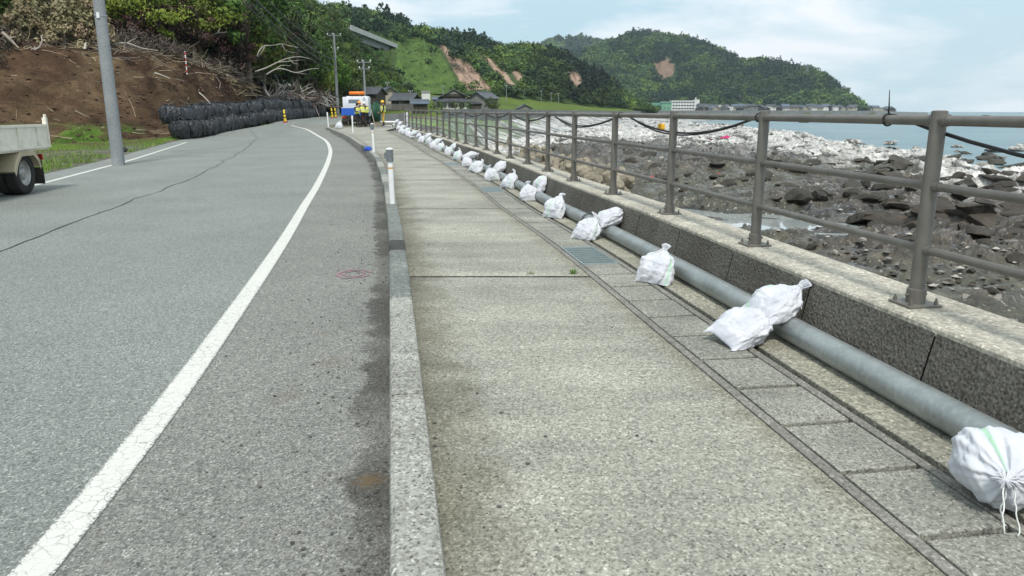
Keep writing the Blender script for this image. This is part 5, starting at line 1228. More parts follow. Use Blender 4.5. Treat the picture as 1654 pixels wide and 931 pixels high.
for x, w, lab in ((1592, 22, 'small dark rock islet breaking the sea near the horizon on the right'), (1300, 22, 'dark rocky islet in the water beyond the white ledges')):
    d = 900 if x > 1500 else 330; p = atd(x, 183, d); P, f = rock_mesh(50+x, .45); m = MB(); s = w*d/FPX/2; m.add(P*[s, s*.7, s*.42 if d > 500 else s*.6]+[p[0], p[1], SEA], f); tag(m.build('sea_rock', BOUL, smooth=True), lab, 'rock')
# ---------------------------------------------------------------- far coast wall and breakwater
SWM = pm('coast_wall_concrete', (.24, .25, .245), (.15, .16, .155), .35, .85, speck=(.9, .5, (.10, .10, .09)))
m = MB(); rows = []
for x in np.linspace(712, 1418, 90):
    a = A(x); d = float(np.interp(x, [q[0] for q in swl], [q[1] for q in swl])); zt = EYE+np.interp(x, [700, 760, 900, 1000, 1100, 1250, 1420], [3.5, 4.5, 2.6, 1.2, 2.2, 2.2, 1.6])*d/FPX
    rows.append([(math.sin(a)*(d+o), math.cos(a)*(d+o), z) for o, z in ((-.9, -4.5), (-.2, zt-.25), (-.35, zt-.2), (-.35, zt), (.4, zt), (.4, zt-3.5))])
m.grid(rows, flip=True); o = m.build('coast_wall', SWM); tag(o, 'long grey concrete wall along the far shore below the village', 'sea wall')
m = MB(); rows = []
for x in np.linspace(1380, 1503, 20):
    a = A(x); d = 1060+(x-1380)*1.2; zt = np.interp(x, [1380, 1440, 1503], [3.2, 2.2, .6])
    rows.append([(math.sin(a)*(d+o), math.cos(a)*(d+o), z) for o, z in ((-5, -4), (-2, zt), (6, zt), (9, -4))])
m.grid(rows, flip=True); tag(m.build('breakwater', SWM), 'low grey breakwater running out from the tip of the headland', 'breakwater')
# ---------------------------------------------------------------- black bulk bags along the bank
BAGM = pm('black_woven_bag', (.018, .022, .028), (.008, .010, .013), 3, .38, 0, .6, bump=(9, .8, .06), vary=.45, speck=(5, .35, (.05, .06, .075)))
STRAP = pm('black_strap', (.02, .022, .026), (.03, .033, .04), 9, .6)
def bulk_bag(seed):
    rs = np.random.RandomState(seed); bm = bmesh.new(); bmesh.ops.create_cube(bm, size=2); bmesh.ops.subdivide_edges(bm, edges=list(bm.edges), cuts=13, use_grid_fill=True)
    P = np.array([v.co[:] for v in bm.verts]); f = [[v.index for v in q.verts] for q in bm.faces]; bm.free()
    n = P/np.linalg.norm(P, axis=1)[:, None]; k = .8; P = P*k*.92+n*1.18*(1-k*.78)
    th = np.arctan2(P[:, 1], P[:, 0]); z = P[:, 2]
    bul = 1+.09*np.cos(z*1.3)-.05*np.abs(z)**3; P[:, :2] *= bul[:, None]
    fold = sum(np.sin(th*q+rs.uniform(0, 6.3)+z*rs.uniform(-1, 1))*w for q, w in ((9, .5), (15, .5), (23, .4)))
    P[:, :2] *= (1+fold*(.08+.09*sstep(.0, 1, z)))[:, None]
    P[:, 2] += .26*(fbm(P[:, 0]*2.2+seed, P[:, 1]*2.2, 4)-.5)*2*sstep(.2, .9, z) - .05*np.hypot(P[:, 0], P[:, 1])*sstep(.5, 1, z)
    P += n*((fbm(P[:, 0]*3+P[:, 2]*2+seed, P[:, 1]*3-P[:, 2], 4)-.5)*.30)[:, None]
    P *= [.36, .40, .46]; P[:, 2] -= P[:, 2].min(); P[:, 2] = np.where(P[:, 2] < .03, 0, P[:, 2]); m = MB(); m.add(P, f)
    t = MB(); top = P[:, 2].max()
    t.tube(smooth_curve([(0, 0, top-.06), (.07, .03, top+.08), (.14, -.04, top+.02), (.05, -.1, top-.03)], 14, 1), .035, 6)
    s = MB()
    for a in (.785, 2.356, 3.927, 5.498):
        c, s_n = math.cos(a), math.sin(a); p = smooth_curve([(c*.47, s_n*.47, .25), (c*.52, s_n*.52, .55), (c*.43, s_n*.43, top-.02), (c*.30+.08*s_n, s_n*.30-.08*c, top+.07), (c*.2, s_n*.2, top-.03)], 14, 1); s.tube(p, .022, 5)
    return m, t, s
protosB = []
for i in range(6):
    r = empty('bulk_bag', (0, 0, 0)); m, t, s = bulk_bag(70+i)
    m.build('sack', BAGM, r, smooth=True, origin=(0, 0, 0), angle=.9); t.build('tied_neck', BAGM, r, smooth=True, origin=(0, 0, 0)); s.build('strap', STRAP, r, smooth=True, origin=(0, 0, 0)); protosB.append([r, False])
BR = Curve(smooth_curve([onG(285, 224)[:2]+(-.1, 0), onG(330, 221)[:2], onG(366, 214)[:2], onG(400, 207)[:2], (-19.55, 60), (-19.8, 66), (-21.2, 77), (-22.7, 88), (-24.2, 100)], 300, 10))
def put_bag(x, y, z, a, lab, grp, s=1.0):
    q = protosB[rnd.randint(0, 5)]; o = q[0] if not q[1] else copy_tree(q[0]); q[1] = True
    o.location = (x, y, z); o.rotation_euler = (rnd.uniform(-.12, .12), rnd.uniform(-.12, .12), a+rnd.choice([0, 1, 2, 3])*math.pi/2+rnd.uniform(-.25, .25)); o.scale = (s*rnd.uniform(.9, 1.04), s*rnd.uniform(.9, 1.04), s*rnd.uniform(.9, 1.1)); tag(o, lab, 'bulk bag', grp); return o
q = .75; i = 0
while q < BR.L-.3:
    p = BR.pt(q, -.48-rnd.uniform(0, .2)); a = BR.ang(q); z = float(G(p[0], p[1]))
    put_bag(p[0], p[1], z-.12 if p[1] < 44 else z-.06, a, 'big black bulk bag at the near end of the lower row' if i == 0 else 'black bulk bag standing in the lower row along the foot of the bank', 'black bulk bags in the lower row', 1.0)
    q += rnd.uniform(.96, 1.1); i += 1
q = .35; i = 0
while q < BR.L-.6:
    p = BR.pt(max(q, 0), -1.0-rnd.uniform(-.12, .12)); t = np.array([math.cos(BR.ang(0)), math.sin(BR.ang(0))]); p = p+t*min(q, 0); a = BR.ang(max(q, 0)); z = float(G(p[0], p[1]))
    put_bag(p[0], p[1], z+.74+rnd.uniform(-.05, .05), a, 'big black bulk bag at the near end of the upper row' if i == 0 else 'black bulk bag lying in the upper row along the foot of the bank', 'black bulk bags in the upper row', .98 if i else 1.05)
    q += rnd.uniform(.94, 1.1); i += 1
# ---------------------------------------------------------------- striped posts by the bags
YEL = pm('yellow_band', (.75, .58, .04), (.6, .45, .03), 6, .5); REDB = pm('red_base', (.45, .07, .04), (.3, .05, .03), 6, .6)
for x, y, d, lab in ((461, 196, 62.5, 'yellow and black banded post with red base at the end of the white line'), (537, 190, 80, 'left of two yellow banded posts by the far black bags'), (542.5, 188, 84, 'right of two yellow banded posts by the far black bags, half hidden')):
    p = atd(x, y, d); p[2] = float(G(p[0], p[1])); r = empty('warning_post', p, 0, lab, 'warning post', 'yellow banded warning posts'); r.rotation_euler = (0, -.07, 0)
    m = MB(); m.bbox((0, 0, .05), (.34, .34, .1), b=.02); m.build('base', REDB, r, origin=(0, 0, 0))
    m = MB(); m.tube([(0, 0, .1), (0, 0, 1.0), (0, 0, 1.05)], [.11, .07, .03], 14); m.build('tube', YEL, r, smooth=True, angle=.7, origin=(0, 0, 0))
    m = MB()
    for z in (.34, .62): m.tube([(0, 0, z), (0, 0, z+.12)], [.114-.044*z, .110-.044*z], 14)
    m.build('black_band', BLK, r, smooth=True, angle=.7, origin=(0, 0, 0))
# ---------------------------------------------------------------- utility poles and wires
POLEM = pm('pole_concrete', (.30, .315, .32), (.20, .215, .225), 1.2, .8, speck=(18, .4, (.13, .14, .15)), bump=(20, .2))
INS = pm('insulator_white', (.8, .8, .78), (.7, .7, .68), 5, .3)
def util_pole(p, h, r0, r1, lab, arms=((.0, 1.6),), yaw=0.0, detail=True):
    r = empty('utility_pole', p, yaw, lab, 'utility pole', 'concrete utility poles'); m = MB(); m.tube([(0, 0, -.4), (0, 0, h*.5), (0, 0, h)], [r0, (r0+r1)/2, r1], 20 if detail else 10); m.build('shaft', POLEM, r, smooth=True, angle=.8, origin=(0, 0, 0))
    for dz, w in arms:
        z = h-.25-dz; m = MB(); m.box((0, r1+.05, z), (w, .09, .09)); a = m.build('crossarm', POLEM, r, origin=(0, 0, 0)); m = MB()
        for x in (-w*.46, -w*.1, w*.46): m.tube([(x, r1+.05, z+.04), (x, r1+.05, z+.14), (x, r1+.05, z+.22), (x, r1+.05, z+.26)], [.035, .075, .075, .03], 8)
        m.build('insulator', INS, a, smooth=True, origin=(0, 0, 0))
    return r
pA = onG(191, 261); pA = util_pole(pA, 12.5, .19, .12, 'big near concrete utility pole on the left edge of the road', ((0, 1.8), (1.1, 1.5)), -.25)
m = MB(); m.tube([(0, 0, 4.28), (0, 0, 4.33)], [.176, .176], 20); m.build('steel_band', GALV, pA, origin=(0, 0, 0))
m = MB(); m.box((.06, -.165, 4.3), (.09, .03, .16)); m.build('number_plate', WHITEP, pA, origin=(0, 0, 0))
m = MB(); p = onG(204, 244); m.tube([p+(0, 0, .0), p+(-.1, 0, .1)], .09, 10); tag(m.build('drain_pipe_end', BLK), 'short black pipe end lying beside the foot of the big utility pole', 'pipe')
xB = atd(546, 186, 96); xB[2] = .9; hB = atd(544, 54, 96)[2]-.9; util_pole(xB, hB, .20, .13, 'grey utility pole behind the far end of the black bags, wires on its left', ((0, 1.7), (1.6, .9)), .1)
xC = atd(591, 186, 86); xC[2] = .85; hC = atd(589, 97, 86)[2]-.85; util_pole(xC, hC, .135, .095, 'slimmer utility pole behind the blue and white truck', ((0, 1.6), (.7, 1.2)), -.1)
for x, yt, yb, d, lab in ((537, 134, 165, 150, 'thin pole with a short bar just above the truck roof'), (626, 133, 150, 190, 'thin pole standing behind the beige shed'), (664, 146, 176, 170, 'left of the thin poles on the grass slope'), (716, 139, 172, 230, 'thin pole on the grass slope left of the big black-roofed house'), (818, 138, 166, 290, 'thin pole on the green field right of the white-gabled house'), (846, 145, 162, 320, 'lone thin pole near the foot of the red slips'), (874, 147, 167, 330, 'stout pole at the field edge below the dark wood'), (890, 150, 167, 335, 'second pole at the field edge below the dark wood'), (902, 151, 167, 340, 'rightmost pole at the field edge with a white box'), (1166, 163, 174, 900, 'far thin pole among the village roofs right of the school'), (1341, 164, 174, 1000, 'far thin pole near the tip of the headland village')):
    p = atd(x, yb+3, d); h = atd(x, yt, d)[2]-p[2]; util_pole(p, h, .14, .10, lab, ((0, 1.0),), 0, False)
WIRE = pm('wire_black', (.05, .055, .06), (.07, .075, .08), 3, .6)
def wire(a, b, sag, r, lab):
    m = MB(); a = np.array(a); b = np.array(b); P = [a+(b-a)*t-np.array([0, 0, 4*sag*t*(1-t)]) for t in np.linspace(0, 1, 40)]; m.tube(P, r, 5); tag(m.build('power_line', WIRE), lab, 'wire', 'overhead wires between the utility poles')
la = np.array(pA.location); 
for i, dx in enumerate((-.8, -.2, .8)): wire(la+(dx, .2, 12.4), xB+(dx, .2, hB-.1), 1.3, .02, ['left strand of the three topmost wires from the near pole', 'middle strand of the three topmost wires from the near pole', 'right strand of the three topmost wires from the near pole'][i])
for i, (h1, h2, r, sg) in enumerate(((10.3, 7.6, .035, 1.1), (9.8, 6.9, .055, 1.3), (9.3, 6.2, .04, 1.2), (8.9, 5.4, .03, 1.0))): wire(la+(.2, 0, h1), xB+(0, 0, h2), sg, r, ['uppermost of the four lower cables between near pole and far pole', 'thick second of the four lower cables between near pole and far pole', 'third of the four lower cables between near pole and far pole', 'lowest of the four lower cables between near pole and far pole'][i])
for i, dx in enumerate((-.7, .7)): wire(xB+(dx, 0, hB-.1), xC+(dx, 0, hC-.1), .9, .018, ['left wire between the pole behind the bags and the slimmer pole', 'right wire between the pole behind the bags and the slimmer pole'][i])
m = MB(); p = atd(302, 118, 54); p[2] -= .1
STK = empty('survey_stake', p, 0, 'red and white banded survey stake upright in the crest of the bank', 'stake')
m.tube([(0, 0, 0), (0, 0, 1.55)], .035, 8); m.build('rod', WHITEP, STK, origin=(0, 0, 0)); m = MB()
for z in (.1, .5, .9, 1.3): m.tube([(0, 0, z), (0, 0, z+.2)], .037, 8)
m.build('red_band', pm('stake_red', (.55, .06, .07), (.4, .05, .05), 4, .6), STK, origin=(0, 0, 0))
# ---------------------------------------------------------------- vehicles
TYRE = pm('tyre_rubber', (.022, .022, .022), (.04, .038, .035), 6, .85, bump=(30, .3)); STEEL = pm('wheel_steel', (.42, .42, .41), (.28, .28, .27), 6, .45, .5, .5)
CREAM = pm('cream_truck_paint', (.76, .74, .64), (.68, .65, .55), 1.5, .45, 0, .5, speck=(7, .3, (.36, .31, .22))); CHAS = pm('chassis_black', (.025, .024, .023), (.06, .05, .042), 5, .8)
MUDG = pm('mudguard_cream', (.46, .41, .29), (.36, .31, .21), 3, .6); GLASS = pm('dark_glass', (.03, .04, .045), (.02, .025, .03), 2, .08, 0, .6); REDL = pm('lamp_red', (.4, .03, .02), (.3, .02, .015), 5, .3); WHT = pm('white_vehicle_paint', (.72, .74, .76), (.62, .64, .66), 1.5, .4, 0, .5)
def wheel(parent, x, y, r, w, out=1):
    o = empty('wheel', (x, y, r)); o.parent = parent
    m = MB(); V = []; pr_ = [(.60, -.5), (.66, -.5), (.93, -.5), (.985, -.42), (1.0, -.30), (1.0, .30), (.985, .42), (.93, .5), (.66, .5), (.60, .5)]
    n = 32; P = []
    for a in np.arange(n)*2*math.pi/n: P.append([(r*q*math.cos(a), w*t, r*q*math.sin(a)) for q, t in pr_])
    P = np.array(P); k = len(pr_); f = [(i*k+j, ((i+1) % n)*k+j, ((i+1) % n)*k+j+1, i*k+j+1) for i in range(n) for j in range(k-1)]
    m.add(P.reshape(-1, 3), f); m.build('tyre', TYRE, o, smooth=True, angle=.7, origin=(0, 0, 0))
    m = MB(); pr_ = [(.61, .42), (.57, .44), (.54, .36), (.50, .20), (.40, .12), (.30, .14), (.22, .34), (.14, .38), (.001, .38)]; P = []
    for a in np.arange(n)*2*math.pi/n: P.append([(r*q*math.cos(a), w*t*out, r*q*math.sin(a)) for q, t in pr_])
    k = len(pr_); f = [(i*k+j, ((i+1) % n)*k+j, ((i+1) % n)*k+j+1, i*k+j+1) for i in range(n) for j in range(k-1)]; m.add(np.array(P).reshape(-1, 3), f)
    for a in np.arange(6)*math.pi/3: m.cyl((r*.33*math.cos(a), w*.13*out, r*.33*math.sin(a)), (r*.33*math.cos(a), w*.24*out, r*.33*math.sin(a)), .014, n=6)
    m.build('rim', STEEL, o, smooth=True, angle=.6, origin=(0, 0, 0)); return o
wp = onroad(44, 314); hx = np.array([.14, -.990]); yaw = math.atan2(hx[1], hx[0]); lf = np.array([.990, .14])
DT = empty('dump_truck', (wp[0]-lf[0]*.84, wp[1]-lf[1]*.84, float(roadz(wp[0], wp[1]))), yaw, 'cream dump truck at the left edge with ribbed tipper bed and rear wheel showing', 'dump truck')
for y, o_ in ((.76, 1), (-.76, -1)): wheel(DT, 0, y, .42, .22, o_)
for y, o_ in ((.53, 1), (-.53, -1)): wheel(DT, 0, y, .42, .20, o_)
for y, o_ in ((.76, 1), (-.76, -1)): wheel(DT, 2.75, y, .42, .22, o_)
m = MB(); 
for y in (.36, -.36): m.box((1.55, y, .60), (5.3, .08, .16))
for x in (-.9, .6, 1.8, 3): m.box((x, 0, .6), (.08, .70, .12))
m.cyl((0, -.8, .37), (0, .8, .37), .06); m.cyl((0, -.05, .37), (2.2, 0, .5), .05); m.box((1.3, .62, .5), (.6, .32, .34)); m.build('chassis', CHAS, DT, origin=(0, 0, -.08))
m = MB(); bx0, bx1 = -1.08, 2.05
m.box(((bx0+bx1)/2, 0, .80), (bx1-bx0, 1.78, .08)); m.build('bed_floor', CREAM, DT, origin=(0, 0, -.09))
for s in (1, -1):
    m = MB(); m.box(((bx0+bx1)/2, s*.89, 1.03), (bx1-bx0, .045, .42)); m.box(((bx0+bx1)/2, s*.90, 1.255), (bx1-bx0, .085, .05)); m.box(((bx0+bx1)/2, s*.905, .825), (bx1-bx0, .075, .05))
    for x in np.linspace(bx0+.45, bx1-.3, 4): m.box((x, s*.922, 1.04), (.085, .028, .375))
    m.build('side_panel', CREAM, DT, origin=(0, 0, -.09))
    m = MB(); m.box((bx0-.02, s*.885, 1.10), (.085, .075, .62)); m.tube([(bx0-.02, s*.885, 1.40), (bx0-.02, s*.885, 1.47), (bx0-.06, s*.885, 1.47), (bx0-.09, s*.885, 1.38)], .022, 6); m.build('corner_post', CREAM, DT, origin=(0, 0, -.09))
    m = MB(); P = [(-.50, .46), (-.44, .62), (-.26, .765), (.26, .765), (.46, .60), (.60, .40)]; m.grid([[(x, s*.96, z), (x, s*.50, z)] for x, z in P]); m.grid([[(x*.93, s*.955, z-.028), (x*.93, s*.50, z-.028)] for x, z in P])
    for (x, z), (x2, z2) in zip(P[:-1], P[1:]): m.add([(x, s*.96, z), (x2, s*.96, z2), (x2*.93, s*.96, z2-.09), (x*.93, s*.96, z-.09)], [(0, 1, 2, 3)])
    m.build('mudguard', MUDG, DT, origin=(0, 0, -.09))
    m = MB(); m.box((-.56, s*.76, .33), (.02, .40, .34)); m.build('mud_flap', CHAS, DT, origin=(0, 0, 0))
    m = MB(); m.box((bx0+.12, s*.62, .60), (.06, .36, .12)); m.build('tail_lamp', REDL, DT, origin=(0, 0, -.09))
m = MB(); m.box((bx0-.01, 0, 1.03), (.045, 1.70, .42)); 
for y in np.linspace(-.6, .6, 4): m.box((bx0-.042, y, 1.03), (.03, .08, .40))
m.build('tailgate', CREAM, DT, origin=(0, 0, -.09))
m = MB(); m.box((bx1-.02, 0, 1.16), (.05, 1.74, .68)); m.build('headboard', CREAM, DT, origin=(0, 0, -.09))
m = MB(); m.box((bx0+.1, 0, .47), (.08, 1.5, .1)); m.build('rear_bumper', CHAS, DT, origin=(0, 0, -.09))
m = MB(); bm = bmesh.new(); m.bbox((2.95, 0, 1.33), (1.5, 1.72, 1.5), b=.12); m.build('cab', WHT, DT, origin=(0, 0, -.09), smooth=True, angle=.5)
m = MB(); m.box((3.705, 0, 1.62), (.012, 1.5, .58)); m.build('windscreen', GLASS, DT, origin=(0, 0, -.09))
for s in (1, -1):
    m = MB(); m.box((3.05, s*.864, 1.62), (.8, .012, .5)); m.build('side_window', GLASS, DT, origin=(0, 0, -.09))
    m = MB(); m.cyl((3.69, s*.66, .88), (3.72, s*.66, .88), .09); m.build('headlight', INS, DT, origin=(0, 0, -.09))
# white and blue service truck seen from behind
p = atd(572, 203, 55); p[2] = float(G(p[0], p[1]))
ST = empty('service_truck', p, math.pi/2+.06, 'white and blue service truck seen from behind with an orange light bar on its roof', 'truck'); ST.scale = (.9, .88, .95)
BLUE = pm('blue_bed_paint', (.02, .12, .55), (.015, .09, .42), 2, .45, 0, .5)
for x in (.5, 3.3):
    for y, o_ in ((.78, 1), (-.78, -1)): wheel(ST, x, y, .36, .24, o_)
m = MB(); m.box((1.9, 0, .55), (4.2, .8, .2)); m.box((.05, 0, .42), (.1, 1.9, .30)); m.box((.12, .75, .25), (.03, .5, .4)); m.box((.12, -.75, .25), (.03, .5, .4)); m.box((.9, 0, .5), (1.4, 1.7, .35)); m.build('chassis', CHAS, ST, origin=(0, 0, 0))
m = MB(); m.bbox((0, 0, 1.03), (.07, 1.98, .56), b=.02)
for y in (-.66, 0, .66): m.box((-.045, y, 1.03), (.03, .06, .46))
m.build('tailgate', BLUE, ST, origin=(0, 0, 0))
m = MB(); m.box((1.2, .97, 1.03), (2.35, .05, .5)); m.box((1.2, -.97, 1.03), (2.35, .05, .5)); m.box((1.2, 0, .80), (2.35, 1.9, .06)); m.build('bed', BLUE, ST, origin=(0, 0, 0))
m = MB(); m.box((-.02, 0, 1.325), (.05, 1.9, .035)); m.build('reflective_strip', INS, ST, origin=(0, 0, 0))
m = MB(); m.bbox((3.1, 0, 1.45), (1.6, 1.9, 1.55), b=.14); m.build('cab', WHT, ST, smooth=True, angle=.5, origin=(0, 0, 0))
m = MB(); m.box((2.296, .05, 1.86), (.01, 1.2, .40)); m.build('rear_window', GLASS, ST, origin=(0, 0, 0))
m = MB(); m.bbox((1.25, .1, 1.62), (1.3, 1.7, 1.02), b=.06); m.build('equipment_box', WHT, ST, smooth=True, angle=.5, origin=(0, 0, 0))
m = MB(); m.box((.594, .0, 1.80), (.012, .9, .28)); m.build('box_window', pm('pale_glass', (.18, .22, .24), (.12, .15, .17), 3, .15), ST, origin=(0, 0, 0))
LB_ = MB(); LB_.tube([(2.4, -.66, 2.44), (2.4, -.60, 2.45), (2.4, .60, 2.45), (2.4, .66, 2.44)], [.06, .13, .13, .06], 14); LB_.build('light_bar', pm('orange_lens', (.85, .22, .02), (.7, .17, .02), 4, .35), ST, smooth=True, angle=.9, origin=(0, 0, 0))
m = MB(); m.box((2.4, .4, 2.27), (.1, .06, .2)); m.box((2.4, -.4, 2.27), (.1, .06, .2)); m.build('light_bracket', CHAS, ST, origin=(0, 0, 0))
for s in (1, -1):
    m = MB(); m.box((.0, s*.78, .62), (.05, .34, .12)); m.build('tail_lamp', REDL, ST, origin=(0, 0, 0))
    m = MB(); m.box((3.75, s*1.08, 1.75), (.06, .16, .28)); m.build('mirror', CHAS, ST, origin=(0, 0, 0))
p = atd(604, 186, 60); p[2] = float(G(p[0], p[1])); m = MB(); FRM_W = pm('pallet_wood', (.3, .24, .17), (.2, .16, .11), 4, .9); GT = pm('green_tarp', (.02, .085, .045), (.012, .055, .03), 2, .6, bump=(5, .5, .05))
m.box((0, 0, .8), (.86, .8, 1.6), taper=.86); o = empty('covered_load', p, 0, 'upright dark green tarpaulin-covered load between the truck and the yellow-trousered worker', 'covered load')
bm = bmesh.new(); bmesh.ops.create_cube(bm, size=1); bmesh.ops.bevel(bm, geom=list(bm.edges), offset=.12, segments=3, affect='EDGES'); P = np.array([v.co[:] for v in bm.verts]); f = [[v.index for v in q.verts] for q in bm.faces]; bm.free()
P = P*[.92, .8, 1.62]+[0, 0, .81]; P[:, :2] *= (1.08-.1*P[:, 2:3]); m = MB(); m.add(P, f); m.build('tarpaulin', GT, o, smooth=True, origin=(0, 0, 0)); m = MB(); m.box((0, 0, .04), (1.1, 1.0, .1)); m.build('pallet', FRM_W, o, origin=(0, 0, 0))
# ---------------------------------------------------------------- people
SKIN = pm('skin', (.42, .25, .17), (.36, .2, .13), 8, .55); BLKC = pm('black_workwear', (.016, .017, .02), (.03, .031, .035), 7, .85); YELP = pm('yellow_trousers', (.60, .42, .05), (.45, .31, .04), 6, .8)
VEST = pm('hi_vis_vest', (.66, .68, .14), (.52, .55, .10), 7, .7); HELM = pm('orange_helmet', (.85, .36, .03), (.75, .3, .03), 4, .35); HELY = pm('yellow_helmet', (.85, .52, .03), (.75, .45, .03), 4, .35); HELW = pm('white_helmet', (.8, .8, .78), (.7, .7, .69), 4, .35); HAIR = pm('dark_hair', (.025, .018, .014), (.05, .035, .028), 20, .8); BOOT = pm('boots', (.02, .018, .017), (.04, .036, .03), 9, .7); TAPE = pm('reflective_tape', (.6, .62, .6), (.5, .52, .5), 9, .4)
def person(p, yaw, label, pose, trousers, jacket, hat, hatmat, h=1.70):
    """one continuous skinned body posed by joints (metres, facing +x before yaw)"""
    J = {'pel': (0, 0, .92), 'wai': (.01, 0, 1.08), 'che': (.02, 0, 1.30), 'nec': (.02, 0, 1.45), 'hd0': (.03, 0, 1.53), 'hd1': (.035, 0, 1.61), 'hd2': (.025, 0, 1.69),
         'hl': (0, .09, .88), 'kl': (.03, .10, .48), 'al': (-.01, .11, .09), 'tl': (.15, .13, .035), 'hr': (0, -.09, .88), 'kr': (.03, -.10, .48), 'ar': (-.01, -.11, .09), 'tr': (.15, -.13, .035),
         'sl': (.01, .19, 1.39), 'el': (.0, .25, 1.12), 'wl': (.10, .24, .90), 'fl': (.14, .23, .81), 'sr': (.01, -.19, 1.39), 'er': (.0, -.25, 1.12), 'wr': (.10, -.24, .90), 'fr': (.14, -.23, .81)}
    J.update(pose); R = dict(pel=.15, wai=.135, che=.155, nec=.06, hd0=.075, hd1=.10, hd2=.075, hl=.095, kl=.066, al=.048, tl=.04, hr=.095, kr=.066, ar=.048, tr=.04, sl=.068, el=.048, wl=.034, fl=.028, sr=.068, er=.048, wr=.034, fr=.028)
    E = [('pel','wai'),('wai','che'),('che','nec'),('nec','hd0'),('hd0','hd1'),('hd1','hd2'),('pel','hl'),('hl','kl'),('kl','al'),('al','tl'),('pel','hr'),('hr','kr'),('kr','ar'),('ar','tr'),('che','sl'),('sl','el'),('el','wl'),('wl','fl'),('che','sr'),('sr','er'),('er','wr'),('wr','fr')]
    k = list(J); me = bpy.data.meshes.new('body'); me.from_pydata([J[q] for q in k], [(k.index(a), k.index(b)) for a, b in E], []); ob = bpy.data.objects.new('body', me); COL.objects.link(ob)
    md = ob.modifiers.new('skin', 'SKIN'); sv = me.skin_vertices[0].data
    for i, q in enumerate(k): sv[i].radius = (R[q], R[q]*(1.25 if q in ('che', 'wai', 'pel') else 1)) if q in ('che', 'wai', 'pel') else (R[q], R[q]); sv[i].use_root = q == 'pel'
    ob.modifiers.new('sub', 'SUBSURF').levels = 2; ob.modifiers['sub'].render_levels = 2
    dg = bpy.context.evaluated_depsgraph_get(); m2 = bpy.data.meshes.new_from_object(ob.evaluated_get(dg)); bpy.data.objects.remove(ob)
    r = empty('person', p, yaw, label, 'person', None); r.scale = (h/1.72,)*3
    b = bpy.data.objects.new('body', m2); COL.objects.link(b); b.parent = r
    for q in (SKIN, trousers, jacket, BOOT): m2.materials.append(q)
    keys = list(J); JP = np.array([J[q] for q in keys]); cls = {'pel': 1, 'hl': 1, 'hr': 1, 'kl': 1, 'kr': 1, 'al': 3, 'ar': 3, 'tl': 3, 'tr': 3, 'wai': 2, 'che': 2, 'sl': 2, 'sr': 2, 'el': 2, 'er': 2, 'wl': 2, 'wr': 2, 'fl': 0, 'fr': 0, 'nec': 0, 'hd0': 0, 'hd1': 0, 'hd2': 0}
    for f in m2.polygons:
        c = np.array(f.center); f.material_index = cls[keys[int(((JP-c)**2).sum(1).argmin())]]; f.use_smooth = True
    che, wai, pel = (np.array(J[q]) for q in ('che', 'wai', 'pel')); m = MB(); P = []
    for t, rx, ry in ((pel*.6+wai*.4, .175, .205), (wai, .17, .20), (wai*.5+che*.5, .18, .215), (che, .185, .225), (che*.45+np.array(J['nec'])*.55, .14, .20)):
        P.append([(t[0]+rx*math.cos(a), t[1]+ry*math.sin(a), t[2]) for a in np.linspace(0, 6.2832, 21)])
    m.grid(P); v = m.build('vest', VEST, r, smooth=True, origin=(0, 0, 0))
    m = MB()
    for t, rx, ry in ((wai*.6+che*.4, .186, .219),): m.grid([[(t[0]+rx*math.cos(a), t[1]+ry*math.sin(a), t[2]+dz) for a in np.linspace(0, 6.2832, 21)] for dz in (-.03, .03)])
    m.build('reflective_band', TAPE, v, smooth=True, origin=(0, 0, 0))
    h1 = np.array(J['hd1']); m = MB()
    if hat == 'helmet':
        up = unit(np.array(J['hd2'])-np.array(J['hd0'])); c = h1+up*.03; P = []
        for t in np.linspace(0, 1, 8): P.append([c+up*.135*math.sin(t*1.57)+.128*math.cos(t*1.57)*(np.array([math.cos(a), math.sin(a)*.86, 0])) for a in np.linspace(0, 6.2832, 21)])
        m.grid(P); m.grid([[c+.125*np.array([math.cos(a), math.sin(a)*.86, 0]), c+np.array([math.cos(a)*(.15+.05*max(0, math.cos(a))), math.sin(a)*.13, -.012])] for a in np.linspace(0, 6.2832, 25)])
        m.build('helmet', hatmat, r, smooth=True, origin=(0, 0, 0))
    else:
        P = []
        for t in np.linspace(-.25, 1, 8): P.append([h1+(-.012, 0, .01)+np.array([.108*math.cos(t*1.57)*math.cos(a), .10*math.cos(t*1.57)*math.sin(a), .125*math.sin(t*1.57)-(.05 if math.cos(a) < .2 and t < 0 else 0)]) for a in np.linspace(0, 6.2832, 21)])
        m.grid(P); m.build('hair', hatmat, r, smooth=True, origin=(0, 0, 0))
    m = MB(); m.tube([h1+(.095, 0, .0), h1+(.118, 0, -.025), h1+(.10, 0, -.035)], [.008, .016, .012], 6); m.build('nose', SKIN, r, smooth=True, origin=(0, 0, 0))
    m = MB()
    for s in (1, -1): m.tube([h1+(.085, s*.035, .012), h1+(.1, s*.035, .012)], [.012, .010], 8)
    m.build('eyes', HAIR, r, origin=(0, 0, 0)); m = MB(); m.tube([h1+(.085, -.025, -.062), h1+(.092, 0, -.064), h1+(.085, .025, -.062)], .007, 5); m.build('mouth', REDB, r, origin=(0, 0, 0))
    m = MB()
    for q, w in (('fl', 'wl'), ('fr', 'wr')):
        f0 = np.array(J[q]); d = unit(f0-np.array(J[w])); sd = unit(np.cross(d, (0, 0.2, 1)))
        for i, L_ in enumerate((.065, .075, .07, .055)): a = f0+sd*(i-1.5)*.018; m.tube([a-d*.02, a+d*L_*.5, a+d*L_*.8+np.array([.02, 0, -.01])], [.010, .009, .007], 6)
        m.tube([f0-d*.02+sd*.03, f0+sd*.055+d*.02, f0+sd*.05+d*.045], [.011, .010, .008], 6)
    m.build('fingers', SKIN, r, smooth=True, origin=(0, 0, 0)); return r
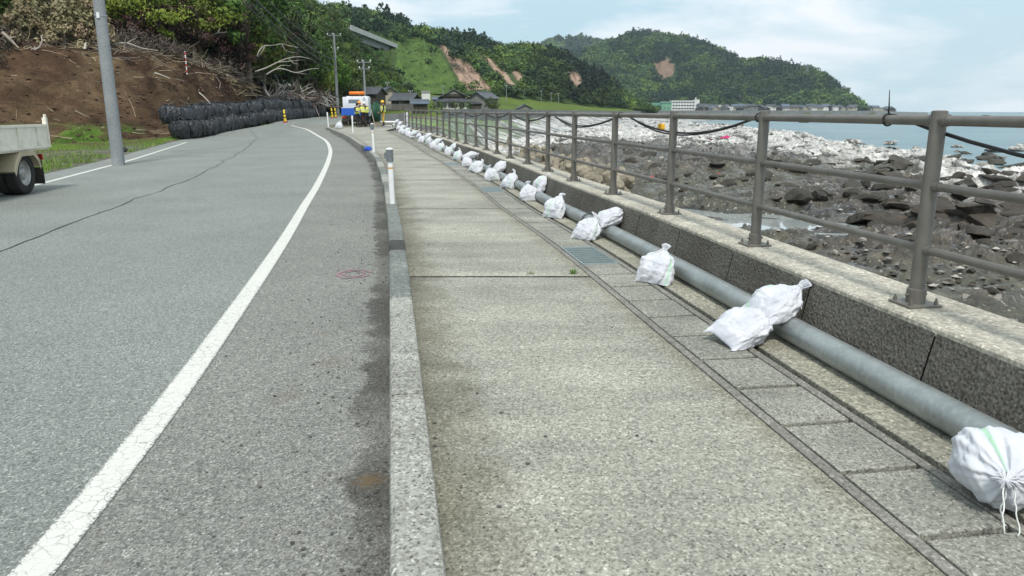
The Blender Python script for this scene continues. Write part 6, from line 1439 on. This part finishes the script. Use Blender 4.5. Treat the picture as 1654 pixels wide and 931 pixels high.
def foot_at(x, y): p = onG(x, y); return p
person(foot_at(578, 206.3), -.6, 'bareheaded worker in black with a yellow-green safety vest beside the truck, arms folded forward', {'el': (.06, .25, 1.14), 'wl': (.24, .14, 1.12), 'fl': (.30, .06, 1.12), 'er': (.06, -.25, 1.14), 'wr': (.24, -.14, 1.10), 'fr': (.30, -.06, 1.10)}, BLKC, BLKC, 'hair', HAIR, 1.62)
person(foot_at(587, 205.5), 2.6, 'worker in orange helmet and yellow-green vest leaning forward behind the truck', {'che': (.10, 0, 1.28), 'nec': (.18, 0, 1.42), 'hd0': (.23, 0, 1.49), 'hd1': (.26, 0, 1.57), 'hd2': (.27, 0, 1.65), 'sl': (.10, .19, 1.37), 'sr': (.10, -.19, 1.37), 'el': (.2, .25, 1.12), 'wl': (.38, .16, 1.08), 'fl': (.46, .12, 1.07), 'er': (.2, -.25, 1.12), 'wr': (.38, -.16, 1.08), 'fr': (.46, -.12, 1.07), 'kl': (.05, .11, .48), 'kr': (-.06, -.12, .48), 'ar': (-.22, -.13, .09), 'tr': (-.06, -.15, .035)}, BLKC, BLKC, 'helmet', HELM, 1.75)
person(foot_at(593.5, 204.8), 3.0, 'worker in white helmet and dark clothes, partly behind the one in the orange helmet', {'nec': (.10, 0, 1.44), 'hd0': (.14, 0, 1.51), 'hd1': (.17, 0, 1.59), 'hd2': (.18, 0, 1.67), 'el': (.12, .26, 1.15), 'wl': (.3, .2, 1.2), 'fl': (.38, .18, 1.24), 'kl': (.08, .12, .48), 'al': (.06, .16, .09), 'tl': (.22, .18, .035), 'ar': (-.2, -.12, .09), 'tr': (-.05, -.14, .035)}, BLKC, BLKC, 'helmet', HELW, 1.68)
person(foot_at(620, 204), 3.5, 'worker in yellow trousers, yellow vest and yellow helmet standing alone right of the truck', {'er': (.05, -.27, 1.14), 'wr': (.22, -.2, .98), 'fr': (.29, -.17, .93), 'el': (.02, .27, 1.13), 'wl': (.16, .25, .93)}, YELP, BLKC, 'helmet', HELY, 1.74)
# ---------------------------------------------------------------- houses, school, bridge
TILE = pm('dark_roof_tile', (.075, .083, .092), (.045, .05, .058), .8, .55, 0, .4, vary=.2); TILEB = pm('blue_grey_roof', (.10, .13, .17), (.07, .09, .12), .8, .5, vary=.15); WALLW = pm('white_plaster', (.66, .65, .60), (.52, .51, .46), .7, .85); WALLB = pm('beige_boards', (.42, .38, .31), (.32, .29, .23), .9, .85); WALLD = pm('dark_boards', (.075, .062, .05), (.045, .038, .03), .9, .85); WALLG = pm('grey_boards', (.24, .235, .22), (.17, .165, .155), .9, .85); FRM = pm('window_frame', (.5, .5, .48), (.4, .4, .38), 3, .5); RIDGE = pm('ridge_tile', (.14, .15, .16), (.10, .11, .12), 1, .6); GREENR = pm('green_metal_roof', (.05, .16, .10), (.04, .125, .08), .5, .5); GREENW = pm('green_wall', (.16, .36, .24), (.13, .30, .20), .5, .7); CONW = pm('school_white', (.72, .72, .70), (.6, .6, .58), .4, .8); BLUET = pm('blue_tarp', (.02, .11, .60), (.015, .08, .42), .6, .5)
def house(p, w, dp, hw, hr, rz, wall, roof, lab, kind='gable', wins=((-.25, .5, 1.2, 1.0), (.25, .5, 1.2, 1.0)), over=.5, group=None, axis='x', door=True, skirt=False, name='house', cat='house', lite=False):
    """walls w x dp x hw under a pitched roof of rise hr; axis: which way the ridge runs"""
    r = empty(name, p, rz, lab, cat, group); m = MB()
    m.box((0, 0, hw/2-.5), (w, dp, hw+1))
    if kind == 'gable':
        if axis == 'x': m.add([(-w/2, -dp/2, hw), (-w/2, dp/2, hw), (-w/2, 0, hw+hr-.06), (w/2, -dp/2, hw), (w/2, dp/2, hw), (w/2, 0, hw+hr-.06)], [(0, 2, 1), (3, 4, 5)])
        else: m.add([(-w/2, -dp/2, hw), (w/2, -dp/2, hw), (0, -dp/2, hw+hr-.06), (-w/2, dp/2, hw), (w/2, dp/2, hw), (0, dp/2, hw+hr-.06)], [(0, 1, 2), (3, 5, 4)])
    m.build('wall', wall, r, origin=(0, 0, 0)); m = MB(); t = .14
    def slab(a, b, c, d): 
        q = [np.array(v, float) for v in (a, b, c, d)]; n = unit(np.cross(q[1]-q[0], q[3]-q[0])); n = n if n[2] > 0 else -n; u = [v+n*t for v in q]; m.add(q+u, [(0, 3, 2, 1), (4, 5, 6, 7), (0, 1, 5, 4), (1, 2, 6, 5), (2, 3, 7, 6), (3, 0, 4, 7)])
    if kind == 'gable':
        if axis == 'x':
            k = over*hr/(dp/2)
            for s in (1, -1): slab((-w/2-over, s*(dp/2+over), hw-k), (w/2+over, s*(dp/2+over), hw-k), (w/2+over, 0, hw+hr), (-w/2-over, 0, hw+hr))
            rl = [(-w/2-over, 0, hw+hr+t), (w/2+over, 0, hw+hr+t)]
        else:
            k = over*hr/(w/2)
            for s in (1, -1): slab((s*(w/2+over), -dp/2-over, hw-k), (s*(w/2+over), dp/2+over, hw-k), (0, dp/2+over, hw+hr), (0, -dp/2-over, hw+hr))
            rl = [(0, -dp/2-over, hw+hr+t), (0, dp/2+over, hw+hr+t)]
    else:
        W_, D_ = w/2+over, dp/2+over; e = max(W_-D_, .3); z0 = hw-.12; z1 = hw+hr
        slab((-W_, -D_, z0), (W_, -D_, z0), (e, 0, z1), (-e, 0, z1)); slab((W_, D_, z0), (-W_, D_, z0), (-e, 0, z1), (e, 0, z1)); slab((W_, -D_, z0), (W_, D_, z0), (e, 0.02, z1), (e, -.02, z1)); slab((-W_, D_, z0), (-W_, -D_, z0), (-e, -.02, z1), (-e, .02, z1)); rl = [(-e, 0, z1+t), (e, 0, z1+t)]
    ro = m.build('roof', roof, r, origin=(0, 0, 0)); m = MB(); m.tube(rl, .17, 6); m.build('ridge', RIDGE, ro, origin=(0, 0, 0))
    if lite:
        m = MB()
        for x, z, ww, hh in wins: m.box((x*w, -dp/2-.02, z*hw+.2), (ww, .06, hh))
        m.build('windows', GLASS, r, origin=(0, 0, 0)); return r
    for x, z, ww, hh in wins:
        m = MB(); m.box((x*w, -dp/2-.03, z*hw+.2), (ww, .05, hh)); g = m.build('window', GLASS, r, origin=(0, 0, 0)); m = MB(); b = .07
        m.box((x*w, -dp/2-.05, z*hw+.2+hh/2+b/2), (ww+2*b, .1, b)); m.box((x*w, -dp/2-.05, z*hw+.2-hh/2-b/2), (ww+2*b, .1, b)); m.box((x*w-ww/2-b/2, -dp/2-.05, z*hw+.2), (b, .1, hh)); m.box((x*w+ww/2+b/2, -dp/2-.05, z*hw+.2), (b, .1, hh)); m.box((x*w, -dp/2-.055, z*hw+.2), (.05, .08, hh)); m.build('frame', FRM, g, origin=(0, 0, 0))
    return r
def hp(px, py, d):
    p = atd(px, py, d)
    if d < 440: p[2] = max(p[2], landz(p[0], p[1])-.1)
    return p
house(hp(626, 169, 190), 5.0, 6.5, 2.5, 1.5, .35, WALLB, TILEB, 'small beige shed with a grey gabled roof behind the grey fence', axis='y', wins=((.28, .5, .7, .8),), over=.7, cat='shed', name='shed')
house(hp(600, 166, 175), 4.6, 6, 1.9, 1.3, -.2, WALLD, TILE, 'dark-roofed shed half hidden behind the service truck', axis='x', wins=((0, .5, .8, .6),), cat='shed', name='shed')
house(hp(678, 176, 150), 3.0, 2.6, 1.0, .55, .12, WALLD, TILEB, 'low tiled gateway roof right of the grey fence', wins=(), over=.4, axis='x', cat='gatehouse', name='gatehouse')
house(hp(655, 171, 160), 4.6, 4, 1.2, 1.1, -.3, WALLD, TILE, 'black-roofed low shed with a blue sheet on it', axis='x', wins=((0, .5, .7, .5),), cat='shed', name='shed')
m = MB(); p = hp(671, 158, 165); P = [[p+(x*2.6-1.3, y*1.5, .35*fbm(x*4, y*4, 3)-y*.9+(.08 if k else 0)) for x in np.linspace(0, 1, 12)] for y, k in zip(np.linspace(0, 1, 8), [0]*8)]; m.grid(P); m.grid([[q-(0, 0, .06) for q in rw] for rw in P], flip=True); tag(m.build('blue_sheet', BLUET, smooth=True), 'bright blue tarpaulin spread over the black-roofed shed', 'tarpaulin')
# big traditional house: hall roof over a skirt roof
p = hp(733, 178, 215); T = empty('traditional_house', p, .10, 'big traditional house with stacked black tiled roofs and white walls', 'house'); T.scale = (.86, .86, .86)
m = MB(); m.box((0, 0, 1.1), (9.6, 7.6, 3.0)); m.build('wall', WALLW, T, origin=(0, 0, 0)); m = MB(); m.box((0, -.2, 3.3), (7.4, 6.4, 1.4)); m.build('upper_wall', WALLD, T, origin=(0, 0, 0))
m = MB()
def frustum(m, w0, d0_, z0, w1, d1_, z1, t=.16):
    a = [(-w0/2, -d0_/2, z0), (w0/2, -d0_/2, z0), (w0/2, d0_/2, z0), (-w0/2, d0_/2, z0)]; b = [(-w1/2, -d1_/2, z1), (w1/2, -d1_/2, z1), (w1/2, d1_/2, z1), (-w1/2, d1_/2, z1)]; c = [(x, y, z-t) for x, y, z in a]; m.add(a+b+c, [(0, 1, 5, 4), (1, 2, 6, 5), (2, 3, 7, 6), (3, 0, 4, 7), (8, 9, 1, 0), (9, 10, 2, 1), (10, 11, 3, 2), (11, 8, 0, 3), (11, 10, 9, 8)])
frustum(m, 11.6, 9.6, 2.45, 7.0, 6.0, 3.75); m.build('skirt_roof', TILE, T, origin=(0, 0, 0)); m = MB()
for s in (1, -1):
    q = [np.array(v) for v in ((s*5.0, -4.3, 3.55), (s*5.0, 4.3, 3.55), (0, 4.3, 6.1), (0, -4.3, 6.1))]; n = unit(np.cross(q[1]-q[0], q[3]-q[0])); n = n*np.sign(n[2]); u_ = [v+n*.2 for v in q]; m.add(q+u_, [(0, 3, 2, 1), (4, 5, 6, 7), (0, 1, 5, 4), (1, 2, 6, 5), (2, 3, 7, 6), (3, 0, 4, 7)])
ro = m.build('main_roof', TILE, T, origin=(0, 0, 0)); m = MB(); m.tube([(0, -4.35, 6.3), (0, 4.35, 6.3)], .22, 6)
for s in (1, -1): m.tube([(0, -4.34, 6.25), (s*5.05, -4.34, 3.68)], .13, 6)
m.build('ridge', RIDGE, ro, origin=(0, 0, 0)); m = MB(); m.add([(-3.6, -3.9, 4.0), (3.6, -3.9, 4.0), (0, -3.9, 5.85)], [(0, 1, 2)]); m.build('gable', WALLD, T, origin=(0, 0, 0)); m = MB(); m.add([(-1.8, -3.95, 4.75), (1.8, -3.95, 4.75), (0, -3.95, 5.7)], [(0, 1, 2)]); m.build('gable_panel', WALLG, T, origin=(0, 0, 0))
for x in (-3.2, -1.1, 2.6):
    m = MB(); m.box((x, -3.83, 1.2), (1.5, .06, 1.5)); g = m.build('window', GLASS, T, origin=(0, 0, 0)); m = MB(); m.box((x, -3.86, 1.2), (.06, .08, 1.5)); m.box((x, -3.86, 1.98), (1.65, .09, .08)); m.box((x, -3.86, .42), (1.65, .09, .08)); m.build('frame', FRM, g, origin=(0, 0, 0))
house(hp(706, 174, 213), 2.2, 3, 2.2, .5, .1, WALLG, TILEB, 'narrow grey annex standing left of the big traditional house', wins=((0, .6, .8, .5),), over=.4, axis='x', cat='annex', name='annex')
house(hp(782, 178, 225), 5.0, 8.5, 3.4, 1.5, -.45, WALLG, TILE, 'grey-walled gabled house right of the big traditional one', axis='y', wins=((-.2, .35, 1.0, .9), (.2, .35, 1.0, .9)), over=.6)
house(hp(763, 178, 222), 5.2, 3, 1.7, .6, .0, WALLD, TILE, 'low dark lean-to joining the traditional house and the gabled house', wins=(), over=.4, axis='x', cat='lean-to', name='lean_to')
house(hp(846, 181, 200), 3.4, 3.6, .95, .8, .15, WALLG, TILE, 'tiny grey shed with dark gabled roof just above the top rail', axis='y', wins=(), over=.35, cat='shed', name='shed')
house(hp(935, 171, 430), 5.5, 5, 2.4, 1.5, .2, WALLB, TILE, 'lone small house at the foot of the dark wooded cliff', axis='x', lite=True)
house(hp(688, 157, 235), 2.6, 2, 1.2, .35, .1, CONW, WALLG, 'white box hut on the grass slope above the black-roofed shed', wins=(), over=.1, axis='x', cat='hut', name='hut')
house(hp(806, 152, 330), 5, 4, 1.6, 1.4, .2, WALLW, BLUET, 'small hut under a blue tarpaulin below the red slips', wins=(), axis='x', cat='hut', name='hut')
# grey board fence before the houses
FENM = pm('weathered_fence', (.17, .17, .16), (.11, .11, .105), 1.2, .9); a = hp(596, 179, 118); b = hp(668, 177.5, 128); fr = empty('board_fence', a, 0, 'weathered grey board fence in front of the beige shed', 'fence'); m = MB(); n = 44
for i in range(n):
    q = a+(b-a)*i/n-a; q[2] += .0; m.box((q[0]+.08, q[1], q[2]+.45), ((b-a)[0]/n*.92, .03, 1.0+.03*rnd.uniform(-1, 1)))
m.build('boards', FENM, fr, origin=(0, 0, 0)); m = MB()
for i in range(0, n+1, 6): q = (b-a)*i/n; m.box((q[0], q[1]+.06, q[2]+.45), (.09, .09, 1.25))
m.build('fence_posts', FENM, fr, origin=(0, 0, 0))
# low retaining wall behind the workers
m = MB(); rows = []
for t in np.linspace(0, 1, 12):
    x = 592+t*66; d = 63+t*4; q = atd(x, 190, d); zt = EYE+(181-np.interp(t, [0, .3, 1], [187.5, 185.5, 182]))*d/FPX
    rows.append([(q[0], d-.05, -.5), (q[0], d, zt), (q[0], d+.3, zt), (q[0], d+.3, -.5)])
m.grid(rows, flip=True); tag(m.build('retaining_wall', SWM), 'low weathered concrete retaining wall behind the yellow-trousered worker', 'wall')
# bridge on the hillside
c0 = atd(560, 47, 262); c1 = atd(625, 72, 328); br = empty('road_bridge', (c0+c1)/2, 0, 'pale concrete road bridge on the wooded hillside', 'bridge'); o_ = (c0+c1)/2; dv = unit(c1-c0); sd = unit(np.cross(dv, (0, 0, 1)))
BRC = pm('bridge_concrete', (.52, .52, .50), (.42, .42, .40), .12, .8); BRD = pm('bridge_girder', (.30, .32, .33), (.22, .24, .25), .12, .8); m = MB()
def beam(m, a, b, w, z0, z1): m.add([p+sd*s*w+np.array([0, 0, z]) for p in (a, b) for s, z in ((-1, z0), (1, z0), (1, z1), (-1, z1))], [(0, 1, 2, 3), (4, 7, 6, 5), (0, 4, 5, 1), (1, 5, 6, 2), (2, 6, 7, 3), (3, 7, 4, 0)])
beam(m, c0-dv*12, c1+dv*.5, 4.2, -1.1, -.7); m.build('deck', BRD, br, origin=o_); m = MB(); beam(m, c0-dv*12, c1+dv*.5, 2.6, -3.6, -1.11); m.build('girder', BRD, br, origin=o_)
for s in (1, -1): m = MB(); beam(m, c0-dv*12+sd*s*4.35, c1+dv*.5+sd*s*4.35, .14, -1.55, .1); m.build('parapet', BRC, br, origin=o_)
m = MB(); q = c0+dv*((c1-c0)@dv)*.38; m.box(q-(0, 0, 12), (3, 3.4, 15.5), rz=math.atan2(dv[1], dv[0])); m.build('pier', BRC, br, origin=o_)
# school and gymnasium across the bay
p = hp(1102, 179, 905); SC = empty('school', p, .05, 'long white three-storey school with window bands and a stair tower', 'school'); m = MB(); m.box((0, 0, 5.5), (29, 10, 11.6)); m.build('wall', CONW, SC, origin=(0, 0, 0)); m = MB(); m.box((16.6, -.2, 6.2), (4.4, 9, 13)); m.build('stair_tower', CONW, SC, origin=(0, 0, 0)); m = MB(); m.box((15.6, 0, 13.6), (.9, .9, 3.4)); m.build('chimney', CONW, SC, origin=(0, 0, 0))
for z in (2.4, 5.9, 9.3):
    for x in np.linspace(-12, 11.5, 8): m = MB(); m.box((x, -5.03, z), (2.5, .1, 1.6)); m.build('window', GLASS, SC, origin=(0, 0, 0))
m = MB(); m.box((0, 0, 11.45), (29.6, 10.6, .5)); m.build('parapet', CONW, SC, origin=(0, 0, 0))
p = hp(1043, 180, 895); GY = empty('gymnasium', p, .05, 'long hall with a green barrel roof left of the school', 'gymnasium'); m = MB(); m.box((0, 0, 2.2), (31, 14, 5.4)); m.build('wall', WALLG, GY, origin=(0, 0, 0)); m = MB(); V = [[(x, 7.6*math.cos(a), 4.6+5.0*math.sin(a)) for a in np.linspace(0, math.pi, 13)] for x in (-16, 16)]; m.grid(V); m.add([V[0][i] for i in range(13)], [tuple(range(13))]); m.add([V[1][i] for i in range(13)], [tuple(range(12, -1, -1))]); m.build('roof', GREENR, GY, origin=(0, 0, 0)); m = MB()
for x in np.linspace(-13.5, 13.5, 9): m.box((x, -7.03, 2.4), (1.8, .1, 2.6))
m.build('window', GLASS, GY, origin=(0, 0, 0))
house(hp(1074, 179, 900), 12, 12, 8.6, 1.6, 0.05, GREENW, GREENR, 'pale green square hall between gymnasium and white school', axis='x', wins=((-.2, .3, 1.6, 1.4), (.2, .3, 1.6, 1.4)), cat='hall', name='hall')
# seaside village
VG = 'houses of the distant seaside village'; walls = [WALLW, WALLB, WALLD, WALLG, WALLD, WALLB]; n = 0
vs = [(994, 177, 700, 1.0, 2), (1005, 177, 760, 1.3, 6), (1018, 177, 780, 1.0, 0), (985, 178, 690, .8, 3)]
for x in np.arange(1130, 1376, 7.2): vs.append((x+rnd.uniform(-2, 2), 179.3+rnd.uniform(-.6, .4), float(np.interp(x, [1130, 1250, 1376], [830, 875, 985]))+rnd.uniform(-15, 10), rnd.uniform(.75, 1.2), rnd.randint(0, 5)))
for x in np.arange(1133, 1376, 10.5): vs.append((x+rnd.uniform(-3, 3), 177.3+rnd.uniform(-1, .6), float(np.interp(x, [1130, 1250, 1376], [880, 925, 1035])), rnd.uniform(.8, 1.2), rnd.randint(0, 5)))
for x in np.arange(1376, 1447, 5.2): vs.append((x+rnd.uniform(-1.5, 1.5), np.interp(x, [1376, 1402, 1447], [174.5, 177.2, 180.3])+rnd.uniform(-.8, .8), 1050+rnd.uniform(0, 30), rnd.uniform(.7, 1.05), rnd.randint(0, 5)))
pv = {}
for x, y, d, s, wi in vs:
    key = (wi if wi < 6 else 0, rnd.randint(0, 1), wi == 6)
    if key not in pv:
        pv[key] = [house((0, 0, 0), 9.0, 7.0, 4.2 if key[1] else 3.0, 2.2, 0, walls[key[0]], BLUET if key[2] else [TILE, TILEB, TILE][key[0] % 3], '', axis='x' if key[1] else 'y', kind='gable' if key[0] != 3 else 'hip', over=.7, lite=True), False]
    q = pv[key]; o = q[0] if not q[1] else copy_tree(q[0]); q[1] = True; o.location = hp(x, y, d); o.rotation_euler = (0, 0, rnd.uniform(-.6, .6)); o.scale = (s, s, s)
    tag(o, ('house under a bright blue sheet left of the green-roofed gymnasium' if key[2] else 'small dark-roofed house in the village strip across the bay'), 'house', VG)
for i, (x, y, w, lab) in enumerate(((1178, 178, 9, 'a'), (1240, 178, 8, 'b'), (1330, 178.5, 12, 'c'), (1348, 178.5, 9, 'd'))):
    house(hp(x, y, [845, 872, 930, 945][i]), w*.75, 6, 3.4, .5, 0, CONW, WALLG, ['white flat-roofed building in the village right of the school', 'second white low building in the middle of the village strip', 'broad white low building towards the headland tip', 'small white hut next to the broad white building'][i], wins=((-.25, .5, 1, 1), (.25, .5, 1, 1)), axis='x', over=.2, lite=True, cat='building', name='building')
# lattice mast on the headland
p = hp(1303, 125, 1120); h = hp(1303, 104, 1120)[2]-p[2]; m = MB()
for sx in (1, -1):
    for sy in (1, -1): m.tube([(sx*2.6, sy*2.6, 0), (sx*.5, sy*.5, h*.8), (sx*.35, sy*.35, h)], .22, 4)
for i in range(7):
    t = i/8; k = 2.6-2.1*t; k2 = 2.6-2.1*(t+.125); z, z2 = h*.8*t, h*.8*(t+.125)
    for s in (1, -1): m.tube([(-k, s*k, z), (k2, s*k2, z2)], .12, 4); m.tube([(k, s*k, z), (-k2, s*k2, z2)], .12, 4)
for z in (.72, .84, .96): m.tube([(-3.2, 0, h*z), (3.2, 0, h*z)], .2, 4)
o = m.build('lattice_mast', pm('mast_steel', (.22, .25, .26), (.17, .19, .2), 1, .6), origin=(0, 0, 0)); o.location = p; tag(o, 'thin grey lattice mast on the skyline of the headland', 'mast')
# garden shrubs by the houses
def bushes(lab, grp, spots, spec):
    pr = None
    for x, y, d, s in spots:
        if pr is None: o = pr = make_tree('shrub', lab, 'shrub', grp, *spec)
        else: o = copy_tree(pr)
        p = hp(x, y, d); o.location = p; o.scale = (s, s, s); o.rotation_euler = (0, 0, rnd.uniform(0, 6))
bushes('round clipped green shrub in front of the traditional house', 'garden shrubs by the houses', [(712, 178, 195, .6), (735, 178, 195, .6), (757, 178, 196, .55), (792, 179, 200, .9), (800, 179, 202, .7), (700, 178, 190, .5), (745, 179, 190, .45), (668, 178, 150, .5)], (401, 3.6, 1.7, 1.6, 20, 1400, .14, (.03,.055,.012), (.09,.14,.02)))
bushes('pale green bush on the strip of land before the far wood', 'bushes at the foot of the far wood', [(x, 178-abs(x-950)*.01, 420+(x-900)*.8, rnd.uniform(.8, 1.5)) for x in (905, 918, 952, 963, 975, 984)], (402, 6, 3.4, 2.6, 24, 1500, .28, (.05,.09,.015), (.11,.17,.03)))

HZ = bpy.data.materials.new('haze_air'); HZ.use_nodes = True; t_ = HZ.node_tree; t_.nodes.clear(); o_ = t_.nodes.new('ShaderNodeOutputMaterial'); v_ = t_.nodes.new('ShaderNodeVolumePrincipled')
v_.inputs['Color'].default_value = (.72, .86, .95, 1); v_.inputs['Density'].default_value = .00012; v_.inputs['Anisotropy'].default_value = .2; t_.links.new(v_.outputs[0], o_.inputs['Volume'])
m = MB(); m.box((0, 900, 125), (5600, 4200, 270)); o = m.build('haze', HZ, origin=(0, 900, -8)); tag(o, kind='stuff')
